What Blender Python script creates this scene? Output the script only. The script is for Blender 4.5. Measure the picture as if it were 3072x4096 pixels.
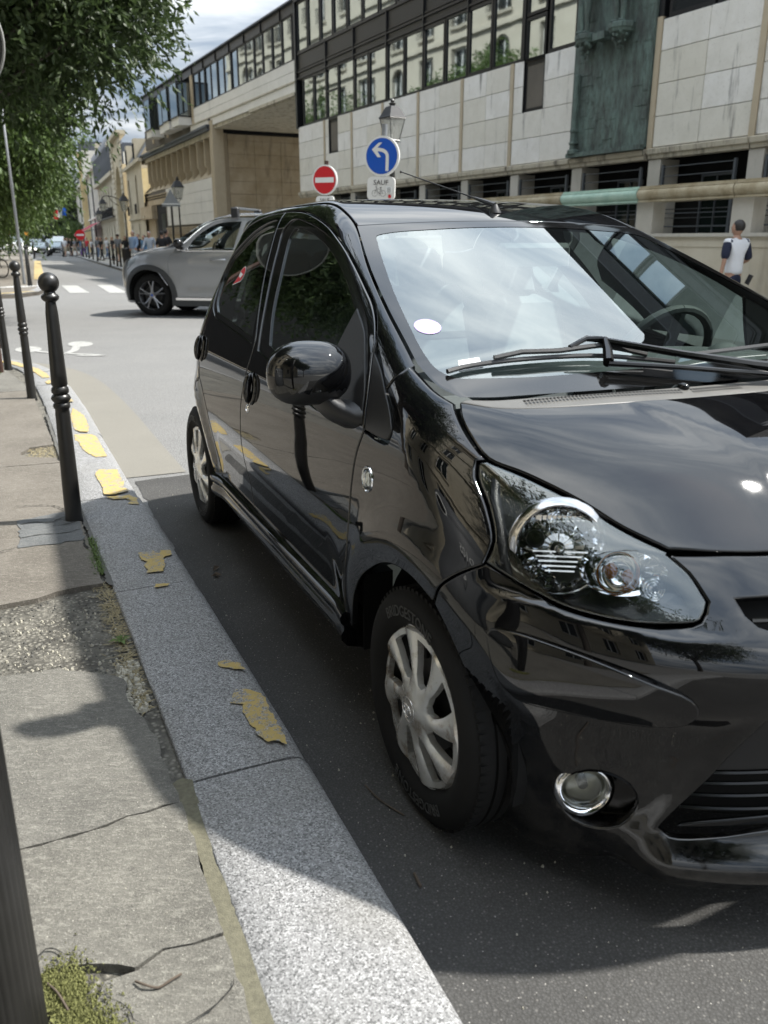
DEBUG_HIDE=False
import bpy, bmesh, math, random
import numpy as np
from mathutils import Vector, Matrix
from mathutils.geometry import delaunay_2d_cdt
R = math.radians
random.seed(7); rng = np.random.default_rng(7)
for o in list(bpy.data.objects): bpy.data.objects.remove(o)
scene = bpy.context.scene
COL = scene.collection

# ------------------------------------------------------------------ camera
PITCH = math.atan2(1089.0, 3333.0); CAMZ = 1.284
cam = bpy.data.cameras.new('camera'); cam_o = bpy.data.objects.new('camera', cam); COL.objects.link(cam_o)
cam.sensor_fit = 'VERTICAL'; cam.sensor_height = 36.0; cam.lens = 36.0*3333.0/4096.0
cam.clip_start = .03; cam.clip_end = 2000
cam_o.location = (0, 0, CAMZ); cam_o.rotation_euler = (math.pi/2-PITCH, 0, 0)
cam.dof.use_dof = True; cam.dof.focus_distance = 2.6; cam.dof.aperture_fstop = 5.0
scene.camera = cam_o
scene.render.resolution_x = 768; scene.render.resolution_y = 1024

# ------------------------------------------------------------------ sky and sun
SUN_EL = R(53); SUN_AZ = math.atan2(.976, .19)      # compass-style angle from +Y towards +X
w = bpy.data.worlds.new("World"); scene.world = w; w.use_nodes = True
nt = w.node_tree; N = nt.nodes; L = nt.links; N.clear()
out = N.new('ShaderNodeOutputWorld'); bg = N.new('ShaderNodeBackground'); bg.inputs['Strength'].default_value = .14
sky = N.new('ShaderNodeTexSky'); sky.sky_type = 'NISHITA'; sky.sun_disc = False
sky.sun_elevation = SUN_EL; sky.sun_rotation = SUN_AZ; sky.air_density = 1.0; sky.dust_density = 2.0
tc = N.new('ShaderNodeTexCoord'); sp = N.new('ShaderNodeSeparateXYZ'); L.new(tc.outputs['Generated'], sp.inputs[0])
def wm(op, a, b=None):
    n = N.new('ShaderNodeMath'); n.operation = op
    for i, v in enumerate((a, b)):
        if v is None: continue
        if isinstance(v, (int, float)): n.inputs[i].default_value = v
        else: L.new(v, n.inputs[i])
    return n.outputs[0]
zz = wm('ADD', wm('MAXIMUM', sp.outputs[2], 0.0), .16)
cb = N.new('ShaderNodeCombineXYZ'); L.new(wm('DIVIDE', sp.outputs[0], zz), cb.inputs[0]); L.new(wm('DIVIDE', sp.outputs[1], zz), cb.inputs[1])
mp = N.new('ShaderNodeMapping'); mp.inputs['Rotation'].default_value = (0, 0, .5); mp.inputs['Scale'].default_value = (.55, 1.5, 1); L.new(cb.outputs[0], mp.inputs[0])
n1 = N.new('ShaderNodeTexNoise'); n1.inputs['Scale'].default_value = 2.1; n1.inputs['Detail'].default_value = 9; n1.inputs['Roughness'].default_value = .55; n1.inputs['Distortion'].default_value = .5; L.new(mp.outputs[0], n1.inputs[0])
cr = N.new('ShaderNodeValToRGB'); L.new(n1.outputs[0], cr.inputs[0])
cr.color_ramp.elements[0].position = .34; cr.color_ramp.elements[0].color = (2.1, 2.7, 3.5, 1)
cr.color_ramp.elements[1].position = .66; cr.color_ramp.elements[1].color = (7.6, 7.9, 8.1, 1)
e = cr.color_ramp.elements.new(.5); e.color = (4.4, 4.9, 5.5, 1)
cov = N.new('ShaderNodeValToRGB'); L.new(n1.outputs[0], cov.inputs[0]); cov.color_ramp.elements[0].position = .25; cov.color_ramp.elements[0].color = (.72,)*3+(1,); cov.color_ramp.elements[1].position = .5; cov.color_ramp.elements[1].color = (1,)*4
mx = N.new('ShaderNodeMixRGB'); L.new(cov.outputs[0], mx.inputs[0]); L.new(sky.outputs[0], mx.inputs[1]); L.new(cr.outputs[0], mx.inputs[2])
ov = wm('ADD', wm('MULTIPLY', wm('MAXIMUM', sp.outputs[2], 0.0), 1.25), .29)
sc_ = N.new('ShaderNodeVectorMath'); sc_.operation = 'SCALE'; L.new(mx.outputs[0], sc_.inputs[0]); L.new(ov, sc_.inputs['Scale'])   # overcast skies brighten towards the zenith
L.new(sc_.outputs[0], bg.inputs[0]); L.new(bg.outputs[0], out.inputs[0])
sun = bpy.data.lights.new('sun', 'SUN'); sun.energy = 4.3; sun.angle = R(1.6); sun.color = (1, .965, .90)
sun_o = bpy.data.objects.new('sun', sun); COL.objects.link(sun_o)
sd = Vector((math.sin(SUN_AZ)*math.cos(SUN_EL), math.cos(SUN_AZ)*math.cos(SUN_EL), math.sin(SUN_EL)))
sun_o.rotation_euler = sd.to_track_quat('Z', 'Y').to_euler(); sun_o.location = (20, 5, 30)
vs = scene.view_settings; vs.view_transform = 'Standard'; vs.look = 'None'; vs.exposure = 1.1; vs.gamma = 1; vs.use_curve_mapping = False

# ------------------------------------------------------------------ materials
MATS = {}
class NT:
    def __init__(s, name):
        s.m = bpy.data.materials.new(name); s.m.use_nodes = True; s.n = s.m.node_tree.nodes; s.l = s.m.node_tree.links
        s.b = s.n['Principled BSDF']; s.out = s.n['Material Output']; s._c = None
    def N(s, t, **k):
        n = s.n.new(t)
        for a, v in k.items(): setattr(n, a, v)
        return n
    def co(s, obj=False):
        if s._c is None:
            t = s.N('ShaderNodeTexCoord') if obj else s.N('ShaderNodeNewGeometry')
            s._c = t.outputs['Object'] if obj else t.outputs['Position']
        return s._c
    def mapp(s, scale=(1, 1, 1), rot=(0, 0, 0), src=None):
        m = s.N('ShaderNodeMapping'); m.inputs['Scale'].default_value = scale; m.inputs['Rotation'].default_value = rot
        s.l.new(src or s.co(), m.inputs[0]); return m.outputs[0]
    def noise(s, scale, detail=4, rough=.55, src=None, dist=0):
        n = s.N('ShaderNodeTexNoise'); n.inputs['Scale'].default_value = scale; n.inputs['Detail'].default_value = detail
        n.inputs['Roughness'].default_value = rough; n.inputs['Distortion'].default_value = dist
        s.l.new(src or s.co(), n.inputs[0]); return n.outputs[0]
    def voro(s, scale, feat='F1', src=None, outp='Distance'):
        n = s.N('ShaderNodeTexVoronoi'); n.feature = feat; n.inputs['Scale'].default_value = scale
        s.l.new(src or s.co(), n.inputs[0]); return n.outputs[outp]
    def ramp(s, fac, stops):
        r = s.N('ShaderNodeValToRGB'); e = r.color_ramp.elements
        while len(e) < len(stops): e.new(.5)
        for i, (p, c) in enumerate(stops):
            e[i].position = p; e[i].color = (c, c, c, 1) if isinstance(c, (int, float)) else (*c[:3], 1)
        s.l.new(fac, r.inputs[0]); return r.outputs[0]
    def mix(s, fac, a, b, mode='MIX'):
        m = s.N('ShaderNodeMixRGB'); m.blend_type = mode
        for i, v in enumerate((fac, a, b)):
            if isinstance(v, (int, float)): m.inputs[i].default_value = v if i == 0 else (v, v, v, 1)
            elif isinstance(v, tuple): m.inputs[i].default_value = (*v[:3], 1)
            else: s.l.new(v, m.inputs[i])
        return m.outputs[0]
    def math(s, op, a, b=0.):
        m = s.N('ShaderNodeMath'); m.operation = op
        for i, v in enumerate((a, b)):
            if isinstance(v, (int, float)): m.inputs[i].default_value = v
            else: s.l.new(v, m.inputs[i])
        return m.outputs[0]
    def rand(s): return s.N('ShaderNodeObjectInfo').outputs['Random']
    def set(s, **k):
        for a, v in k.items():
            i = s.b.inputs[a.replace('_', ' ')]
            if isinstance(v, (int, float)): i.default_value = v
            elif isinstance(v, tuple): i.default_value = (*v[:3], 1)
            else: s.l.new(v, i)
        return s
    def bump(s, h, strength=.3, dist=.01):
        b = s.N('ShaderNodeBump'); b.inputs['Strength'].default_value = strength; b.inputs['Distance'].default_value = dist
        s.l.new(h, b.inputs['Height']); s.l.new(b.outputs[0], s.b.inputs['Normal']); return s
def simple(name, col, rough=.5, metal=0., var=.15, vscale=6., bump=0., bscale=60., coat=0., obj=False, spec=.5):
    t = NT(name); c = t.co(obj)
    if var:
        n = t.noise(vscale, 5, .6)
        base = t.mix(n, tuple(x*(1-var) for x in col), tuple(min(1, x*(1+var)) for x in col))
        t.set(Base_Color=base)
    else: t.set(Base_Color=tuple(col))
    t.set(Roughness=rough, Metallic=metal, Coat_Weight=coat, Specular_IOR_Level=spec)
    if bump: t.bump(t.noise(bscale, 4, .6), bump, .004)
    MATS[name] = t.m; return t.m

# car paint: black, dirty clearcoat
t = NT('black_car_paint')
d = t.noise(9, 6, .7); fine = t.noise(420, 2, .5)
gz = t.N('ShaderNodeSeparateXYZ'); t.l.new(t.co(), gz.inputs[0]); lowz = t.ramp(gz.outputs[2], [(.16, 1.), (.46, 0.)]); grime = t.math('MULTIPLY', lowz, t.ramp(t.noise(18, 6, .75), [(.42, 0.), (.72, 1.)]))
spk = t.ramp(t.noise(700, 2, .5), [(.66, 0.), (.74, .5)])
scr = t.ramp(t.noise(60, 3, .6, t.mapp((1, 1, .06), (.5, .3, .8)), 1.), [(.69, 0.), (.72, .25)])
t.set(Base_Color=t.mix(scr, t.mix(spk, t.mix(t.ramp(d, [(.45, 0.), (.8, .6)]), (.0022, .0023, .0028), (.006, .006, .006)), (.03, .03, .028)), (.05, .05, .05)))
t.set(Base_Color=t.mix(t.math('MULTIPLY', grime, .5), t.b.inputs['Base Color'].links[0].from_socket, (.07, .065, .058)))
t.set(Metallic=0., Roughness=t.math('ADD', t.ramp(d, [(.3, .012), (.75, .035)]), t.math('MULTIPLY', grime, .25)), IOR=1.70, Specular_IOR_Level=.5, Coat_Weight=0.)
MATS['paint'] = t.m
def glass(name, tint, f0=.06, rough=0., add=1.0):
    t = NT(name); t.n.remove(t.b); fr = t.N('ShaderNodeFresnel'); fr.inputs['IOR'].default_value = 1.55
    g = t.N('ShaderNodeBsdfGlossy'); g.inputs['Roughness'].default_value = rough; g.inputs['Color'].default_value = (.95, 1, .99, 1)
    tr = t.N('ShaderNodeBsdfTransparent'); tr.inputs[0].default_value = (*tint, 1)
    m = t.N('ShaderNodeMixShader'); f = t.math('ADD', t.math('MULTIPLY', fr.outputs[0], add), f0)
    f = t.math('MINIMUM', f, 1.0)
    t.l.new(f, m.inputs[0]); t.l.new(tr.outputs[0], m.inputs[1]); t.l.new(g.outputs[0], m.inputs[2]); t.l.new(m.outputs[0], t.out.inputs[0])
    MATS[name] = t.m; return t.m
glass('windscreen_glass', (.72, .82, .78), .12, 0., 1.45)
glass('side_glass', (.36, .43, .40), .07, 0., 2.1)
glass('fog_cover', (.75, .75, .68), .10, .15, 1.2)
glass('lens_glass', (.93, .95, .95), .06, 0., 1.5)
simple('black_plastic', (.02, .02, .021), .42, var=.2, vscale=30, bump=.1, bscale=900)
simple('gloss_black_plastic', (.006, .006, .006), .12, var=0)
simple('rubber', (.018, .018, .018), .75, var=.3, vscale=14)
simple('dark_void', (.004, .004, .004), .9, var=0)
simple('interior_trim', (.11, .115, .12), .7, var=.2, vscale=20)
simple('seat_fabric', (.13, .14, .15), .9, var=.25, vscale=40)
simple('frit_black', (.004, .004, .004), .06, var=0, spec=.7)
simple('chrome', (.92, .92, .93), .06, 1., var=0)
simple('steel_dark', (.016, .016, .016), .5, .2, var=.3)
simple('lamp_chrome', (.50, .50, .50), .12, 1., var=0)
simple('amber', (.38, .09, .0), .2, var=0)
simple('lamp_housing', (.05, .05, .052), .25, var=0)
simple('white_paint', (.78, .78, .76), .45, var=.08)
simple('purple_sticker', (.42, .33, .6), .4, var=0)
simple('sticker_white', (.8, .82, .82), .5, var=0)
simple('sticker_red', (.6, .02, .03), .35, var=0)
t = NT('wheel_cover_silver'); sc = t.noise(30, 5, .7, t.mapp((1, 1, 1)), 2.); dirt = t.noise(14, 6, .75)
t.set(Base_Color=t.mix(t.ramp(dirt, [(.5, 0.), (.68, 1.)]), (.80, .80, .78), (.34, .26, .18)), Metallic=.65, Roughness=.27)
MATS['wheel_silver'] = t.m
t = NT('fog_lens'); t.set(Base_Color=(.45, .45, .38), Roughness=.25); t.bump(t.noise(40, 2), .1); MATS['fog_lens'] = t.m

# ------------------------------------------------------------------ mesh helpers
def link(o, parent=None):
    COL.objects.link(o)
    if parent is not None: o.parent = parent
    return o
def tag(o, label=None, cat=None, group=None, kind=None):
    for k, v in (('label', label), ('category', cat), ('group', group), ('kind', kind)):
        if v: o[k] = v
    return o
def empty(name, loc=(0, 0, 0), rz=0., label=None, cat=None, group=None):
    o = bpy.data.objects.new(name, None); COL.objects.link(o); o.location = loc; o.rotation_euler = (0, 0, rz); o.empty_display_size = .1
    return tag(o, label, cat, group)
def mesh(name, verts, faces, mat=None, parent=None, smooth=False, normals=None, sharp=None):
    me = bpy.data.meshes.new(name); me.from_pydata([tuple(v) for v in verts], [], faces)
    if mat is not None: me.materials.append(MATS[mat] if isinstance(mat, str) else mat)
    if smooth:
        me.shade_smooth()
        if sharp is not None: me.set_sharp_from_angle(angle=R(sharp))
    me.validate()
    if normals is not None and len(me.vertices) == len(normals): me.normals_split_custom_set_from_vertices([tuple(n) for n in normals])
    o = bpy.data.objects.new(name, me); return link(o, parent)
class MB:
    def __init__(s): s.v = []; s.f = []
    def add(s, v, f):
        k = len(s.v); s.v += [tuple(x) for x in v]; s.f += [tuple(i+k for i in q) for q in f]; return s
    def box(s, x0, x1, y0, y1, z0, z1, M=None):
        v = [(x0, y0, z0), (x1, y0, z0), (x1, y1, z0), (x0, y1, z0), (x0, y0, z1), (x1, y0, z1), (x1, y1, z1), (x0, y1, z1)]
        if M is not None: v = [tuple(M @ Vector(p)) for p in v]
        return s.add(v, [(0, 3, 2, 1), (4, 5, 6, 7), (0, 1, 5, 4), (1, 2, 6, 5), (2, 3, 7, 6), (3, 0, 4, 7)])
    def bbox(s, x0, x1, y0, y1, z0, z1, b=.01):   # box with chamfered top and vertical edges
        def ring(i, z): return [(x0+i, y0+b, z), (x0+b, y0+i, z), (x1-b, y0+i, z), (x1-i, y0+b, z), (x1-i, y1-b, z), (x1-b, y1-i, z), (x0+b, y1-i, z), (x0+i, y1-b, z)]
        v = ring(b*.0, z0)+ring(0, z1-b)+ring(b*.6, z1-b*.2)+ring(b, z1)
        f = [tuple(range(7, -1, -1)), tuple(range(24, 32))]
        for k in range(3):
            for i in range(8): j = (i+1) % 8; f.append((k*8+i, k*8+j, k*8+8+j, k*8+8+i))
        return s.add(v, f)
    def lathe(s, prof, n=24, c=(0, 0, 0), axis='z', a0=0., a1=2*math.pi, cap=False):
        v = []; full = abs(a1-a0-2*math.pi) < 1e-6; m = n if full else n+1
        for r, z in prof:
            for i in range(m):
                a = a0+(a1-a0)*i/n; x, y = r*math.cos(a), r*math.sin(a)
                p = {'z': (x, y, z), 'y': (x, z, y), 'x': (z, x, y)}[axis]; v.append((p[0]+c[0], p[1]+c[1], p[2]+c[2]))
        f = []
        for k in range(len(prof)-1):
            for i in range(n):
                j = (i+1) % m; f.append((k*m+i, k*m+j, (k+1)*m+j, (k+1)*m+i))
        if cap: f += [tuple(range(m-1, -1, -1)), tuple(range((len(prof)-1)*m, len(prof)*m))]
        return s.add(v, f)
    def tube(s, pts, r, n=8, cap=True):
        pts = [Vector(p) for p in pts]; rs = r if isinstance(r, (list, tuple)) else [r]*len(pts); v = []; up = Vector((0, 0, 1)); prev = None
        for i, p in enumerate(pts):
            d = (pts[min(i+1, len(pts)-1)]-pts[max(i-1, 0)]).normalized()
            if prev is None:
                a = d.cross(up); a = a.normalized() if a.length > 1e-3 else Vector((1, 0, 0))
            else: a = (prev-d*prev.dot(d)).normalized()
            prev = a; b = d.cross(a)
            for k in range(n): t_ = 2*math.pi*k/n; v.append(p+(a*math.cos(t_)+b*math.sin(t_))*rs[i])
        f = [(k*n+i, k*n+(i+1) % n, (k+1)*n+(i+1) % n, (k+1)*n+i) for k in range(len(pts)-1) for i in range(n)]
        if cap: f += [tuple(range(n-1, -1, -1)), tuple(range((len(pts)-1)*n, len(pts)*n))]
        return s.add(v, f)
    def prism(s, poly, h0, h1, plane='xy', M=None):
        n = len(poly); mk_ = {'xy': lambda a, b, h: (a, b, h), 'xz': lambda a, b, h: (a, h, b), 'yz': lambda a, b, h: (h, a, b)}[plane]
        v = [mk_(a, b, h0) for a, b in poly]+[mk_(a, b, h1) for a, b in poly]
        if M is not None: v = [tuple(M @ Vector(p)) for p in v]
        return s.add(v, [tuple(range(n-1, -1, -1)), tuple(range(n, 2*n))]+[(i, (i+1) % n, n+(i+1) % n, n+i) for i in range(n)])
    def ball(s, c, r, n=12, m=8, sc=(1, 1, 1)):
        v = []; f = []
        for j in range(m+1):
            ph = math.pi*j/m
            for i in range(n): a = 2*math.pi*i/n; v.append((c[0]+r*sc[0]*math.sin(ph)*math.cos(a), c[1]+r*sc[1]*math.sin(ph)*math.sin(a), c[2]+r*sc[2]*math.cos(ph)))
        f = [(j*n+i, (j+1)*n+i, (j+1)*n+(i+1) % n, j*n+(i+1) % n) for j in range(m) for i in range(n)]
        return s.add(v, f)
    def build(s, name, mat, parent=None, smooth=False, sharp=35, fix=True):
        o = mesh(name, s.v, s.f, mat, parent)
        me = o.data
        if fix:
            b = bmesh.new(); b.from_mesh(me); bmesh.ops.remove_doubles(b, verts=b.verts, dist=1e-5); bmesh.ops.recalc_face_normals(b, faces=b.faces); b.to_mesh(me); b.free()
        if smooth: me.shade_smooth(); me.set_sharp_from_angle(angle=R(sharp))
        return o
def cr_curve(pts, step=.02, closed=False):
    """Catmull-Rom through points of any dimension, resampled"""
    P = np.array(pts, float)
    if len(P) < 3 and not closed:
        n = max(2, int(np.linalg.norm(P[1]-P[0])/step)+1); return [P[0]+(P[1]-P[0])*t_ for t_ in np.linspace(0, 1, n)]
    out_ = []; m = len(P); rngi = range(m if closed else m-1)
    for i in rngi:
        if closed: p0, p1, p2, p3 = P[i-1], P[i], P[(i+1) % m], P[(i+2) % m]
        else:
            p1, p2 = P[i], P[i+1]; p0 = P[i-1] if i else 2*p1-p2; p3 = P[i+2] if i+2 < m else 2*p2-p1
        d0, d1, d2 = [max(1e-4, np.linalg.norm(b-a)**.5) for a, b in ((p0, p1), (p1, p2), (p2, p3))]
        n = max(1, int(round(np.linalg.norm(p2-p1)/step)))
        m1 = (p1-p0)/d0-(p2-p0)/(d0+d1)+(p2-p1)/d1; m2 = (p2-p1)/d1-(p3-p1)/(d1+d2)+(p3-p2)/d2; m1 = m1*d1; m2 = m2*d1
        for t_ in np.linspace(0, 1, n, endpoint=False):
            out_.append((2*t_**3-3*t_**2+1)*p1+(t_**3-2*t_**2+t_)*m1+(-2*t_**3+3*t_**2)*p2+(t_**3-t_**2)*m2)
    if not closed: out_.append(P[-1])
    return out_
def text_data(s, size, depth=.002, align='CENTER'):
    cu = bpy.data.curves.new('txt', 'FONT'); cu.body = s; cu.size = size; cu.extrude = depth; cu.align_x = align; cu.resolution_u = 3
    o = bpy.data.objects.new('txt', cu); COL.objects.link(o); dg = bpy.context.evaluated_depsgraph_get()
    me = bpy.data.meshes.new_from_object(o.evaluated_get(dg)); v = [tuple(x.co) for x in me.vertices]; f = [tuple(p.vertices) for p in me.polygons]
    bpy.data.objects.remove(o); bpy.data.meshes.remove(me); bpy.data.curves.remove(cu); return v, f
def copy_tree(o, parent=None):
    c = o.copy(); COL.objects.link(c)
    if parent is not None: c.parent = parent
    for ch in list(o.children): copy_tree(ch, c)
    return c

def pchip(xs,ys):
    xs=np.array(xs,float);ys=np.array(ys,float);h=np.diff(xs);d=np.diff(ys)/h
    m=np.zeros(len(xs));m[0]=d[0];m[-1]=d[-1]
    for i in range(1,len(xs)-1):
        if d[i-1]*d[i]>0:
            w1=2*h[i]+h[i-1];w2=h[i]+2*h[i-1];m[i]=(w1+w2)/(w1/d[i-1]+w2/d[i])
    def f(x):
        x=np.clip(x,xs[0],xs[-1]);i=np.clip(np.searchsorted(xs,x)-1,0,len(xs)-2)
        t=(x-xs[i])/h[i];t2=t*t;t3=t2*t
        return ys[i]*(2*t3-3*t2+1)+h[i]*m[i]*(t3-2*t2+t)+ys[i+1]*(3*t2-2*t3)+h[i]*m[i+1]*(t3-t2)
    return f
def smooth(f,a,b,s=.012,n=1200):
    X=np.linspace(a,b,n);Y=f(X);k=int(s/(b-a)*n*3)|1;g=np.exp(-.5*(np.linspace(-3,3,k))**2);g/=g.sum()
    P=np.concatenate([2*Y[0]-Y[k//2:0:-1],Y,2*Y[-1]-Y[-2:-k//2-1:-1]]);S=np.convolve(P,g,'valid')[:n]
    return lambda x:np.interp(x,X,S)
def smax(a,b,k):
    h=np.maximum(k-np.abs(a-b),0)/k
    return np.maximum(a,b)+h*h*k/4
def smin(a,b,k): return -smax(-a,-b,k)
def ss(a,b,x): t=np.clip((x-a)/(b-a),0,1); return t*t*(3-2*t)
_W=smooth(pchip([.10,.18,.25,.35,.5,.62,.75,.86,.93,.97,1.1,1.25,1.36,1.42,1.48],[.72,.74,.765,.785,.802,.808,.802,.789,.766,.75,.690,.612,.545,.48,.38]),.10,1.48,.02)
_N=smooth(pchip([.10,.13,.16,.20,.24,.30,.38,.45,.52,.57,.61,.65,.70,.75,.80,.90,1.0,1.5],[.63,.65,.665,.67,.655,.645,.648,.665,.685,.682,.665,.635,.59,.54,.48,.38,.30,.2]),.1,1.5,.012)
_R=smooth(pchip([.1,.2,.35,.5,.8,.95,1.1,1.3,1.4,1.5],[-2.66,-2.70,-2.74,-2.745,-2.72,-2.66,-2.58,-2.44,-2.36,-2.3]),.1,1.5,.02)
_H=smooth(pchip([-.3,-.05,.09,.2,.3,.4,.48,.55,.62,.72,.9],[1.01,.985,.962,.928,.890,.845,.80,.745,.68,.56,.3]),-.3,.9,.02)
def aygo(x,y,z):
    y=np.abs(y)
    W=_W(z)
    # wheel arch flares
    for cx,r0 in ((-.01,.385),(-2.35,.40)):
        d=np.hypot(x-cx,z-.28); W=W+.013*np.exp(-((d-r0)/.05)**2)*ss(.2,.32,z)
    W=W-.012*np.exp(-((z-.42)/.09)**2)*ss(-.42,-.55,x)*ss(-1.95,-1.8,x)
    x0=-.10; t=np.clip((x-x0)/(_N(z)-x0),0,None)
    x1=-2.05; u=np.clip((x1-x)/(x1-_R(z)),0,None)
    yy=y/W
    side=((t**2.8+u**2.5+yy**1.95)**(1/1.95)-1)*.75
    # blend so that mid body is exactly W
    q_=ss(-.05,.55,x);hood=_H(x)-(.06-.03*q_)*y*y-.64*q_*y**4
    ws=.972-.388*x-.10*y*y
    roof=1.422-np.where(x>-1.389,.4227,.05)*(x+1.389)**2-(.03+.07*ss(-1.5,-.95,x))*y*y
    g=np.where(x>-.93,ws,roof)
    hatch=1.33+1.25*(x+2.36)
    g=smin(g,hatch,.08)
    top=smax(hood,g,.05)
    tv=(z-top)*.93
    k=.05+.10*ss(-.25,.15,x)
    return smax(side,tv,k)
def march(o,d,f=aygo,t0=0.,t1=4.,n=160,bis=26):
    o=np.atleast_2d(o).astype(float);d=np.atleast_2d(d).astype(float)
    d=d/np.linalg.norm(d,axis=1)[:,None]
    o,d=np.broadcast_arrays(o,d);m=len(o);lo=np.full(m,t0);hi=np.full(m,np.nan);ts=np.linspace(t0,t1,n)
    done=np.zeros(m,bool)
    for i in range(1,n):
        p=o+d*ts[i];v=f(p[:,0],p[:,1],p[:,2])
        new=(v<0)&~done;hi[new]=ts[i];lo[new]=ts[i-1];done|=new
    for _ in range(bis):
        mid=(lo+hi)/2;p=o+d*np.nan_to_num(mid)[:,None];v=f(p[:,0],p[:,1],p[:,2])
        ins=v<0;hi=np.where(ins,mid,hi);lo=np.where(ins,lo,mid)
    return o+d*hi[:,None]
def grad(p,f=aygo,e=.004):
    g=np.stack([f(*(p+np.eye(3)[i]*e).T)-f(*(p-np.eye(3)[i]*e).T) for i in range(3)],1)
    return g/np.linalg.norm(g,axis=1)[:,None]
# ------------------------------------------------------------------ car panel machinery
def mapping(kind, ax=-.3):
    """returns (origin/dir from uv, uv from point)"""
    if kind == 'side': return (lambda u, v: (np.stack([u, u*0+1.6, v], 1), np.tile([0., -1, 0], (len(u), 1))), lambda p: (p[0], p[2]))
    if kind == 'top': return (lambda u, v: (np.stack([u, v, v*0+2.2], 1), np.tile([0., 0, -1.], (len(u), 1))), lambda p: (p[0], p[1]))
    if kind == 'rail': return (lambda u, v: (np.stack([u, (-v+2.6)*.70711, (v+2.6)*.70711], 1), np.tile([0., -.70711, -.70711], (len(u), 1))), lambda p: (p[0], (p[2]-p[1])*.70711))
    if kind == 'front':
        return (lambda u, v: (np.stack([ax+2*np.cos(u/.8), 2*np.sin(u/.8), v], 1), np.stack([-np.cos(u/.8), -np.sin(u/.8), v*0], 1)), lambda p: (math.atan2(p[1], p[0]-ax)*.8, p[2]))
    if kind == 'back':
        return (lambda u, v: (np.stack([ax-2*np.cos(u/.75), 2*np.sin(u/.75), v], 1), np.stack([np.cos(u/.75), -np.sin(u/.75), v*0], 1)), lambda p: (math.atan2(p[1], -(p[0]-ax))*.75, p[2]))
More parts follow.
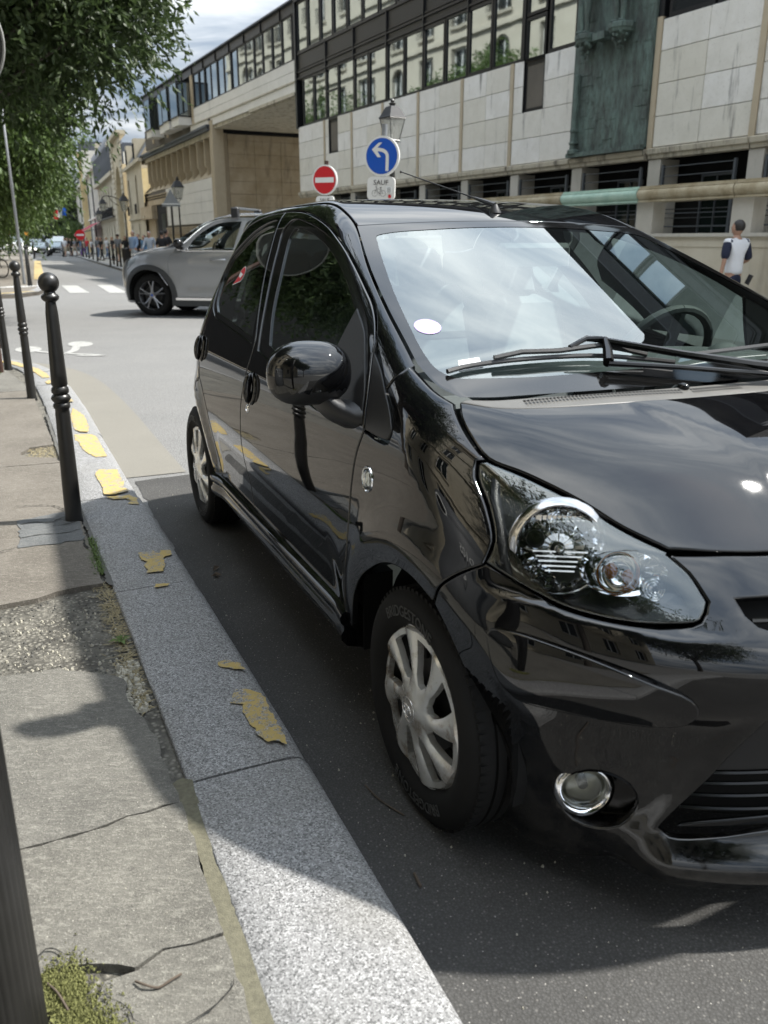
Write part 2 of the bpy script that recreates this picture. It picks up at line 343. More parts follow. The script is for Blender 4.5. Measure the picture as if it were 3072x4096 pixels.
class Car:
    def __init__(s, f, axf=-.3, axb=-1.95, flip=True): s.f = f; s.axf = axf; s.axb = axb; s.flip = flip
    def mp(s, kind): return mapping(kind, s.axf if kind == 'front' else s.axb)
    def p3(s, kind, pts):
        u = np.array([p[0] for p in pts], float); v = np.array([p[1] for p in pts], float)
        o, d = s.mp(kind)[0](u, v); return march(o, d, s.f, t1=2.9, n=240)
    def cv(s, a, b, pts):
        if a == b: return [tuple(p[:2]) for p in pts]
        P = s.p3(a, pts); m = s.mp(b)[1]; return [m(p) for p in P]
    def outline(s, kind, segs, step=.018, closed=False):
        """segs: list of (kind, pts) joined at corners -> polygon in 'kind' space"""
        out_ = []
        for k, pts in segs:
            c = cr_curve(s.cv(k, kind, pts), step)
            for p in c:
                if not out_ or math.dist(p, out_[-1]) > .0015: out_.append((float(p[0]), float(p[1])))
        if math.dist(out_[0], out_[-1]) < .002: out_.pop()
        return out_
    @staticmethod
    def offset(poly, d):
        P = np.array(poly); n = len(P); A = .5*np.sum(P[:, 0]*np.roll(P[:, 1], -1)-np.roll(P[:, 0], -1)*P[:, 1]); sg = 1 if A > 0 else -1
        e = np.roll(P, -1, 0)-P; e /= np.maximum(1e-9, np.linalg.norm(e, axis=1))[:, None]; nn = np.stack([-e[:, 1], e[:, 0]], 1)*sg
        m = nn+np.roll(nn, 1, 0); l = np.linalg.norm(m, axis=1); m /= np.maximum(l, 1e-6)[:, None]; k = 1/np.clip(np.sum(m*nn, 1), .55, 1)
        return [tuple(p) for p in P+m*(d*k)[:, None]]
    def panel(s, name, mat, kind, poly, holes=(), grid=.03, gap=.0022, off=0., flange=.014, parent=None, sides=(1,), rnd=.004, disp=None, edge=True):
        outer = s.offset(poly, gap+rnd) if edge else list(poly); hs = [s.offset(h, -rnd) if edge else list(h) for h in holes]
        P = np.array(outer); x0, y0 = P.min(0); x1, y1 = P.max(0)
        def inside(X, poly_):
            Q = np.array(poly_); r = np.zeros(len(X), bool); j = len(Q)-1
            for i in range(len(Q)):
                c = ((Q[i, 1] > X[:, 1]) != (Q[j, 1] > X[:, 1])); dd = (Q[j, 1]-Q[i, 1]); dd = dd if abs(dd) > 1e-12 else 1e-12
                xi = (Q[j, 0]-Q[i, 0])*(X[:, 1]-Q[i, 1])/dd+Q[i, 0]; r ^= c & (X[:, 0] < xi); j = i
            return r
        gx, gy = np.meshgrid(np.arange(x0+grid/2, x1, grid), np.arange(y0+grid/2, y1, grid)); G_ = np.stack([gx.ravel(), gy.ravel()], 1)
        G_[::2] += .0007
        keep = inside(G_, outer)
        for h in hs: keep &= ~inside(G_, h)
        G_ = G_[keep]
        B = np.array(outer+[q for h in hs for q in h])
        dmin = np.sqrt(((G_[:, None, :]-B[None])**2).sum(2)).min(1) if len(G_) else np.array([]); G_ = G_[dmin > grid*.35] if len(G_) else G_
        pts = [Vector(p) for p in B]+[Vector(p) for p in G_]; edges = []; k = 0
        for L_ in [outer]+hs:
            m = len(L_); edges += [(k+i, k+(i+1) % m) for i in range(m)]; k += m
        r = delaunay_2d_cdt(pts, edges, [], 0, 1e-7); V2 = np.array([tuple(v) for v in r[0]]); T = r[2]
        cen = np.array([V2[list(t_)].mean(0) for t_ in T]); ok = inside(cen, outer)
        for h in hs: ok &= ~inside(cen, h)
        T = [t_ for t_, q in zip(T, ok) if q]
        def lift(uv):
            uv = np.array(uv); o_, d_ = s.mp(kind)[0](uv[:, 0], uv[:, 1]); p = march(o_, d_, s.f, t1=2.9, n=240); n_ = grad(np.nan_to_num(p), s.f); return p, n_
        p, n_ = lift(V2)
        bad = np.isnan(p).any(1)
        T = [t_ for t_ in T if not bad[list(t_)].any()]; p = np.nan_to_num(p)
        def dnorm(p_, n__):   # tilt the normals by the gradient of the relief
            a_ = np.cross(n__, [0, 0, 1.]); a_ /= np.maximum(1e-6, np.linalg.norm(a_, axis=1))[:, None]; b__ = np.cross(n__, a_); e_ = .0015
            ga = (disp(p_+a_*e_)-disp(p_-a_*e_))/(2*e_); gb = (disp(p_+b__*e_)-disp(p_-b__*e_))/(2*e_)
            q = n__-a_*ga[:, None]-b__*gb[:, None]; return q/np.linalg.norm(q, axis=1)[:, None]
        if disp is not None: p, n_ = p+n_*disp(p)[:, None], dnorm(p, n_)
        p = p+n_*off
        verts = list(p); norms = list(n_); faces = [tuple(t_) for t_ in T]
        # orientation
        fn = np.zeros(3)
        for t_ in faces[:50]: fn += np.dot(np.cross(p[t_[1]]-p[t_[0]], p[t_[2]]-p[t_[0]]), n_[t_[0]])
        if fn[0] < 0: faces = [t_[::-1] for t_ in faces]
        if edge:
            # edge loops from CDT: original index map
            orig = {}
            for i, l_ in enumerate(r[3]):
                for q in l_: orig[q] = i
            k = 0
            for li, L_ in enumerate([outer]+hs):
                m = len(L_); ids = [orig[k+i] for i in range(m)]; k += m
                base = [poly]+list(holes)
                Q1 = s.offset(L_, -(rnd*.75)*(1 if li == 0 else -1)); Q2 = s.offset(L_, -rnd*(1 if li == 0 else -1))
                a, na = lift(Q1); b, nb = lift(Q2); a = np.nan_to_num(a); b = np.nan_to_num(b); P0 = p[ids]; N0 = n_[ids]
                if disp is not None: a = a+na*disp(a)[:, None]; b = b+nb*disp(b)[:, None]
                tg = b-P0+N0*off; tg -= N0*np.sum(tg*N0, 1)[:, None]; tg /= np.maximum(1e-6, np.linalg.norm(tg, axis=1))[:, None]
                r1 = a+na*(off-rnd*.28); r2 = b+nb*(off-rnd); r3 = b+nb*(off-rnd-flange)
                q1 = len(verts); verts += list(r1); nn = na+tg*.9; norms += list(nn/np.linalg.norm(nn, axis=1)[:, None])
                q2 = len(verts); verts += list(r2); norms += list(tg); q3 = len(verts); verts += list(r3); norms += list(tg)
                rows = [ids, list(range(q1, q1+m)), list(range(q2, q2+m)), list(range(q3, q3+m))]
                for A_, B_ in zip(rows[:-1], rows[1:]):
                    for i in range(m):
                        j = (i+1) % m; q = (A_[i], B_[i], B_[j], A_[j])
                        v0 = np.array([verts[z_] for z_ in q]); nrm = np.cross(v0[2]-v0[0], v0[3]-v0[1])
                        ref = norms[q[0]]+norms[q[1]]+norms[q[2]]
                        faces.append(q if np.dot(nrm, ref) > 0 else q[::-1])
        V = np.array(verts); NN = np.array(norms); objs = []
        for sd_ in sides:
            sy = sd_*(-1 if s.flip else 1)
            Vs = V*[1, sy, 1]; Ns = NN*[1, sy, 1]; F = faces if sy > 0 else [q[::-1] for q in faces]
            objs.append(mesh(name, Vs, F, mat, parent, smooth=True, normals=Ns))
        return objs
def flipy(o):   # build helper: car-space (y towards kerb) -> local
    me = o.data
    co = np.empty(len(me.vertices)*3); me.vertices.foreach_get('co', co); co = co.reshape(-1, 3); co[:, 1] *= -1; me.vertices.foreach_set('co', co.ravel()); me.flip_normals(); me.update(); return o
# ------------------------------------------------------------------ the black hatchback
CAR_F = np.array([.40354, -.91496]); CAR_R = np.array([-.91496, -.40354]); CAR_O = np.array([.08, 1.667])-.775*CAR_R
def cw(x, y, z=0.): p = CAR_O+x*CAR_F+y*CAR_R; return (float(p[0]), float(p[1]), z)   # kerb frame -> world
CAR_ROT = math.atan2(CAR_F[1], CAR_F[0])
car = empty('hatchback_car', cw(0, 0), CAR_ROT, 'glossy black small hatchback parked at the kerb, filling the foreground', 'car')
A = Car(aygo)
glass('clear_glass', (.80, .86, .84), .04, 0., 1.0)
def mir(pl): return [(a, -b) for a, b in reversed(pl)]
# seams (z-x side view of the visible flank)
S_df = [(-.405, .335), (-.365, .495), (-.339, .626), (-.328, .726), (-.312, .797), (-.283, .858)]
S_tri = [(-.283, .858), (-.33, .95), (-.397, 1.05)]
S_arch = [(-.397, 1.05), (-.46, 1.092), (-.528, 1.127), (-.618, 1.164), (-.765, 1.221), (-.91, 1.272), (-1.086, 1.322), (-1.262, 1.355), (-1.439, 1.377), (-1.60, 1.385), (-1.683, 1.385)]
S_b = [(-1.683, 1.385), (-1.63, 1.30), (-1.53, 1.17), (-1.42, 1.05), (-1.335, .955), (-1.325, .90), (-1.357, .82), (-1.395, .73), (-1.402, .64), (-1.395, .5), (-1.385, .40), (-1.37, .335)]
S_arch2 = [(-1.683, 1.385), (-1.85, 1.378), (-1.98, 1.360), (-2.08, 1.330), (-2.16, 1.285), (-2.20, 1.25)]
S_c = [(-2.20, 1.25), (-2.235, 1.15), (-2.215, 1.05), (-2.17, .95), (-2.145, .85), (-2.12, .75), (-2.04, .69), (-1.955, .60), (-1.90, .50), (-1.875, .42), (-1.86, .335)]
door_f = A.outline('side', [('side', S_df), ('side', S_tri), ('side', S_arch), ('side', S_b), ('side', [(-1.37, .335), (-.405, .335)])])
frame_f = A.outline('side', [('side', [(-1.275, .932), (-1.367, 1.056), (-1.507, 1.24), (-1.556, 1.318), (-1.522, 1.349), (-1.321, 1.338), (-1.05, 1.294), (-.86, 1.240), (-.70, 1.180), (-.585, 1.130), (-.48, 1.077), (-.418, 1.03)]),
                             ('side', [(-.418, 1.03), (-.345, .95), (-.305, .868)]), ('side', [(-.305, .868), (-.634, .85), (-1.0, .90), (-1.275, .932)])])
glass_f = A.outline('side', [('side', [(-1.187, .96), (-1.287, 1.061), (-1.368, 1.175), (-1.455, 1.297), (-1.445, 1.320), (-1.287, 1.313), (-1.034, 1.267), (-.862, 1.218), (-.704, 1.158), (-.60, 1.108)]),
                             ('side', [(-.60, 1.108), (-.625, 1.0), (-.634, .885)]), ('side', [(-.634, .885), (-1.187, .96)])])
sail = A.outline('side', [('side', [(-.592, 1.118), (-.48, 1.066), (-.424, 1.02)]), ('side', [(-.424, 1.02), (-.35, .945), (-.312, .873)]), ('side', [(-.312, .873), (-.634, .86)]), ('side', [(-.634, .86), (-.622, 1.0), (-.592, 1.118)])])
door_r = A.outline('side', [('side', S_b[::-1]), ('side', S_arch2), ('side', S_c), ('side', [(-1.86, .335), (-1.37, .335)])])
frame_r = A.outline('side', [('side', [(-1.375, .945), (-1.45, 1.052), (-1.585, 1.20), (-1.665, 1.33), (-1.70, 1.352), (-1.886, 1.33), (-2.03, 1.272), (-2.14, 1.20), (-2.145, 1.11), (-2.095, 1.025), (-2.00, .985)]), ('side', [(-2.00, .985), (-1.375, .945)])])
glass_r = A.outline('side', [('side', [(-1.40, .963), (-1.47, 1.062), (-1.605, 1.21), (-1.685, 1.322), (-1.72, 1.336), (-1.886, 1.315), (-2.015, 1.258), (-2.115, 1.19), (-2.12, 1.115), (-2.075, 1.045), (-1.99, 1.003)]), ('side', [(-1.99, 1.003), (-1.40, .963)])])
BOTH = (1, -1)
for sgn in BOTH:
    dF = A.panel('front_door', 'paint', 'side', door_f, [frame_f], parent=car, sides=(sgn,))[0]
    A.panel('window_frame', 'gloss_black_plastic', 'side', A.offset(frame_f, -.006), [glass_f], off=-.005, flange=.004, rnd=.002, gap=0, parent=dF, sides=(sgn,))
    A.panel('door_window', 'side_glass' if sgn > 0 else 'clear_glass', 'side', A.offset(glass_f, -.004), off=-.011, parent=dF, sides=(sgn,), edge=False)
    A.panel('sail_panel', 'black_plastic', 'side', sail, off=-.001, flange=.006, parent=dF, sides=(sgn,))
    dR = A.panel('rear_door', 'paint', 'side', door_r, [frame_r], parent=car, sides=(sgn,))[0]
    A.panel('window_frame', 'gloss_black_plastic', 'side', A.offset(frame_r, -.006), [glass_r], off=-.005, flange=.004, rnd=.002, gap=0, parent=dR, sides=(sgn,))
    A.panel('door_window', 'side_glass' if sgn > 0 else 'clear_glass', 'side', A.offset(glass_r, -.004), off=-.011, parent=dR, sides=(sgn,), edge=False)
    if sgn == 1: DOOR_F, DOOR_R = dF, dR
# fender
patch = [(-.39, 1.035), (-.30, .995), (-.235, .955), (-.175, .915), (-.143, .880), (-.150, .863), (-.19, .857), (-.283, .858)]
hood_side = [(-.036, .674), (.008, .694), (.069, .700), (.121, .693), (.19, .646), (.287, .580), (.352, .539), (.417, .485)]
hl_low = [(30.11, .683), (30.9, .656), (34.1, .648), (38.9, .647), (45, .657), (49.5, .676), (55.2, .702)]
D8 = lambda l: [(R(a)*.8, b) for a, b in l]
hl_rear = [(55.2, .702), (54.65, .742), (56.5, .797), (59.3, .845), (59.9, .870)]
fender = A.outline('side', [('side', S_df), ('side', [(-.283, .858), (-.19, .853), (-.146, .859), (-.138, .880), (-.17, .92), (-.23, .958)]),
    ('side', [(-.23, .958), (-.228, .985)]), ('top', [(-.222, .682), (-.107, .685), (-.036, .674)]), ('top', [(-.036, .674), (.008, .694), (.069, .700), (.121, .693)]),
    ('front', D8(hl_rear[::-1])), ('side', [(.232, .702), (.178, .667), (.14, .63), (.106, .579)]), ('side', [(.106, .579), (.03, .602), (-.04, .603), (-.12, .583), (-.20, .541), (-.27, .49), (-.325, .42), (-.36, .34), (-.375, .30)]), ('side', [(-.375, .30), (-.405, .335)])])
for sgn in BOTH:
    fo = A.panel('front_fender', 'paint', 'side', fender, parent=car, sides=(sgn,), grid=.022)[0]
    A.panel('corner_trim', 'black_plastic', 'side', A.outline('side', [('side', S_tri), ('side', patch)]), off=-.001, flange=.006, parent=fo, sides=(sgn,))
    if sgn == 1: FENDER = fo
# A-pillar and cantrail
rail = A.outline('rail', [('side', S_tri[::-1][:1]+[(-.30, .998), (-.235, .958)]), ('side', [(-.235, .958), (-.228, .985)]), ('top', [(-.222, .684), (-.316, .668), (-.484, .641), (-.704, .596), (-.974, .522), (-1.093, .508), (-1.264, .494), (-1.6, .494), (-1.9, .486), (-2.15, .472), (-2.30, .452)]), ('top', [(-2.30, .455), (-2.36, .50)]), ('side', [(-2.34, 1.235), (-2.28, 1.235), (-2.20, 1.25)]), ('side', (S_arch2[::-1])), ('side', S_arch[::-1])])
for sgn in BOTH: A.panel('roof_pillar', 'paint', 'rail', rail, parent=car, sides=(sgn,), grid=.022, flange=.01)
# windscreen
top_e = [(-.974, .521), (-.962, .40), (-.953, .25), (-.947, .089), (-.947, -.089), (-.953, -.25), (-.962, -.40), (-.974, -.521)]
side_e = [(-.222, .680), (-.316, .664), (-.484, .637), (-.704, .592), (-.974, .521)]
bot_e = [(-.048, .664), (-.022, .603), (-.003, .52), (.015, .43), (.031, .33), (.046, .2), (.054, .05), (.054, -.05), (.046, -.2), (.031, -.33), (.015, -.43), (-.003, -.52), (-.022, -.603), (-.048, -.664)]
ws = A.outline('top', [('top', bot_e), ('top', [(-.048, -.664), (-.11, -.681), (-.222, -.680)]), ('top', [(a, -b) for a, b in side_e]), ('top', top_e[::-1]), ('top', side_e[::-1]), ('top', [(-.222, .680), (-.11, .681), (-.048, .664)])], step=.02)
hi = [(-.902, .10), (-.903, .30), (-.905, .44), (-.893, .492), (-.86, .505), (-.58, .583), (-.377, .626), (-.26, .646), (-.18, .648), (-.135, .628), (-.108, .56), (-.083, .478), (-.067, .388), (-.05, .2), (-.045, .08)]
ws_in = A.outline('top', [('top', hi+[(a, -b) for a, b in reversed(hi)]+hi[:1])], step=.02)
screen = A.panel('windscreen', 'windscreen_glass', 'top', A.offset(ws, .003), off=.0, parent=car, edge=False, grid=.024)[0]
A.panel('black_border', 'frit_black', 'top', ws, [ws_in], off=.0012, parent=screen, edge=False, grid=.024)
# roof and hood
rt = [(-.978, .519), (-1.093, .506), (-1.264, .492), (-1.6, .492), (-1.9, .487), (-2.15, .47), (-2.30, .45)]
roof = A.outline('top', [('top', [(-.978, .519)]+[(a-.004, b) for a, b in top_e[1:-1]]+[(-.978, -.519)]), ('top', [(a, -b) for a, b in rt]), ('top', [(-2.30, -.45), (-2.36, -.25), (-2.38, 0), (-2.36, .25), (-2.30, .45)]), ('top', rt[::-1])], step=.03)
rof = A.panel('roof', 'paint', 'top', roof, parent=car, grid=.04)[0]
hf = [(.417, .483), (.454, .405), (.484, .317), (.503, .2), (.512, .1), (.515, 0)]
hr = [(-.036, .674), (.016, .620), (.057, .511), (.086, .374), (.108, .227), (.116, .1), (.118, 0)]
hood = A.outline('top', [('top', hr+[(a, -b) for a, b in reversed(hr[:-1])]), ('top', [(a, -b) for a, b in hood_side]), ('top', [(a, -b) for a, b in hf]+hf[::-1][1:]), ('top', hood_side[::-1])])
def hood_disp(p):   # raised centre with soft shoulders
    y = np.abs(p[:, 1]); x = p[:, 0]; line = .40-.30*np.clip((x+.02)/.55, 0, 1)
    return .003*(1-ss(-.035, .035, y-line))*ss(-.03, .1, x)*(1-ss(.42, .5, x))
HOOD = A.panel('bonnet', 'paint', 'top', hood, parent=car, grid=.016, disp=hood_disp)[0]
simple('scuttle_plastic', (.10, .097, .09), .4, var=.2, vscale=20)
# cowl grille
cr_ = [(-.040, .655), (-.016, .603), (.003, .52), (.021, .43), (.037, .33), (.052, .2), (.060, 0)]
cowl = A.outline('top', [('top', hr+[(a, -b) for a, b in reversed(hr[:-1])]), ('top', [(a, -b) for a, b in cr_]+[(a, b) for a, b in reversed(cr_[:-1])])])
COWL = A.panel('scuttle_panel', 'scuttle_plastic', 'top', cowl, parent=car, grid=.02, off=-.002, flange=.01, gap=.001)[0]
m = MB(); tmp = MB()
for (x0, y0, x1, y1, n) in ((.018, .545, .076, .171, 44), (.078, .147, .084, .005, 18)):
    P = A.p3('top', [(x0+(x1-x0)*i/n, y0+(y1-y0)*i/n) for i in range(n+1)])
    for i in range(n):
        a, b = P[i], P[i+1]; c = a+(b-a)*.62; up = np.array([0, 0, .0005])
        for q in (.0, .011):
            v = [a+up+[q-.009, 0, 0], c+up+[q-.009, 0, 0], c+up+[q-.001, 0, 0], a+up+[q-.001, 0, 0]]
            m.add([(p[0], -p[1], p[2]+.0005) for p in v], [(0, 1, 2, 3)])
vo = m.build('air_vent', 'dark_void', COWL); vo['kind'] = 'stuff'
# front bumper
arch_fr = [(.106, .579), (.149, .529), (.187, .470), (.208, .40), (.219, .339), (.226, .26), (.215, .17), (.195, .098)]
hl_tip = [(.417, .483)]
hl_inner = [(34.2, .748), (31.9, .722), (30.1, .683)]
lipb = [(50.8, .085), (45, .08), (39.9, .10), (37.5, .118), (30, .125), (24, .125), (20, .145), (12, .16), (0, .165)]
half = [('top', hf[::-1]), ('front', D8(hl_inner)), ('front', D8(hl_low)), ('side', [(.224, .702), (.178, .667), (.14, .63), (.106, .579)]), ('side', arch_fr), ('front', D8(lipb))]
bh = A.outline('front', half)
bump_poly = bh+[(-a, b) for a, b in reversed(bh) if abs(a) > .004]
fog_h = A.outline('front', [('front', D8([(44.3, .255), (43.4, .297), (41.0, .322), (38.5, .322), (36.4, .305), (35.3, .268), (36.2, .232), (38.2, .205), (41, .196), (43.4, .212), (44.3, .255)]))])
gr = [(0, .50), (12, .50), (20.5, .50), (23.6, .481), (28, .346), (32, .25), (32.9, .226), (31.6, .214), (26.7, .220), (20.8, .234), (10, .245), (0, .248)]
def symh(l, corners=()):
    h = A.outline('front', [('front', D8(l[:4])), ('front', D8(l[3:7])), ('front', D8(l[6:]))]); return h+[(-a, b) for a, b in reversed(h) if abs(a) > .004]
gr_h = symh(gr)
ug = [(0, .692), (10, .691), (20, .688), (27, .686), (26.2, .664), (25, .648), (22, .636), (14, .628), (0, .624)]
ug_h = symh(ug)
def bump_disp(p):
    y = np.abs(p[:, 1]); x = p[:, 0]; z = p[:, 2]; th = np.degrees(np.arctan2(y, x+.3)); d = np.zeros(len(p))
    # ledge under the headlight
    lz = .640+.0012*np.clip(th-30, 0, 30)
    d += .012*ss(27, 32, th)*(1-ss(52, 58, th))*(ss(-.028, -.006, z-lz)-1)*-1*0
    d += -.012*ss(-.006, .016, z-lz+.012)*ss(25, 36, th)*(1-ss(50, 58, th))
    # dished wedge between trim strip and grille edge
    e = (z-(.10+.0*th)); edge = 23.6+(.481-z)/(.481-.226)*9.3
    d += -.010*ss(0, 3.5, th-edge)*(1-ss(10, 24, th-edge))*ss(.19, .26, z)*(1-ss(.44, .50, z))
    # lip kick at the bottom
    d += .036*(1-ss(.160, .222, z))*ss(.10, .135, z)*(1-ss(31, 38, th))
    # fog lamp dish rim
    return d
BUMP = A.panel('front_bumper', 'paint', 'front', bump_poly, [fog_h, [(-a, b) for a, b in fog_h], gr_h, ug_h], parent=car, grid=.0115, disp=bump_disp, gap=.002)[0]
trim = A.outline('front', [('front', D8([(53.5, .577), (52.9, .533), (51.5, .485), (49.6, .460), (45.5, .456), (40.1, .457), (34.9, .458), (31.8, .470), (30.7, .497), (31.6, .525), (35.5, .553), (40.6, .577), (46, .591), (50.7, .594), (53.0, .588), (53.5, .577)]))])
def trim_disp(p):
    z = p[:, 2]; th = np.degrees(np.arctan2(np.abs(p[:, 1]), p[:, 0]+.3)); mid = .525-.0*th
    return .006+.012*np.clip(1-((z-.535)/.075)**2, 0, 1)*ss(30, 37, th)*(1-ss(47, 54, th))
for sgn in BOTH: A.panel('bumper_strip', 'paint', 'front', trim, parent=BUMP, sides=(sgn,), grid=.010, disp=trim_disp, off=-.001, gap=-.001)
# grille: plate, slats, void
def front_pts(l, off): 
    P = A.p3('front', D8(l)); n_ = grad(P); return P+n_*off
m = MB()
for s_ in (1, -1):
    P = front_pts([(t_, .23) for t_ in np.linspace(0, 33, 14)], -.09); Q = front_pts([(t_, .50) for t_ in np.linspace(0, 33, 14)], -.09)
    v = [(p[0], -s_*p[1], p[2]) for p in P]+[(p[0], -s_*p[1], p[2]) for p in Q]
    m.add(v, [(i, i+1, 14+i+1, 14+i) for i in range(13)])
    P = front_pts([(t_, .61) for t_ in np.linspace(0, 28, 14)], -.05); Q = front_pts([(t_, .70) for t_ in np.linspace(0, 28, 14)], -.05)
    v = [(p[0], -s_*p[1], p[2]) for p in P]+[(p[0], -s_*p[1], p[2]) for p in Q]
    m.add(v, [(i, i+1, 14+i+1, 14+i) for i in range(13)])
m.build('grille_back', 'dark_void', BUMP)
for z_, t1 in ((.262, 30.8), (.287, 29.8), (.312, 28.6), (.336, 27.8)):
    m = MB(); P = front_pts([(t_, z_) for t_ in np.linspace(-t1, t1, 40)], -.028)
    m.tube([(p[0], -p[1], p[2]) for p in P], .0045, 6); m.build('grille_slat', 'gloss_black_plastic', BUMP, True)
m = MB(); P = front_pts([(t_, .66) for t_ in np.linspace(-25, 25, 30)], -.022); m.tube([(p[0], -p[1], p[2]) for p in P], .005, 6); m.build('grille_slat', 'gloss_black_plastic', BUMP, True)
plate = A.outline('front', [('front', D8([(0, .352), (14, .35), (27.4, .348)])), ('front', D8([(27.4, .348), (22.6, .49)])), ('front', D8([(22.6, .49), (0, .49)]))]); plate = plate+[(-a, b) for a, b in reversed(plate) if abs(a) > .004]
A.panel('plate_holder', 'black_plastic', 'front', plate, parent=BUMP, off=-.018, flange=.006, gap=0)
low = A.outline('front', [('front', D8([(0, .242), (20, .236), (31.5, .222)])), ('front', D8([(31.5, .222), (30, .232), (20, .252), (0, .258)]))]); low = low+[(-a, b) for a, b in reversed(low) if abs(a) > .004]
A.panel('grille_ledge', 'gloss_black_plastic', 'front', low, parent=BUMP, off=-.02, flange=.004, gap=0)
# fog lamp
for s_ in BOTH:
    c = front_pts([(41.4, .268)], -.020)[0]; nrm = Vector((.86, .42, .05)).normalized()
    Mx = Matrix.Translation(Vector((c[0], -s_*c[1], c[2]))) @ Vector((nrm.x, -s_*nrm.y, nrm.z)).to_track_quat('Z', 'Y').to_matrix().to_4x4()
    def tr(mb): mb.v = [tuple(Mx @ Vector(p)) for p in mb.v]; return mb
    fl = tr(MB().lathe([(.0, .004), (.02, .003), (.034, -.002), (.041, -.012)], 28)).build('fog_lamp', 'fog_cover', BUMP, True)
    tr(MB().lathe([(.008, -.040), (.022, -.036), (.034, -.026), (.040, -.013)], 28)).build('fog_reflector', 'fog_lens', fl, True); tr(MB().lathe([(.0, -.012), (.010, -.014), (.011, -.04)], 14)).build('fog_bulb', 'steel_dark', fl, True)
    tr(MB().lathe([(.040, -.012), (.042, .004), (.048, .009), (.056, .006), (.060, -.004), (.060, -.02)], 32)).build('chrome_ring', 'chrome', fl, True, 60)
    P = front_pts([(a_/.8*180/math.pi*1., b_) for a_, b_ in A.offset(fog_h, -.012)], -.05)
    v = [(p[0], -s_*p[1], p[2]) for p in P]; cc = np.mean(v, 0)-[.03, 0, 0]; v.append(tuple(cc)); n_ = len(P)
    m = MB(); m.add(v, [(i, (i+1) % n_, n_) for i in range(n_)])
    P1 = front_pts([(a_/.8*180/math.pi, b_) for a_, b_ in A.offset(fog_h, -.002)], -.006)
    v = [(p[0], -s_*p[1], p[2]) for p in list(P1)+list(P)]; m.add(v, [(i, (i+1) % n_, n_+(i+1) % n_, n_+i) for i in range(n_)])
    m.build('fog_lamp_bowl', 'gloss_black_plastic', BUMP, True)
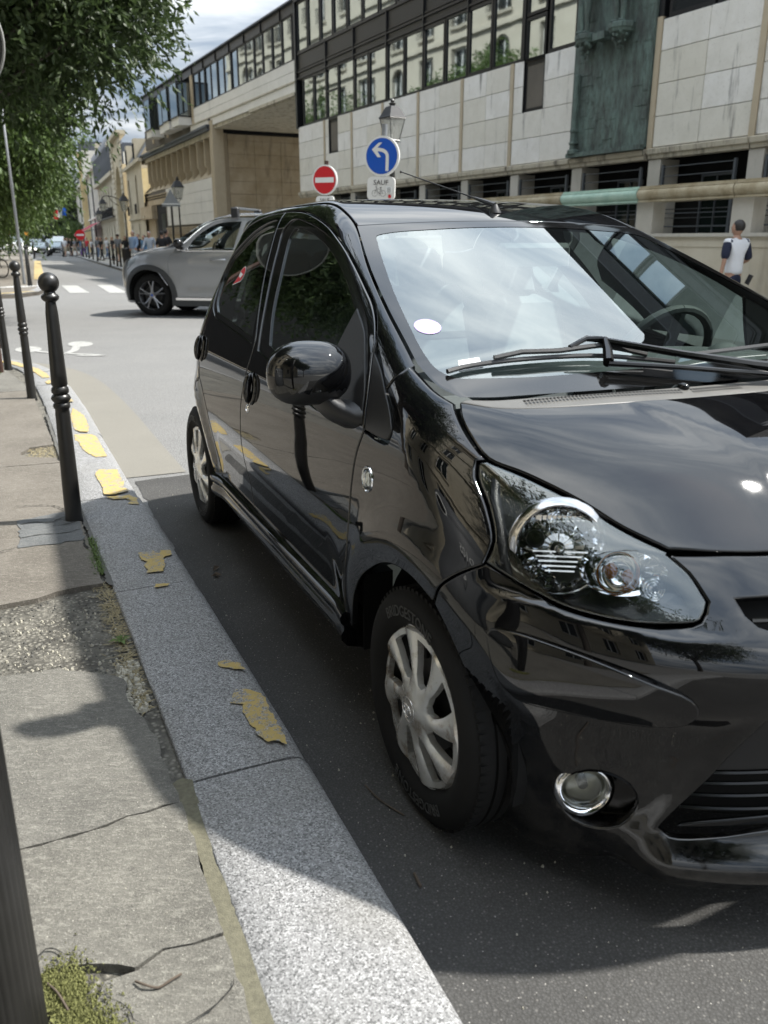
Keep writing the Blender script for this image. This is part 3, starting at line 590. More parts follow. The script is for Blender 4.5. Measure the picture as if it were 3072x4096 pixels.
# headlights
hl = A.outline('front', [('top', hood_side[3:]), ('front', D8(hl_inner)), ('front', D8(hl_low)), ('front', D8(hl_rear))], step=.012)
for s_ in BOTH:
    lens = A.panel('headlight', 'lens_glass', 'front', hl, parent=car, sides=(s_,), grid=.02, off=-.001, gap=.002, flange=.02, rnd=.004)[0]
    # housing bowl: lens outline pushed inwards
    def hb(name, mat, inset, off0, off1, in1):
        P0 = front_pts([(a_/.8*180/math.pi, b_) for a_, b_ in A.offset(hl, inset)], off0); P1 = front_pts([(a_/.8*180/math.pi, b_) for a_, b_ in A.offset(hl, in1)], off1)
        n_ = len(P0); v = [(p[0], -s_*p[1], p[2]) for p in list(P0)+list(P1)]; m = MB(); f = [(i, (i+1) % n_, n_+(i+1) % n_, n_+i) for i in range(n_)]
        m.add(v, f); return m, n_
    m, n_ = hb('x', '', .006, -.008, -.055, .012)
    back = list(range(n_, 2*n_)); m.f.append(tuple(back)); b_o = m.build('lamp_housing', 'lamp_housing', lens, False)
    def frame(c, nrm): return Matrix.Translation(Vector((c[0], -s_*c[1], c[2]))) @ Vector((nrm[0], -s_*nrm[1], nrm[2])).normalized().to_track_quat('Z', 'Y').to_matrix().to_4x4()
    def put(mb, M_): mb.v = [tuple(M_ @ Vector(p)) for p in mb.v]; return mb
    c = np.array([.316, .645, .742])-np.array([.80, .42, .25])*.032; M1 = frame(c, (.80, .46, .30))
    mb_ = MB().lathe([(.014, -.035), (.03, -.034), (.05, -.027), (.066, -.014), (.076, .002), (.080, .012)], 72)
    mb_.v = [(q_[0]*(1-.05*(abs((math.atan2(q_[1], q_[0])*9/math.pi) % 1-.5)*2)), q_[1]*(1-.05*(abs((math.atan2(q_[1], q_[0])*9/math.pi) % 1-.5)*2)), q_[2]+.004*(int(math.atan2(q_[1], q_[0])*4/math.pi+8) % 2)) for q_ in mb_.v]
    put(mb_, M1).build('reflector', 'chrome', lens, False)
    mb_ = MB()
    for q_ in range(5): mb_.box(-.05+.006*q_, .052-.006*q_, -.006-.009*q_, -.003-.009*q_, -.028+.004*q_, .002)
    put(mb_, M1).build('reflector_steps', 'chrome', lens)
    put(MB().lathe([(.080, .012), (.083, .014), (.093, .008), (.098, .000)], 40), M1).build('reflector_ring', 'lamp_chrome', lens, True, 40)
    m = MB()
    for k in range(11):  # fluted strips in the upper half of the reflector
        x = -.045+k*.009; m.add([(x, .030, -.012), (x+.005, .032, -.006), (x+.009, .030, -.012), (x+.006, .062, .004), (x+.010, .063, .010), (x-.001, .062, .004)], [(0, 1, 4, 5), (1, 2, 3, 4)])
    put(m, M1).build('reflector_flutes', 'chrome', lens)
    m = MB(); m.lathe([(.0, .022), (.007, .020), (.009, .012), (.009, -.03)], 14); put(m, M1).build('bulb', 'chrome', lens, True)
    put(MB().lathe([(.011, .0), (.016, .004), (.018, -.002), (.018, -.03)], 16, (-.045, .018, 0)), M1).build('reflector_collar', 'steel_dark', lens, True)
    c = np.array([.402, .578, .715])-np.array([.85, .40, .2])*.022; M2 = frame(c, (.85, .42, .2))
    put(MB().lathe([(.010, -.022), (.022, -.018), (.032, -.006), (.038, .006), (.041, .008)], 28), M2).build('indicator_reflector', 'chrome', lens, True, 60)
    mb_ = MB().lathe([(.0, -.03), (.03, -.026), (.045, -.012), (.050, .004)], 36); mb_.v = [(q_[0]*1.55+.012, q_[1]*.86, q_[2]-.004) for q_ in mb_.v]; put(mb_, M2).build('side_reflector', 'chrome', lens, True, 25)
    put(MB().ball((-.012, .004, .0), .012, 10, 6, (1, 1.3, .8)), M2).build('indicator_bulb', 'amber', lens, True)
    put(MB().ball((.017, -.006, .003), .010, 10, 6, (1.1, 1.3, .8)), M2).build('indicator_bulb', 'amber', lens, True)
    c = np.array([.448, .535, .695])-np.array([.85, .40, .2])*.016; M3 = frame(c, (.85, .42, .2))
    for q in range(4): put(MB().lathe([(.004+.005*q, .004-.002*q), (.0065+.005*q, .006-.002*q), (.009+.005*q, .002-.002*q)], 22), M3).build('lens_ring', 'chrome', lens, True, 60)
# sill skirt
m = MB(); prof = [(.742, .345), (.775, .345), (.793, .337), (.800, .325), (.797, .308), (.788, .300), (.789, .288), (.797, .275), (.796, .258), (.780, .240), (.745, .226), (.66, .222)]
xs = np.linspace(-.405, -1.95, 40); rows = []
for i, x in enumerate(xs):
    e0 = .012*math.exp(-((x+.405)/.05)**2)+.018*math.exp(-((x+1.93)/.07)**2)
    rows.append([(x, y+(e0 if y > .77 else 0), z) for y, z in prof])
for s_ in BOTH:
    m = MB(); v = [(p[0], -s_*p[1], p[2]) for r_ in rows for p in r_]; n_ = len(prof)
    m.add(v, [(i*n_+j, i*n_+j+1, (i+1)*n_+j+1, (i+1)*n_+j) for i in range(len(xs)-1) for j in range(n_-1)]+[tuple(range(n_)), tuple(range((len(xs)-1)*n_, len(xs)*n_))]); m.build('sill_skirt', 'paint', car, True, 50)
# rear quarter, hatch, rear bumper
qk = [('side', S_c), ('side', [(-1.86, .335), (-1.93, .31)]), ('side', [(-1.93, .31), (-1.975, .40), (-2.04, .49), (-2.14, .565), (-2.26, .605), (-2.38, .605), (-2.47, .585)]), ('side', [(-2.47, .585), (-2.5, .62)]),
      ('back', [(R(70)*.75, .64), (R(52)*.75, .66)]), ('back', [(R(52)*.75, .66), (R(52)*.75, .92)]), ('top', [(-2.55, .56), (-2.36, .50)]), ('side', [(-2.34, 1.235), (-2.28, 1.235), (-2.20, 1.25)])]
quarter = A.outline('back', qk)
for sgn in BOTH: A.panel('rear_quarter', 'paint', 'back', quarter, parent=car, sides=(sgn,), grid=.03)
rb = A.outline('back', [('back', [(0, .64), (R(30)*.75, .645), (R(52)*.75, .655), (R(70)*.75, .635)]), ('side', [(-2.5, .615), (-2.47, .585), (-2.57, .54), (-2.62, .45), (-2.62, .3)]), ('back', [(R(50)*.75, .22), (R(25)*.75, .2), (0, .2)])])
rb = rb+[(-a, b) for a, b in reversed(rb) if abs(a) > .004]
A.panel('rear_bumper', 'paint', 'back', rb, parent=car, grid=.04)
ht = A.outline('back', [('back', [(0, .65), (R(30)*.75, .655), (R(51)*.75, .665)]), ('back', [(R(51)*.75, .665), (R(51)*.75, .92)]), ('back', [(R(51)*.75, .92), (R(28)*.75, .93), (0, .935)])]); ht = ht+[(-a, b) for a, b in reversed(ht) if abs(a) > .004]
A.panel('tailgate', 'paint', 'back', ht, parent=car, grid=.04)
rw = [(-2.40, 0), (-2.39, .25), (-2.375, .42), (-2.42, .47), (-2.55, .52), (-2.63, .50), (-2.67, .3), (-2.675, 0)]
rwp = A.outline('top', [('top', rw)]); rwp = rwp+[(a, -b) for a, b in reversed(rwp) if abs(b) > .004]
A.panel('rear_window', 'side_glass', 'top', rwp, parent=car, grid=.05, off=-.004, edge=False)
# side lamp, lock, handles
def side_frame(x, z, off=0.):
    p = A.p3('side', [(x, z)]); n_ = grad(p)[0]; p = p[0]+n_*off
    return p, n_
def on_side(mb, x, z, off, s_, name, mat, par, sm=True):
    p, n_ = side_frame(x, z, off); M_ = Matrix.Translation(Vector((p[0], -s_*p[1], p[2]))) @ Vector((n_[0], -s_*n_[1], n_[2])).to_track_quat('Z', 'Y').to_matrix().to_4x4()
    mb.v = [tuple(M_ @ Vector(q)) for q in mb.v]; return mb.build(name, mat, par, sm, 60)
for s_ in BOTH:
    so = on_side(MB().ball((0, 0, 0), .026, 24, 10, (1.0, 1., .35)), -.232, .754, .002, s_, 'side_indicator', 'lens_glass', FENDER)
    on_side(MB().lathe([(.0, .001), (.012, .003), (.020, .001), (.027, .0), (.030, .003), (.032, -.002)], 24), -.232, .754, .0, s_, 'lamp_rim', 'chrome', so)
on_side(MB().lathe([(.0, .0), (.007, .001), (.008, .004), (.013, .003), (.015, -.001)], 20), -1.302, .730, .001, 1, 'door_lock', 'chrome', DOOR_F)
for (x, z, dr) in ((-1.262, .806, DOOR_F), (-2.075, .850, DOOR_R)):
    # round dished recess with a vertical grip across it
    on_side(MB().lathe([(.0, -.001), (.030, .0), (.041, .003), (.046, .006), (.050, .0065), (.055, .003), (.057, .0)], 32), x, z, .001, 1, 'handle_cup', 'paint', dr)
    h = MB(); q = []
    for i in range(13):
        a = -1+2*i/12; q.append((a*.050, .0, .002+.014*math.sqrt(max(0, 1-a*a))))
    h.tube([(b, a, c_) for a, b, c_ in q], [.006+.009*math.sqrt(max(0, 1-(-1+i/6)**2)) for i in range(13)], 12)
    on_side(h, x, z, .0, 1, 'door_handle', 'paint', dr)
# door mirror
def mirror(s_):
    c = Vector((-.43, -s_*.872, .978)); m = MB(); v = []; nu, nv = 36, 20
    def sh(th, ph, part):
        # super-ellipsoid: lateral .125, vertical .083, depth forward .085 back .05
        a, b, d = .122, .082, .080
        x = math.sin(ph)*0; sx = math.cos(ph)
        return None
    prof = []
    for j in range(nv+1):
        ph = math.pi*.56*j/nv   # 0 at the nose
        r_ = math.sin(min(ph, math.pi/2))**.9 if ph < math.pi/2 else 1-.10*((ph-math.pi/2)/(math.pi*.06))**2; prof.append((r_, math.cos(ph)))
    for r_, cx in prof:
        for i in range(nu):
            a = 2*math.pi*i/nu; yy = math.copysign(abs(math.cos(a))**.80, math.cos(a)); zz_ = math.copysign(abs(math.sin(a))**.84, math.sin(a))
            v.append((c.x+.085*cx, c.y+.106*r_*yy, c.z+.078*r_*zz_+.0*cx))
    f = [(j*nu+i, j*nu+(i+1) % nu, (j+1)*nu+(i+1) % nu, (j+1)*nu+i) for j in range(nv) for i in range(nu)]
    up_f = [q for q in f if sum(v[k][2] for k in q)/4 > c.z-.036]; lo_f = [q for q in f if q not in up_f]
    par = DOOR_F if s_ == 1 else car
    mo = mesh('door_mirror', v, up_f, 'paint', par); fixm(mo); lo = mesh('mirror_base_shell', [(p[0], p[1]*1.0, p[2]) for p in v], lo_f, 'black_plastic', mo); fixm(lo)
    MB().prism([(c.y-.09, c.z-.02), (c.y-.07, c.z-.056), (c.y+.07, c.z-.056), (c.y+.09, c.z-.02), (c.y+.08, c.z+.045), (c.y, c.z+.062), (c.y-.08, c.z+.045)], c.x-.012, c.x-.008, 'yz').build('mirror_glass', 'chrome', mo)
    st = MB(); base = Vector((-.50, -s_*.770, .868))
    for k, (t0, w_) in enumerate(((0, 1),)):
        path = [Vector((-.40, -s_*.775, .880)), Vector((-.41, -s_*.795, .882)), Vector((-.425, -s_*.825, .900)), Vector((-.44, -s_*.855, .93))]
        v2 = []; n_ = 14
        for i, p in enumerate(path):
            hh = [.034, .034, .036, .034][i]; ww = [.10, .09, .075, .06][i]
            for q in range(n_): a = 2*math.pi*q/n_; v2.append((p.x+ww*math.cos(a), p.y, p.z+hh*math.sin(a)-.006))
        st.add(v2, [(i*n_+q, i*n_+(q+1) % n_, (i+1)*n_+(q+1) % n_, (i+1)*n_+q) for i in range(3) for q in range(n_)]+[tuple(range(n_)), tuple(range(3*n_, 4*n_))])
    st.build('mirror_arm', 'black_plastic', mo, True, 60)
def fixm(o):
    b = bmesh.new(); b.from_mesh(o.data); bmesh.ops.remove_doubles(b, verts=b.verts, dist=1e-5)
    for v_ in [v_ for v_ in b.verts if not v_.link_faces]: b.verts.remove(v_)
    bmesh.ops.recalc_face_normals(b, faces=b.faces); b.to_mesh(o.data); b.free(); o.data.shade_smooth()
mirror(1); mirror(-1)
# antenna
m = MB(); m.lathe([(.022, 0), (.020, .006), (.012, .02), (.008, .028)], 16, (-1.045, 0, 1.368)); an = m.build('antenna', 'black_plastic', rof, True)
m = MB(); m.tube([(-1.045, 0, 1.392), (-1.10, 0, 1.404), (-1.18, 0, 1.42)], [.009, .008, .005], 8); m.tube([(-1.18, 0, 1.42), (-1.70, -.04, 1.537)], [.0028, .0022], 6); m.ball((-1.70, -.04, 1.537), .005, 8, 6); m.build('antenna_rod', 'black_plastic', an, True)
# wipers
def P3w(x, y, dz): p = A.p3('top', [(x, y)])[0]; return (p[0], -p[1], p[2]+dz)
m = MB(); bl = [P3w(x, y, .010) for x, y in [(-.153, .641), (-.159, .60), (-.153, .49), (-.133, .345), (-.113, .25), (-.080, .166), (-.045, .091)]]
m.tube(cr_curve(bl, .03), .006, 6); wp = m.build('wiper', 'black_plastic', car, True)
m = MB(); m.tube([P3w(-.155, .52, .020), P3w(-.150, .45, .026), P3w(-.135, .36, .024), P3w(-.124, .25, .030), P3w(-.10, .20, .026), P3w(-.075, .15, .020)], .0065, 6); m.build('wiper_bridge', 'black_plastic', wp, True)
m = MB(); m.tube([P3w(-.133, .33, .030), P3w(-.140, .28, .042), P3w(-.118, .242, .044), P3w(-.08, .262, .034), P3w(-.045, .285, .026)], [.006, .007, .009, .012, .013], 8)
m.tube([P3w(-.115, .245, .044), P3w(-.02, .09, .038), P3w(.06, -.05, .036), P3w(.10, -.16, .034)], [.008, .009, .011, .014], 8)
m.tube([P3w(-.045, .285, .024), P3w(.02, .13, .026), P3w(.07, .02, .028), P3w(.10, -.16, .02)], [.007, .006, .006, .008], 8); m.build('wiper_arm', 'gloss_black_plastic', wp, True)
m = MB(); m.tube([P3w(-.12, -.55, .012), P3w(-.115, -.3, .012), P3w(-.07, 0.05, .012)], .006, 6); m.tube([P3w(-.11, -.30, .03), P3w(.05, -.50, .03)], .009, 6); m.build('wiper', 'black_plastic', car, True)
m = MB(); q = P3w(.060, .156, 0); m.ball((q[0], q[1], q[2]), .012, 12, 8, (1.3, 1, .8)); m.build('washer_nozzle', 'gloss_black_plastic', HOOD, True)
# wheels
def tyre_profile():
    o_ = [(.180, -.01), (.189, -.006), (.196, .006), (.22, .016), (.245, .017), (.262, .010), (.271, -.002), (.277, -.014)]
    pr = list(o_); z = -.014
    for k, zc in enumerate((-.038, -.065, -.092, -.118)): pr += [(.2785, zc+.004), (.271, zc+.003), (.271, zc-.003), (.2785, zc-.004)]
    pr += [(.277, -.142), (.27, -.152), (.245, -.172), (.19, -.165)]
    return pr
t = NT('tyre_rubber'); cx = t.co(True); wv = t.N('ShaderNodeTexWave'); t.l.new(cx, wv.inputs[0]); 
t.set(Base_Color=t.mix(t.noise(25, 5, .7), (.004, .004, .004), (.011, .0105, .010)), Roughness=.8, Specular_IOR_Level=.3)
MATS['tyre'] = t.m
def make_wheel(name):
    g_ = empty(name); 
    ty = MB().lathe(tyre_profile(), 72, axis='y').build('tyre', 'tyre', g_, True, 50)
    # shoulder blocks
    m = MB()
    for i in range(78):
        a = 2*math.pi*i/78; M_ = Matrix.Rotation(a, 4, 'Y'); m.box(-.0075, .0058, -.034, -.001, .2665, .2778, M_ @ Matrix.Rotation(.0, 4, 'X')); m.box(-.0075, .0058, -.152, -.122, .2665, .2778, M_)
    sb = m.build('tread_blocks', 'tyre', ty); sb['kind'] = 'stuff'
    for wd, a0 in (('BRIDGESTONE', R(8)),):
        v, f = text_data(wd, .036, .0008)
        for off_ in (0, math.pi):
            vv = []; m = MB()
            for x, y, z in v: a = -x/.222+off_+a0; r_ = .213+y; vv.append((r_*math.sin(a), .0185+z, r_*math.cos(a)))
            m.add(vv, f); m.build('tyre_lettering', 'rubber_mark', ty)
    # silver cover
    nr = 26; rs = [0., .012, .024, .030, .034, .045, .055, .063]+list(np.linspace(.070, .168, 16))+[.174, .182, .188, .191]
    NB = 8; nb, no = 7, 6
    def edges(r_):   # blade angular limits (fraction of a sector) with swirl
        tw = -.9*(r_-.06)/.11*.35
        if r_ < .07: half_ = .5
        else:
            q = (r_-.07)/.098; half_ = .18+.07*q+.18*max(0, 1-q*5)+.0*max(0, q-.9)
        return tw-half_, tw+half_
    def dep(r_, u_, blade):
        base = -.010*((r_-.0)/.19)**2-.003+.014*math.exp(-(r_/.07)**2)
        if blade: return base+.007*(1-(2*u_-1)**2)*min(1, max(0, (r_-.05)/.05))+.004*(u_-.5)*min(1, max(0, (r_-.05)/.05))
        return base
    v = []; cols = []
    for k in range(NB):
        for i in range(nb): cols.append((k, 'b', i/nb))
        for i in range(no): cols.append((k, 'o', i/no))
    m_ = len(cols)
    for r_ in rs:
        lo, hi_ = edges(r_)
        for k, ty_, u_ in cols:
            fr_ = lo+(hi_-lo)*u_ if ty_ == 'b' else hi_+(1-(hi_-lo))*u_
            a = (k+fr_)*2*math.pi/NB; d_ = dep(r_, u_, True) if ty_ == 'b' else dep(r_, 0, True)+(dep(r_, 1, True)-dep(r_, 0, True))*(1-u_)*1.0
            if r_ > .186: d_ -= .008
            v.append((r_*math.cos(a), d_+.012, r_*math.sin(a)))
    f = []
    for j in range(len(rs)-1):
        for i in range(m_):
            if cols[i][1] == 'o' and .069 < rs[j] and rs[j+1] < .1695: continue
            f.append((j*m_+i, j*m_+(i+1) % m_, (j+1)*m_+(i+1) % m_, (j+1)*m_+i))
    me_ = mesh('wheel_cover', v, f, 'wheel_silver', g_)
    b = bmesh.new(); b.from_mesh(me_.data); bmesh.ops.remove_doubles(b, verts=b.verts, dist=1e-5); bmesh.ops.recalc_face_normals(b, faces=b.faces)
    be = [e_ for e_ in b.edges if e_.is_boundary]; r_ = bmesh.ops.extrude_edge_only(b, edges=be)
    for v_ in [x for x in r_['geom'] if isinstance(x, bmesh.types.BMVert)]: v_.co.y -= .016
    bmesh.ops.recalc_face_normals(b, faces=b.faces); b.to_mesh(me_.data); b.free(); me_.data.shade_smooth(); me_.data.set_sharp_from_angle(angle=R(38))
    # emblem: three ovals in a ring
    m = MB()
    def ell(cx_, cz_, rx, rz, rr): m.tube([(cx_+rx*math.cos(t_), +.0315, cz_+rz*math.sin(t_)) for t_ in np.linspace(0, 2*math.pi, 25)], rr, 6, False)
    ell(0, 0, .021, .0145, .0012); ell(0, .0, .0065, .0135, .001); ell(0, .0065, .0135, .0055, .001); m.tube([(.029*math.cos(t_), .0275, .029*math.sin(t_)) for t_ in np.linspace(0, 2*math.pi, 33)], .0008, 6, False)
    m.build('wheel_emblem', 'chrome', me_, True)
    # steel wheel with holes behind
    m = MB().lathe([(.0, -.02), (.06, -.024), (.09, -.036), (.13, -.034), (.155, -.045), (.175, -.02), (.180, -.004), (.180, -.16)], 48, axis='y'); m.build('steel_wheel', 'steel_dark', g_, True)
    m = MB()
    for k in range(12): a = 2*math.pi*k/12+.2; m.lathe([(.0, 0), (.016, .0), (.019, .004), (.021, -.004)], 14, (.125*math.cos(a), -.032, .125*math.sin(a)), 'y')
    m.build('wheel_holes', 'dark_void', g_, True)['kind'] = 'stuff'
    return g_
simple('rubber_mark', (.05, .05, .048), .6, var=0)
# wheel is built with its outer face towards +Y; the visible flank is local -Y
wh = make_wheel('front_wheel'); wh.parent = car; wh.location = (0, -.775, .272); wh.rotation_euler = (0, 0, math.pi)
def place_wheel(x, y, ang, name):
    c = copy_tree(wh, car); c.name = name; c.location = (x, y, .272); c.rotation_euler = (0, 0, 0) if y > 0 else (0, 0, math.pi)
    c.rotation_euler = (0, ang, 0 if y > 0 else math.pi); return c
place_wheel(-2.34, -.775, R(17), 'rear_wheel'); place_wheel(0, .775, R(40), 'front_wheel'); place_wheel(-2.34, .775, R(5), 'rear_wheel')
# underbody, wheel wells, inner structure
m = MB(); m.box(-2.55, -.40, -.68, .68, .19, .26); m.box(-.40, .40, -.52, .52, .16, .62); m.box(.0, .36, -.56, .56, .3, .60); m.box(-2.62, -1.95, -.5, .5, .2, .55)
m.box(-1.96, -.40, .66, .745, .22, .44); m.box(-1.96, -.40, -.745, -.66, .22, .44)
m.build('underbody', 'dark_void', car)
for x in (-.01, -2.34):
    for s_ in BOTH:
        m = MB(); m.lathe([(.322, .25), (.322, .0), (.22, -.004), (.10, -.004)] if s_ > 0 else [(.322, 0), (.322, .25), (.22, .254), (.10, .254)], 24, (x, -.71 if s_ < 0 else .46, .285), 'y', -.30, math.pi+.30)
        m.build('wheel_well', 'dark_void', car)
# cabin
m = MB(); m.box(-.42, .02, -.66, .66, .60, .86); m.build('dash_body', 'interior_trim', car)
P = [A.p3('top', [(x, y)])[0] for x in (-.06, -.16, -.28, -.42) for y in np.linspace(-.60, .60, 13)]
dz = [-.035, -.05, -.09, -.14]
v = [(p[0], -p[1], p[2]+dz[i//13]) for i, p in enumerate(P)]
mesh('dashboard', v, [(j*13+i, j*13+i+1, (j+1)*13+i+1, (j+1)*13+i) for j in range(3) for i in range(12)], 'interior_trim', car, smooth=True)
def seat(x, y, nm):
    s_ = MB(); s_.bbox(x-.05, x+.42, y-.24, y+.24, .40, .58, .05); st_ = s_.build(nm, 'seat_fabric', car, True)
    M_ = Matrix.Translation((x-.02, y, .52)) @ Matrix.Rotation(R(-22), 4, 'Y')
    b_ = MB(); b_.bbox(-.07, .06, -.23, .23, 0, .60, .06); b_.v = [tuple(M_ @ Vector(p)) for p in b_.v]; b_.build('seat_back', 'seat_fabric', st_, True)
    h_ = MB(); h_.bbox(-.045, .045, -.12, .12, .60, .78, .04); h_.v = [tuple(M_ @ Vector(p)) for p in h_.v]; h_.build('headrest', 'seat_fabric', st_, True)
seat(-1.25, -.36, 'front_seat'); seat(-1.25, .36, 'front_seat'); seat(-2.0, -.33, 'rear_seat'); seat(-2.0, .33, 'rear_seat')
m = MB(); c = (-.60, .36, .92); Mw = Matrix.Translation(c) @ Matrix.Rotation(R(-65), 4, 'Y')
m.tube([(.18*math.cos(t_), .18*math.sin(t_), 0) for t_ in np.linspace(0, 2*math.pi, 33)], .014, 8, False); m.tube([(-.17, 0, 0), (0, 0, -.02), (.17, 0, 0)], .018, 6); m.tube([(0, -.17, 0), (0, 0, -.02), (0, .17, 0)], .018, 6); m.ball((0, 0, -.02), .06, 12, 8, (1, 1, .5))
m.v = [tuple(Mw @ Vector(p)) for p in m.v]; m.build('steering_wheel', 'interior_trim', car, True)
m = MB(); m.ball((-.36, .38, .93), .075, 16, 10, (.6, 1.1, .95)); m.tube([(-.36, .38, .87), (-.33, .38, .80)], .03, 8); m.build('rev_counter', 'interior_trim', car, True)
m = MB(); m.bbox(-.82, -.78, -.13, .13, 1.205, 1.275, .015); m.build('rear_view_mirror', 'interior_trim', car, True)
m = MB()
for s_ in BOTH: m.box(-1.95, -.45, s_*.70-.02, s_*.70+.02, .33, .87)
m.build('door_cards', 'interior_trim', car)
m = MB(); m.box(-2.45, -2.08, -.55, .55, .84, .87); m.build('parcel_shelf', 'interior_trim', car)
m = MB(); v = [A.p3('top', [(x, y)])[0] for x in (-1.0, -1.3, -1.6, -1.9, -2.2) for y in np.linspace(-.47, .47, 7)]
mesh('headliner', [(p[0], -p[1], p[2]-.04) for p in v], [(j*7+i, j*7+i+1, (j+1)*7+i+1, (j+1)*7+i) for j in range(4) for i in range(6)], 'interior_trim', car, smooth=True)
# tax and parking stickers behind the glass
def ws_quad(pts, off, name, mat):
    P = A.p3('top', pts); n_ = grad(P); P = P+n_*off; return mesh(name, [(p[0], -p[1], p[2]) for p in P], [tuple(range(len(P)))], mat, screen)
ws_quad([(-.369+.036*math.cos(a), .583+.033*math.sin(a)) for a in np.linspace(0, 2*math.pi, 24, endpoint=False)], .0012, 'round_sticker', 'purple_sticker')
ws_quad([(-.369+.024*math.cos(a), .583+.022*math.sin(a)) for a in np.linspace(0, 2*math.pi, 24, endpoint=False)], .0016, 'sticker_centre', 'sticker_white')
ws_quad([(-.206, .585), (-.204, .532), (-.160, .545), (-.160, .607)], .0012, 'paper_ticket', 'sticker_white')
def side_quad(pts, off, name, mat, par):
    P = A.p3('side', pts); n_ = grad(P); P = P+n_*off; return mesh(name, [(p[0], -p[1], p[2]) for p in P], [tuple(range(len(P)))], mat, par)
def drop(sc): 
    c = np.array([-1.868, 1.158]); q = []
    for a in np.linspace(R(-60), R(190), 18): q.append((c[0]+.032*sc*math.cos(a)+.0, c[1]+.027*sc*math.sin(a)))
    q.append((c[0]-.072*sc, c[1]-.040*sc)); return q
side_quad(drop(1.12), -.0095, 'window_sticker', 'sticker_white', DOOR_R); side_quad(drop(1.0), -.009, 'sticker_face', 'sticker_red', DOOR_R)
side_quad([(-1.90, 1.150), (-1.87, 1.143), (-1.846, 1.160), (-1.862, 1.160), (-1.895, 1.166)], -.0085, 'sticker_bar', 'sticker_white', DOOR_R)
# ------------------------------------------------------------------ ground
def G(y): return -.009*(min(max(y, 3), 16)-3)-.004*(min(max(y, 16), 150)-16)
def jag(poly, amp, step, seed=0, closed=True):
    rr = random.Random(seed); P = cr_curve(poly, step) if not closed else [p for i in range(len(poly)) for p in [np.array(poly[i])+(np.array(poly[(i+1) % len(poly)])-np.array(poly[i]))*t_ for t_ in np.linspace(0, 1, max(1, int(math.dist(poly[i], poly[(i+1) % len(poly)])/step)), endpoint=False)]]
    return [(float(p[0])+rr.gauss(0, amp), float(p[1])+rr.gauss(0, amp)) for p in P]
def sheet(name, poly, h, mat, grid=1.5, parent=None, thick=0., ground=True, hfun=None, kind=None):
    pts = [Vector(p) for p in poly]; n = len(pts); xs_ = [p.x for p in pts]; ys_ = [p.y for p in pts]
    nx = int((max(xs_)-min(xs_))/grid); ny = int((max(ys_)-min(ys_))/grid); gp = []
    if nx*ny < 200000 and grid:
        gx, gy = np.meshgrid(min(xs_)+grid*(np.arange(nx)+.5), min(ys_)+grid*(np.arange(ny)+.5)); g_ = np.stack([gx.ravel(), gy.ravel()], 1)
        Q = np.array(poly); ins = np.zeros(len(g_), bool); j = n-1
        for i in range(n):
            c = (Q[i, 1] > g_[:, 1]) != (Q[j, 1] > g_[:, 1]); dd = Q[j, 1]-Q[i, 1]; dd = dd if abs(dd) > 1e-12 else 1e-12
            ins ^= c & (g_[:, 0] < (Q[j, 0]-Q[i, 0])*(g_[:, 1]-Q[i, 1])/dd+Q[i, 0]); j = i
        gp = [Vector(p) for p in g_[ins]]
    r = delaunay_2d_cdt(pts+gp, [(i, (i+1) % n) for i in range(n)], [], 1, 1e-6)
    hz = (lambda x, y: 0) if hfun is None else hfun
    v = [(p.x, p.y, (G(p.y) if ground else 0)+h+hz(p.x, p.y)) for p in r[0]]; f = [tuple(t_) for t_ in r[2]]
    if thick:
        k = len(v); orig = {}
        for i, l_ in enumerate(r[3]):
            for q in l_: orig[q] = i
        ids = [orig[i] for i in range(n)]; v += [(v[i][0], v[i][1], v[i][2]-thick) for i in ids]; f += [(ids[i], ids[(i+1) % n], k+(i+1) % n, k+i) for i in range(n)]
    o = mesh(name, v, f, mat, parent); b = bmesh.new(); b.from_mesh(o.data); bmesh.ops.recalc_face_normals(b, faces=b.faces)
    up = sum(q.normal.z*q.calc_area() for q in b.faces)
    if up < 0: bmesh.ops.reverse_faces(b, faces=b.faces)
    b.to_mesh(o.data); b.free()
    if kind: o['kind'] = kind
    return o
# materials of the street
t = NT('asphalt'); v1 = t.voro(95.); n_a = t.noise(1.3, 6, .6); n_f = t.noise(260, 3, .7)
speck = t.ramp(v1, [(.0, .30), (.35, .19), (.7, .08)])
t.set(Base_Color=t.mix(.55, speck, t.mix(n_a, (.13, .13, .126), (.215, .21, .198))), Roughness=.85); t.bump(t.math('ADD', t.math('MULTIPLY', v1, -1.), t.math('MULTIPLY', n_f, .4)), .55, .006); MATS['asphalt'] = t.m
t = NT('asphalt_shaded'); v1 = t.voro(170.); n_a = t.noise(1.6, 6, .6); n_f = t.noise(260, 3, .7); v2 = t.voro(45.)  # road asphalt toned down, the car's shade is put into its colour
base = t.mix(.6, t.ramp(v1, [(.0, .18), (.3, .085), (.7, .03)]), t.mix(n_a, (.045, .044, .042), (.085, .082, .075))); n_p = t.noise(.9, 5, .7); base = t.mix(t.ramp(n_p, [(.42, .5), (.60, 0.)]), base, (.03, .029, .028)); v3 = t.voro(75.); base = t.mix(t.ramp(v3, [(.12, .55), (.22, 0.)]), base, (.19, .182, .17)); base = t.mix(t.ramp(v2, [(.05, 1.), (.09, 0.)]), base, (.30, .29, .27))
t.set(Base_Color=base, Roughness=.9); t.bump(t.math('ADD', t.math('MULTIPLY', v1, -1.), t.math('MULTIPLY', n_f, 1.6)), .45, .005); MATS['asphalt_shaded'] = t.m
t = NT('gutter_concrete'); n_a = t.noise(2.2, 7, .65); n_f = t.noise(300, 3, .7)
t.set(Base_Color=t.mix(t.ramp(n_f, [(.35, .0), (.7, 1.)]), t.mix(n_a, (.10, .095, .082), (.16, .152, .132)), (.22, .208, .18)), Roughness=.9); t.bump(n_f, .25, .003); MATS['gutter'] = t.m
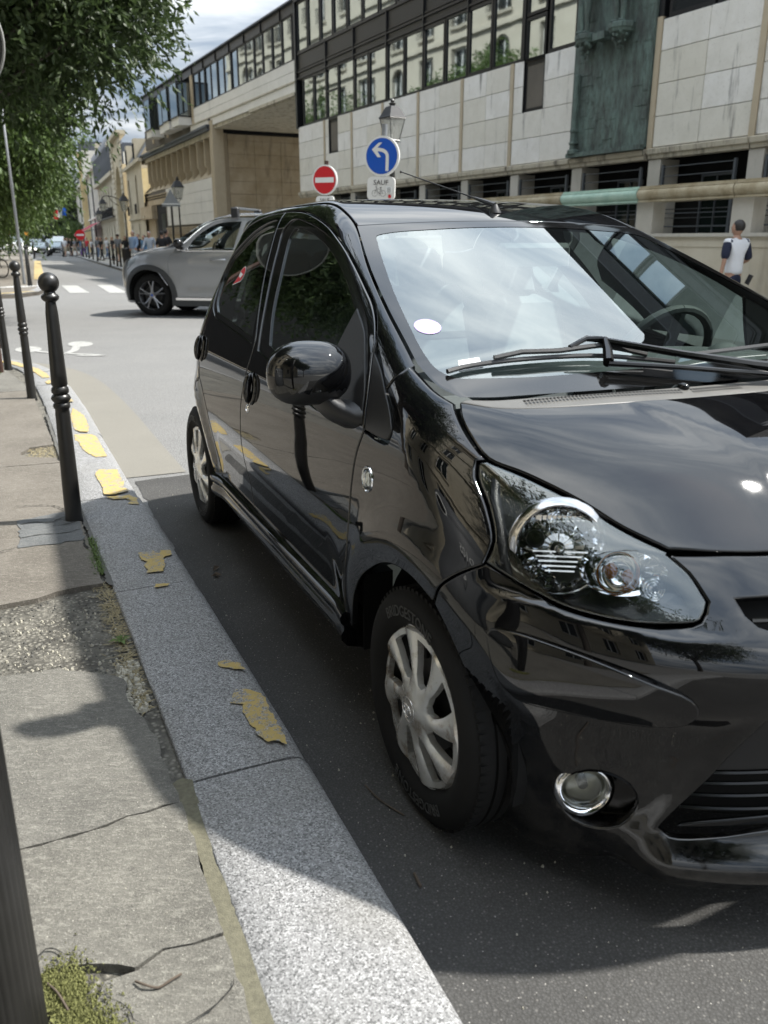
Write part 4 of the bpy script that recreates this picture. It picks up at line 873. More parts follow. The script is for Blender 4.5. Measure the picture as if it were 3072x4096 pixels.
def pavemat(name, lo, hi_, sp_):
    t = NT(name); n_a = t.noise(3.5, 7, .65); st = t.noise(26, 5, .7, t.mapp((1, 3.0, 1), (0, 0, R(15)))); n_f = t.noise(230, 3, .75); v1 = t.voro(140., outp='Distance'); v2 = t.voro(38.)
    base = t.mix(t.ramp(n_a, [(.3, 0), (.7, 1.)]), lo, hi_); base = t.mix(t.ramp(st, [(.52, 0.), (.72, .55)]), base, sp_)
    n_m = t.noise(85, 4, .8, t.mapp((1, 1.6, 1))); base = t.mix(t.ramp(n_m, [(.30, .75), (.44, 0.)]), base, tuple(c*.55 for c in lo)); base = t.mix(t.ramp(n_m, [(.56, 0.), (.68, .7)]), base, sp_); base = t.mix(t.ramp(n_f, [(.58, 0.), (.68, .9)]), base, sp_); base = t.mix(t.ramp(v2, [(.035, 1.), (.06, 0.)]), base, (.45, .43, .37)); base = t.mix(t.ramp(n_f, [(.28, .7), (.40, 0.)]), base, (.04, .038, .035))
    t.set(Base_Color=base, Roughness=.92); t.bump(t.math('ADD', t.math('MULTIPLY', n_m, 1.5), t.math('ADD', n_f, t.math('MULTIPLY', st, .7))), .7, .005); MATS[name] = t.m
pavemat('pave_a', (.095, .090, .078), (.165, .157, .136), (.30, .29, .25))
pavemat('pave_b', (.088, .084, .074), (.155, .148, .130), (.28, .27, .235))
pavemat('pave_blue', (.085, .090, .093), (.135, .141, .142), (.21, .21, .20))
pavemat('pave_brown', (.105, .093, .077), (.16, .144, .122), (.27, .25, .215))
t = NT('rubble'); n_a = t.noise(9, 7, .75); v1 = t.voro(60.); n_f = t.noise(200, 3, .8)
t.set(Base_Color=t.mix(t.ramp(v1, [(.1, 1.), (.45, 0.)]), t.mix(t.ramp(n_a, [(.35, 0), (.65, 1.)]), (.05, .047, .04), (.17, .16, .135)), (.27, .255, .215)), Roughness=.95); t.bump(t.math('ADD', n_f, t.math('MULTIPLY', v1, -1.5)), .9, .008); MATS['rubble'] = t.m
t = NT('granite'); n_f = t.noise(300, 2, .6); n_c = t.noise(560, 2, .7); n_a = t.noise(4, 6, .65); v1 = t.voro(240.)
vcol = t.voro(290., outp='Color'); sxx = t.N('ShaderNodeSeparateXYZ'); t.l.new(vcol, sxx.inputs[0]); base = t.mix(.35, t.ramp(sxx.outputs[0], [(.0, .045), (.18, .06), (.24, .17), (.6, .25), (.78, .28), (.84, .44)]), t.ramp(n_f, [(.32, .06), (.46, .16), (.55, .24), (.68, .38)])); base = t.mix(t.ramp(n_c, [(.60, 0.), (.70, .9)]), base, (.04, .04, .042)); base = t.mix(t.ramp(n_a, [(.45, 0.), (.8, .55)]), base, (.17, .165, .15), 'MIX')
t.set(Base_Color=base, Roughness=.8); t.bump(n_f, .25, .003); MATS['granite'] = t.m
t = NT('yellow_paint'); n_a = t.noise(14, 6, .7); n_f = t.noise(180, 3, .7); n_h = t.noise(34, 7, .8); gr_ = t.ramp(t.noise(300, 2, .6), [(.32, .07), (.5, .22), (.68, .42)])
t.set(Base_Color=t.mix(t.ramp(n_f, [(.3, .8), (.42, 0.)]), t.mix(n_a, (.36, .265, .08), (.46, .345, .13)), (.22, .18, .10)), Roughness=.8); t.bump(n_f, .3, .002); yc = t.b.inputs['Base Color'].links[0].from_socket; t.set(Base_Color=t.mix(t.ramp(n_h, [(.42, 1.), (.50, 0.)]), yc, gr_)); MATS['yellow'] = t.m
t = NT('road_white'); n_a = t.noise(20, 6, .75); t.set(Base_Color=t.mix(t.ramp(n_a, [(.35, 1.), (.6, 0.)]), (.36, .36, .345), (.22, .22, .21)), Roughness=.8); MATS['road_white'] = t.m
simple('sand', (.115, .108, .075), .95, var=.6, vscale=90, bump=.6, bscale=300)
simple('moss', (.17, .175, .06), .95, var=.5, vscale=120, bump=.8, bscale=500)
simple('grass_green', (.08, .12, .03), .8, var=.4, vscale=30)
simple('dry_grass', (.25, .21, .12), .85, var=.4, vscale=30)
simple('twig', (.085, .065, .048), .85, var=.3, vscale=60)
simple('stone_light', (.36, .34, .28), .85, var=.3, vscale=40); simple('stone_dark', (.09, .088, .08), .85, var=.3, vscale=40)
simple('iron_black', (.014, .0135, .0125), .36, var=.35, vscale=25, bump=.12, bscale=90)
simple('iron_brown', (.045, .022, .016), .4, var=.3, vscale=25)
simple('crack_dark', (.018, .017, .015), .95, var=0)
# road
ys_ = [-90, -20, 3, 16, 40, 80, 150, 700]; v = [(x, y, G(y)) for y in ys_ for x in (-400, 400)]
tag(mesh('road', v, [(2*i, 2*i+1, 2*i+3, 2*i+2) for i in range(len(ys_)-1)], 'asphalt'), kind='structure')
KO = [(3.4, .98), (1.0, .98), (-.2, .981), (-1.35, 1.0), (-2.6, 1.028), (-4.2, 1.045), (-5.4, 1.052), (-6.4, 1.08), (-7.2, 1.13), (-7.8, 1.22), (-8.3, 1.37), (-8.7, 1.60), (-9.05, 2.0), (-9.3, 2.6), (-9.5, 3.4), (-9.8, 5.0), (-10.5, 9.0)]
ko = cr_curve(KO, .10)
def offs(P, d):
    P = np.array(P); T = np.gradient(P, axis=0); T /= np.linalg.norm(T, axis=1)[:, None]; return P+np.stack([T[:, 1], -T[:, 0]], 1)*d
ki = offs(ko, .295); 
if np.mean(ki[:20, 1]) < np.mean(np.array(ko)[:20, 1]): ki = offs(ko, -.295); KS = -1
else: KS = 1
gut = offs(ko, -KS*.36)
def cwl(pts): return [cw(float(p[0]), float(p[1]))[:2] for p in pts]
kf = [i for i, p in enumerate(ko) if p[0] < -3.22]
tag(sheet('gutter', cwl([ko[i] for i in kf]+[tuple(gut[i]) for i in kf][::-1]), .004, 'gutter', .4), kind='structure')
tag(sheet('asphalt_car_shade', cwl(jag([(-3.215, .985), (3.4, .985), (3.4, -2.2), (-3.3, -2.2), (-3.36, .3), (-3.24, .62)], .004, .06, 2)), .003, 'asphalt_shaded', .4), kind='structure')  # road sheet around the car, darker colour stands in for the car's shade
kerb = tag(empty('kerb', (0, 0, 0)), kind='structure')
# stones
arc = np.concatenate([[0], np.cumsum(np.linalg.norm(np.diff(np.array(ko), axis=0), axis=1))])
xk = np.array(ko)[:, 0]; joints_x = [3.3, 2.15, 1.02, -.185, -1.39, -2.61, -4.20, -5.44, -6.5]
ja = [float(np.interp(-x, -xk, arc)) for x in joints_x]; 
while ja[-1] < arc[-1]-1.2: ja.append(ja[-1]+.95)
rk = random.Random(3)
def along(a, lat):   # point at arc length a, lateral lat (0 outer .. .295 inner)
    o_ = [np.interp(a, arc, np.array(ko)[:, k]) for k in (0, 1)]; i_ = [np.interp(a, arc, ki[:, k]) for k in (0, 1)]; f_ = lat/.295
    return o_[0]+(i_[0]-o_[0])*f_, o_[1]+(i_[1]-o_[1])*f_
prof = [(.293, -.10), (.295, .094), (.289, .0995), (.20, .1005), (.10, .1), (.045, .0985), (.026, .094), (.012, .083), (.005, .066), (.002, .03), (.0, -.10)]
KERB_STONES = []
for a0, a1 in zip(ja[:-1], ja[1:]):
    g0, g1 = a0+.004+rk.random()*.004, a1-.004-rk.random()*.004; n = max(4, int((g1-g0)/.12)); dz0, dz1, dl = rk.uniform(-.003, .003), rk.uniform(-.003, .003), rk.uniform(-.004, .004)
    v = []
    for i in range(n+1):
        f_ = i/n; a = g0+(g1-g0)*f_; e_ = min(i, n-i) == 0
        for k, (lt, z) in enumerate(prof):
            x, y = along(a, lt+dl+rk.gauss(0, .0008)); wx, wy, _ = cw(x, y); zz_ = z+dz0+(dz1-dz0)*f_+rk.gauss(0, .0005)
            if e_ and 0 < k < len(prof)-1: zz_ -= .006 if k < 8 else 0
            v.append((wx, wy, zz_+G(wy)))
    m_ = len(prof); f = [(i*m_+j, i*m_+j+1, (i+1)*m_+j+1, (i+1)*m_+j) for i in range(n) for j in range(m_-1)]+[tuple(range(m_)), tuple(range(n*m_+m_-1, n*m_-1, -1))]
    o = mesh('kerb_stone', v, f, 'granite', kerb); b = bmesh.new(); b.from_mesh(o.data); bmesh.ops.recalc_face_normals(b, faces=b.faces); b.to_mesh(o.data); b.free(); o.data.shade_smooth(); o.data.set_sharp_from_angle(angle=R(50))
# yellow paint left on the stones
YP = [[(-5.165, 1.159), (-4.839, 1.109), (-4.396, 1.111), (-4.215, 1.135), (-4.241, 1.182), (-4.346, 1.21), (-4.8, 1.20)],
 [(-4.17, 1.221), (-4.127, 1.125), (-4.057, 1.098), (-3.459, 1.096), (-3.463, 1.156), (-3.57, 1.186), (-3.73, 1.213), (-3.885, 1.211), (-4.003, 1.232)],
 [(-3.162, 1.172), (-3.12, 1.077), (-2.964, 1.086), (-2.846, 1.078), (-2.744, 1.096), (-2.665, 1.075), (-2.625, 1.147), (-2.651, 1.198), (-2.823, 1.193), (-3.053, 1.201)],
 [(-2.598, 1.191), (-2.585, 1.087), (-2.526, 1.064), (-2.399, 1.065), (-2.438, 1.118), (-2.474, 1.092), (-2.528, 1.106), (-2.541, 1.172)],
 [(-1.728, 1.165), (-1.737, 1.111), (-1.682, 1.085), (-1.721, 1.085), (-1.712, 1.044), (-1.665, 1.047), (-1.637, 1.082), (-1.557, 1.089), (-1.495, 1.106), (-1.501, 1.165), (-1.589, 1.162), (-1.613, 1.145), (-1.653, 1.166)],
 [(-1.378, 1.158), (-1.37, 1.107), (-1.345, 1.118), (-1.350, 1.159)],
 [(-.696, 1.092), (-.715, 1.074), (-.702, 1.045), (-.672, 1.025), (-.634, 1.024), (-.654, 1.051), (-.682, 1.087)],
 [(-.535, 1.076), (-.517, 1.036), (-.481, 1.014), (-.431, 1.016), (-.226, 1.021), (-.255, 1.05), (-.252, 1.068), (-.29, 1.08), (-.335, 1.083), (-.411, 1.083), (-.452, 1.079), (-.469, 1.102)],
 [(-8.45, 1.58), (-8.2, 1.49), (-7.9, 1.40), (-7.6, 1.31), (-7.2, 1.25), (-6.9, 1.23), (-6.9, 1.30), (-7.3, 1.345), (-7.6, 1.40), (-8.1, 1.56), (-8.35, 1.68)],
 [(-6.75, 1.253), (-6.68, 1.20), (-6.55, 1.21), (-6.5, 1.27), (-6.6, 1.29)], [(-6.35, 1.20), (-5.95, 1.19), (-5.9, 1.25), (-6.2, 1.26)], [(-5.8, 1.16), (-5.46, 1.13), (-5.50, 1.22), (-5.75, 1.24)]]
for i, p in enumerate(YP):
    q = jag(p, .0028, .012, i); sheet('yellow_paint', cwl(q), .1045, 'yellow', .05, kerb)
# pavement
far_l = [(-10.5, 30), (3.4, 30)]
pin = [tuple(p) for p in ki if p[0] < 1.6]
pave = tag(empty('pavement', (0, 0, 0)), kind='structure')
base_poly = cwl([(1.6, 1.275)]+[(float(a), float(b)) for a, b in offs(ko, KS*.285) if a < 1.6]+far_l)
tag(sheet('pavement_bed', base_poly, .080, 'rubble', .8, pave))
Yk = 1.305
def bay(name, poly, mat, h=.1, seed=1, amp=.0025, grid=.12, lift=0): return sheet(name, cwl(jag(poly, amp, .03, seed)), h, mat, grid, pave, thick=.03, hfun=lambda x, y: .0022*math.sin(x*7+y*5)*math.sin(y*9-x*3))
YY = 4.6
bay('pavement_bay', [(.30, Yk), (1.6, Yk), (1.6, YY), (.35, YY), (.34, 1.62), (.45, 1.56), (.35, 1.535), (.31, 1.51), (.31, 1.46), (.288, 1.41), (.295, 1.36)], 'pave_a', .100, 11)
bay('pavement_bay', [(-.108, Yk-.002), (.29, Yk), (.285, 1.36), (.279, 1.41), (.300, 1.46), (.255, 1.54), (.25, 1.60), (.27, 1.66), (.26, YY), (-.085, YY), (-.085, 1.60), (-.088, 1.50), (-.105, 1.42)], 'pave_a', .101, 12)
bay('pavement_bay', [(-.73, 1.345), (-.60, 1.355), (-.50, 1.33), (-.40, 1.315), (-.118, Yk+.002), (-.113, 1.42), (-.096, 1.50), (-.094, 1.60), (-.094, YY), (-.90, YY), (-.885, 1.68), (-.865, 1.52), (-.80, 1.42)], 'pave_b', .099, 13)
bay('pavement_bay', [(-3.42, 1.345), (-2.1, 1.335), (-1.47, 1.325), (-1.475, 1.40), (-1.465, 1.48), (-1.43, 1.55), (-1.42, 1.62), (-1.43, YY), (-3.43, YY), (-3.435, 1.66), (-3.425, 1.53)], 'pave_brown', .100, 14)
bay('pavement_patch', [(-2.37, 1.60), (-2.15, 1.592), (-1.99, 1.60), (-1.98, 1.49), (-1.985, 1.345), (-2.12, 1.345), (-2.30, 1.345), (-2.43, 1.385), (-2.41, 1.48)], 'pave_blue', .1035, 15, .004)
bay('pavement_bay', [(-6.2, 1.42), (-3.95, 1.36), (-3.90, 1.50), (-3.76, 1.56), (-3.66, 1.53), (-3.56, 1.37), (-3.436, 1.352), (-3.44, 1.53), (-3.45, 1.66), (-3.445, YY), (-6.2, YY)], 'pave_brown', .0995, 16)
bay('pavement_bay', [(-6.21, 1.42), (-6.21, YY+24), (-9.9, YY+24), (-9.6, 6), (-9.1, 3.6), (-8.8, 2.5), (-8.3, 1.85), (-7.6, 1.60), (-6.9, 1.50)], 'pave_b', .1, 17, grid=.6)
bay('pavement_bay', [(-6.2, YY+.01), (1.6, YY+.01), (1.6, 29), (-6.2, 29)], 'pave_b', .1, 18, grid=1.5)
# cracks as thin dark grooves on the bays
def ribbon(name, pts, w_, h, mat, seed=0, parent=None, amp=.004):
    P = np.array(cr_curve(pts, .012)); rr = random.Random(seed); P = P+np.array([[rr.gauss(0, amp*.5), rr.gauss(0, amp*.5)] for _ in P]); T = np.gradient(P, axis=0); T /= np.maximum(1e-9, np.linalg.norm(T, axis=1))[:, None]; Nn = np.stack([-T[:, 1], T[:, 0]], 1)
    W_ = np.array([w_*(.4+rr.random()) for _ in P]); W_ = np.convolve(np.pad(W_, 3, 'edge'), np.ones(7)/7, 'valid')[:, None] if w_ > .006 else W_[:, None]; W_[0] *= .2; W_[-1] *= .2; a = P+Nn*W_; b = P-Nn*W_; v = [(*cw(*p)[:2], G(cw(*p)[1])+h) for p in a]+[(*cw(*p)[:2], G(cw(*p)[1])+h) for p in b]; n = len(P)
    return mesh(name, v, [(i, i+1, n+i+1, n+i) for i in range(n-1)], mat, parent)
for i, (pts, w_) in enumerate([([(-2.36, 1.375), (-2.30, 1.44), (-2.28, 1.47), (-2.31, 1.53), (-2.30, 1.59)], .0035), ([(-2.13, 1.345), (-2.10, 1.42), (-2.12, 1.50), (-2.11, 1.59)], .003), ([(-2.25, 1.35), (-2.22, 1.42), (-2.24, 1.47)], .003),
    ([(-1.98, 1.345), (-1.90, 1.352), (-1.86, 1.34)], .004), ([(-1.99, 1.60), (-1.95, 1.70), (-1.91, 1.85)], .003), ([(.33, 1.54), (.36, 1.50), (.42, 1.47)], .001), ([(-2.44, 1.385), (-2.55, 1.45), (-2.60, 1.6)], .003), ([(.22, 1.62), (.205, 1.59), (.23, 1.57)], .0014), ([(.45, 1.40), (.43, 1.34), (.40, 1.31)], .0015)]):
    ribbon('pavement_crack', pts, w_, .1062, 'crack_dark', i, pave)
ribbon('joint_sand', [(-.20, 1.289), (-.10, 1.291), (.0, 1.290), (.11, 1.290), (.20, 1.291), (.30, 1.290), (.40, 1.289), (.60, 1.289), (.9, 1.290)], .023, .0968, 'sand', 5, pave, .0008)
ribbon('joint_sand', [(-1.45, 1.300), (-2.0, 1.312), (-2.8, 1.335), (-3.9, 1.345), (-5.0, 1.352)], .010, .0965, 'stone_dark', 6, pave, .006)
# loose stones, weeds, moss
def pebbles(name, n, area, smin_, smax_, mat, h=.082, seed=1, label=None):
    rr = random.Random(seed); m = MB()
    for _ in range(n):
        x, y = area(rr); wx, wy, _z = cw(x, y); s_ = smin_+(smax_-smin_)*rr.random()**3; a = rr.random()*6.28; pts = []
        for k in range(6): pts.append((math.cos(a+k*1.047)*s_*rr.uniform(.6, 1), math.sin(a+k*1.047)*s_*rr.uniform(.6, 1), 0))
        z0 = G(wy)+h; k0 = len(m.v); m.v += [(wx+p[0], wy+p[1], z0-.001) for p in pts]+[(wx+p[0]*.6, wy+p[1]*.6, z0+s_*rr.uniform(.5, 1.)) for p in pts]; m.f += [(k0+i, k0+(i+1) % 6, k0+6+(i+1) % 6, k0+6+i) for i in range(6)]+[tuple(range(k0+6, k0+12))]
    o = mesh(name, m.v, m.f, mat); return tag(o, label, 'gravel', None, 'stuff')
def rub(rr):
    x = rr.uniform(-1.44, -.62); y = 1.31+rr.random()**1.3*1.1
    return x, y
pebbles('gravel', 1500, rub, .001, .0065, 'stone_dark', .081, 1, 'dark grit in the broken strip of pavement'); pebbles('gravel', 1100, lambda r_: (r_.uniform(-1.3, -.6), 1.31+r_.random()**1.1*1.0), .001, .0075, 'stone_light', .081, 2, 'pale chippings in the broken strip of pavement')
pebbles('gravel', 500, lambda r_: (r_.uniform(-.85, -.55), 1.30+r_.random()*.06), .002, .012, 'stone_light', .084, 3, 'chips of stone beside the kerb')
pebbles('gravel', 260, lambda r_: (r_.uniform(-3.0, 1.0), 1.32+r_.random()*1.2), .0012, .0035, 'stone_light', .1005, 4, 'scattered light grit on the pavement')
pebbles('gravel', 260, lambda r_: (r_.uniform(-3.0, 1.2), r_.uniform(.2, .96)), .0015, .0045, 'stone_light', .004, 5, 'grit on the roadway beside the car')
def blades(name, n, area, L0, L1, mat, h, seed, label, flat=False, wd=.0016):
    rr = random.Random(seed); m = MB()
    for _ in range(n):
        x, y = area(rr); wx, wy, _z = cw(x, y); a = rr.random()*6.28; l_ = rr.uniform(L0, L1); up = rr.uniform(.1, .35) if flat else rr.uniform(.6, 1.4); z0 = G(wy)+h; dx, dy = math.cos(a), math.sin(a); w_ = wd*rr.uniform(.7, 1.5)
        p = [(wx-dy*w_, wy+dx*w_, z0), (wx+dy*w_, wy-dx*w_, z0), (wx+dx*l_*.5+dy*w_*.8, wy+dy*l_*.5-dx*w_*.8, z0+l_*.5*up), (wx+dx*l_*.5-dy*w_*.8, wy+dy*l_*.5+dx*w_*.8, z0+l_*.5*up), (wx+dx*l_, wy+dy*l_, z0+l_*.55*up)]
        m.add(p, [(0, 1, 2, 3), (3, 2, 4)])
    return tag(mesh(name, m.v, m.f, mat), label, 'weeds', None, 'stuff')
blades('grass', 520, lambda r_: (r_.uniform(-2.0, -1.58), 1.312+abs(r_.gauss(0, .012))), .01, .032, 'grass_green', .09, 1, 'short grass in the joint beside the kerb')
blades('dry_grass', 700, lambda r_: (r_.uniform(-1.5, -.55), 1.305+abs(r_.gauss(0, .022))), .012, .045, 'dry_grass', .084, 2, 'dry straw along the back of the kerb', True)
blades('dry_grass', 500, lambda r_: (r_.uniform(-3.92, -3.56), 1.36+r_.random()*.16), .012, .04, 'dry_grass', .086, 3, 'dry straw in a hole in the pavement', True)
blades('grass', 260, lambda r_: (r_.uniform(-7.9, -7.3), 1.66+abs(r_.gauss(0, .06))), .02, .05, 'grass_green', .095, 4, 'grass beside the far bollards', wd=.003)
weed = MB()
wx, wy, _z = cw(-.99, 1.325)
for k in range(11):
    a = k*.57+.2; l_ = .028+.012*math.sin(k*2.3); dx, dy = math.cos(a), math.sin(a); z0 = .088
    weed.add([(wx, wy, z0), (wx+dx*l_*.5-dy*l_*.22, wy+dy*l_*.5+dx*l_*.22, z0+.014), (wx+dx*l_, wy+dy*l_, z0+.008), (wx+dx*l_*.5+dy*l_*.22, wy+dy*l_*.5-dx*l_*.22, z0+.014)], [(0, 1, 2, 3)])
tag(mesh('weed', weed.v, weed.f, 'grass_green'), 'small green weed growing between the kerb and the broken pavement', 'weed')
def mosspoly(seed): return jag([(.24, 1.62), (.255, 1.585), (.275, 1.545), (.315, 1.54), (.345, 1.552), (.37, 1.54), (.42, 1.50), (.50, 1.47), (.56, 1.50), (.5, 1.60), (.44, 1.64), (.36, 1.60), (.31, 1.605), (.27, 1.63)], .003, .01, seed)
sheet('moss_bed', cwl(mosspoly(3)), .0985, 'moss', .05, pave)
mp_ = np.array([(.30, 1.575), (.44, 1.525), (.38, 1.545)])
rr = random.Random(5); m = MB()
for _ in range(5200):
    c = mp_[rr.choice([0, 0, 1, 1, 2])]; x, y = rr.gauss(c[0], .032), rr.gauss(c[1], .020); wx, wy, _z = cw(x, y); s_ = rr.uniform(.0012, .0032); z = .0995+rr.random()*.006; a = rr.random()*6.28
    m.add([(wx+s_*math.cos(a), wy+s_*math.sin(a), z), (wx-s_*math.sin(a), wy+s_*math.cos(a), z), (wx-s_*math.cos(a), wy-s_*math.sin(a), z+s_*.5), (wx, wy, z+s_*1.6)], [(0, 1, 3), (1, 2, 3), (2, 0, 3)])
tag(mesh('moss', m.v, m.f, 'moss'), 'cushion of yellow-green moss in the pavement by the ribbed post', 'moss', None, 'stuff')
def twig(pts, r_, label, side=None, h=.1):
    m = MB(); q = [(*cw(x, y)[:2], G(cw(x, y)[1])+h+z) for x, y, z in pts]; m.tube(cr_curve(q, .006), r_, 6)
    if side: m.tube([(*cw(x, y)[:2], h+z) for x, y, z in side], r_*.7, 5)
    return tag(m.build('twig', 'twig', None, True), label, 'twig')
twig([(.335, 1.465, .004), (.352, 1.452, .008), (.362, 1.432, .003), (.358, 1.41, .006), (.352, 1.392, .005)], .0022, 'bent brown twig lying on the cracked pavement near the moss')
twig([(.28, 1.60, .004), (.315, 1.585, .012), (.35, 1.572, .006)], .002, 'thin root lying across the moss beside the ribbed post')
twig([(-.12, .86, .003), (-.05, .85, .005), (.02, .82, .002)], .0018, 'dark twig on the road beside the front wheel', h=.004)
twig([(.86, .62, .003), (.90, .585, .006), (.95, .57, .003)], .002, 'brown twig on the road below the bumper', h=.004)
twig([(.62, .83, .003), (.66, .86, .005), (.70, .87, .003)], .0018, 'small twig on the road near the kerb edge', h=.004)
twig([(.20, .88, .003), (.24, .885, .004)], .0035, 'pale cigarette butt on the road by the kerb', h=.004).name = 'cigarette_butt'
for k, (x, y) in enumerate([(-1.61, .91), (-1.66, .89), (-1.58, .885)]):
    wx, wy, _z = cw(x, y); m = MB(); l_ = .045; a = k*1.1
    m.add([(wx, wy, .006), (wx+l_*.5*math.cos(a)-.009*math.sin(a), wy+l_*.5*math.sin(a)+.009*math.cos(a), .022), (wx+l_*math.cos(a), wy+l_*math.sin(a), .012), (wx+l_*.5*math.cos(a)+.009*math.sin(a), wy+l_*.5*math.sin(a)-.009*math.cos(a), .012)], [(0, 1, 2), (0, 2, 3)])
    tag(mesh('dry_leaf', m.v, m.f, 'twig'), ['largest of the curled dry leaves beside the sill of the car', 'curled dry leaf of the group lying nearest the rear wheel', 'curled dry leaf of the group lying nearest the front wheel'][k], 'leaf', 'curled leaves in the gutter')
# bollards
bprof = [(.0, .037), (.036, .037)]
def bollard(x, y, label, mat='iron_black', lean=0.):
    pr = [(.042, -.02), (.0385, .0), (.0365, .03), (.0355, .15), (.030, .485), (.0285, .50), (.034, .506), (.0355, .514), (.034, .522), (.029, .528), (.036, .536), (.041, .547), (.036, .558), (.029, .565), (.035, .571), (.0365, .58), (.034, .590), (.0285, .598), (.0335, .606), (.032, .66), (.025, .90), (.022, .93), (.0205, .945), (.027, .950), (.034, .957), (.036, .966), (.032, .974), (.024, .979), (.022, .988)]
    for k in range(12): a = math.pi*(.18+.82*k/11); pr.append((.0415*math.sin(a), 1.022-.0415*math.cos(a)))
    pr[-1] = (.0, pr[-1][1])
    z = G(y)+.1; o = MB().lathe(pr, 28).build('bollard', mat, None, True, 50); o.location = (x, y, z); o.rotation_euler = (lean*.3, lean, .3); return tag(o, label, 'bollard', 'cast iron bollards along the kerb')
bollard(-1.385, 3.53, 'nearest tall black bollard with a ball top, just behind the kerb', lean=.012)
bollard(-2.85, 6.70, 'second black bollard from the camera, further back along the kerb')
bollard(-3.80, 8.46, 'black bollard at the left edge, third back from the camera')
bollard(-4.7, 10.4, 'black ball-topped bollard near the corner of the kerb')
# ribbed post in the near left corner
m = MB(); n = 96; v = []; zs_ = np.linspace(.08, 2.6, 60)
for z in zs_:
    for i in range(n): a = 2*math.pi*i/n; r_ = .052+.0012*math.cos(a*32); v.append((r_*math.cos(a), r_*math.sin(a), z))
m.add(v, [(j*n+i, j*n+(i+1) % n, (j+1)*n+(i+1) % n, (j+1)*n+i) for j in range(len(zs_)-1) for i in range(n)])
rp = m.build('ribbed_post', 'iron_black', None, True, 60); rp.location = (-.560, .945, 0); tag(rp, 'dark ribbed post cut off by the left edge in the near corner', 'post')
# round sign seen from behind on a brown pole
sg = empty('round_sign', (-3.74, 8.15, G(8.15)+.1), 0, 'back of a round grey traffic sign on a brown pole at the left edge', 'traffic sign')
m = MB(); m.tube([(0, 0, -.02), (0, 0, 3.3)], .030, 12); m.build('pole', 'iron_brown', sg, True)
simple('sign_grey', (.05, .053, .053), .5, .3, var=.15); simple('sign_rim', (.2, .2, .19), .5, var=.1)
m = MB(); m.lathe([(.0, .0), (.44, .0)], 40, (0, -.035, 2.86), 'y'); s1 = m.build('sign_back', 'sign_grey', sg); m = MB(); m.lathe([(.44, .0), (.44, -.012), (.455, -.012), (.457, .012), (.44, .012)], 40, (0, -.035, 2.86), 'y'); m.build('sign_rim', 'sign_rim', s1)
# the far corner, the far pavement and road markings
isl = [(-9.42, 22.0), (-9.35, 23.3), (-9.9, 25.3), (-10.7, 27.3), (-13.83, 35.4), (-20.57, 51.9), (-32.5, 81.2), (-48, 118), (-75, 175), (-140, 175), (-100, 60), (-45, 21), (-20, 20.2), (-11, 20.8)]
def kerbed(name, poly, ne, mat, h=.1):
    p_ = tag(empty(name, (0, 0, 0)), kind='structure'); sheet('surface', poly, h, mat, 3., p_, thick=.2)
    k_ = offs([(float(a), float(b)) for a, b in poly[:ne]], -.28)
    k2 = offs([(float(a), float(b)) for a, b in poly[:ne]], .28); a_ = poly[:ne]
    inn = k_ if mean_in(k_, poly) else k2
    sheet('kerb_strip', list(a_)+[tuple(p) for p in inn[::-1]], h+.005, 'granite', 3., p_, thick=.2)
def mean_in(P, poly):
    x, y = P[len(P)//2]; r = False; j = len(poly)-1
    for i in range(len(poly)):
        if (poly[i][1] > y) != (poly[j][1] > y) and x < (poly[j][0]-poly[i][0])*(y-poly[i][1])/(poly[j][1]-poly[i][1])+poly[i][0]: r = not r
        j = i
    return r
kerbed('corner_pavement', isl, 9, 'pave_brown')
rs_ = [(16, -28), (8.9, -12), (4.4, -.6), (-1.5, 13.5), (-6.7, 27), (-9.9, 35), (-13.65, 44.9), (-17.6, 54.7), (-22.8, 67.6), (-31.1, 88.3), (-44, 120), (-68, 175), (-30, 175), (-10, 100), (10, 40), (30, -28)]
simple('pave_far', (.34, .33, .30), .9, var=.2, vscale=3)
kerbed('far_pavement', rs_, 12, 'pave_far')
for q in ([(-10.74, 28.71), (-10.22, 28.71), (-8.32, 24.33), (-8.82, 24.15)], [(-9.64, 28.96), (-9.13, 28.96), (-7.25, 24.33), (-7.72, 24.2)], [(-8.5, 29.1), (-8.0, 29.1), (-6.1, 24.4), (-6.6, 24.3)]): tag(sheet('crossing_stripe', q, .008, 'road_white', 1.), kind='structure')
for k in range(5): x = -43.6+k*2.55; y = 106.8-k*4.2; tag(sheet('crossing_stripe', [(x, y), (x+.9, y-.4), (x+2.6, y-4.6), (x+1.6, y-4.4)], .012, 'road_white', 4.), kind='structure')
tag(sheet('yellow_line', [(-26.0, 64.7), (-25.55, 64.7), (-12.25, 31.2), (-12.6, 31.1)], .108, 'yellow', 3.), kind='structure')
tag(sheet('kerb_paint', [(-9.5, 22.5), (-9.42, 23.3), (-9.55, 23.3), (-10.0, 22.15), (-16, 21.3), (-16, 21.1), (-10.0, 21.75)], .112, 'yellow', 2.), kind='structure')
tact = tag(empty('tactile_strip', (0, 0, 0)), kind='structure')
for k in range(14):
    x = -11.45+k*.062; y = 24.9+k*.02; sheet('tactile_bar', [(x, y), (x+.03, y), (x+.30, y+1.3), (x+.27, y+1.3)], .113, 'white_paint', 2., tact)
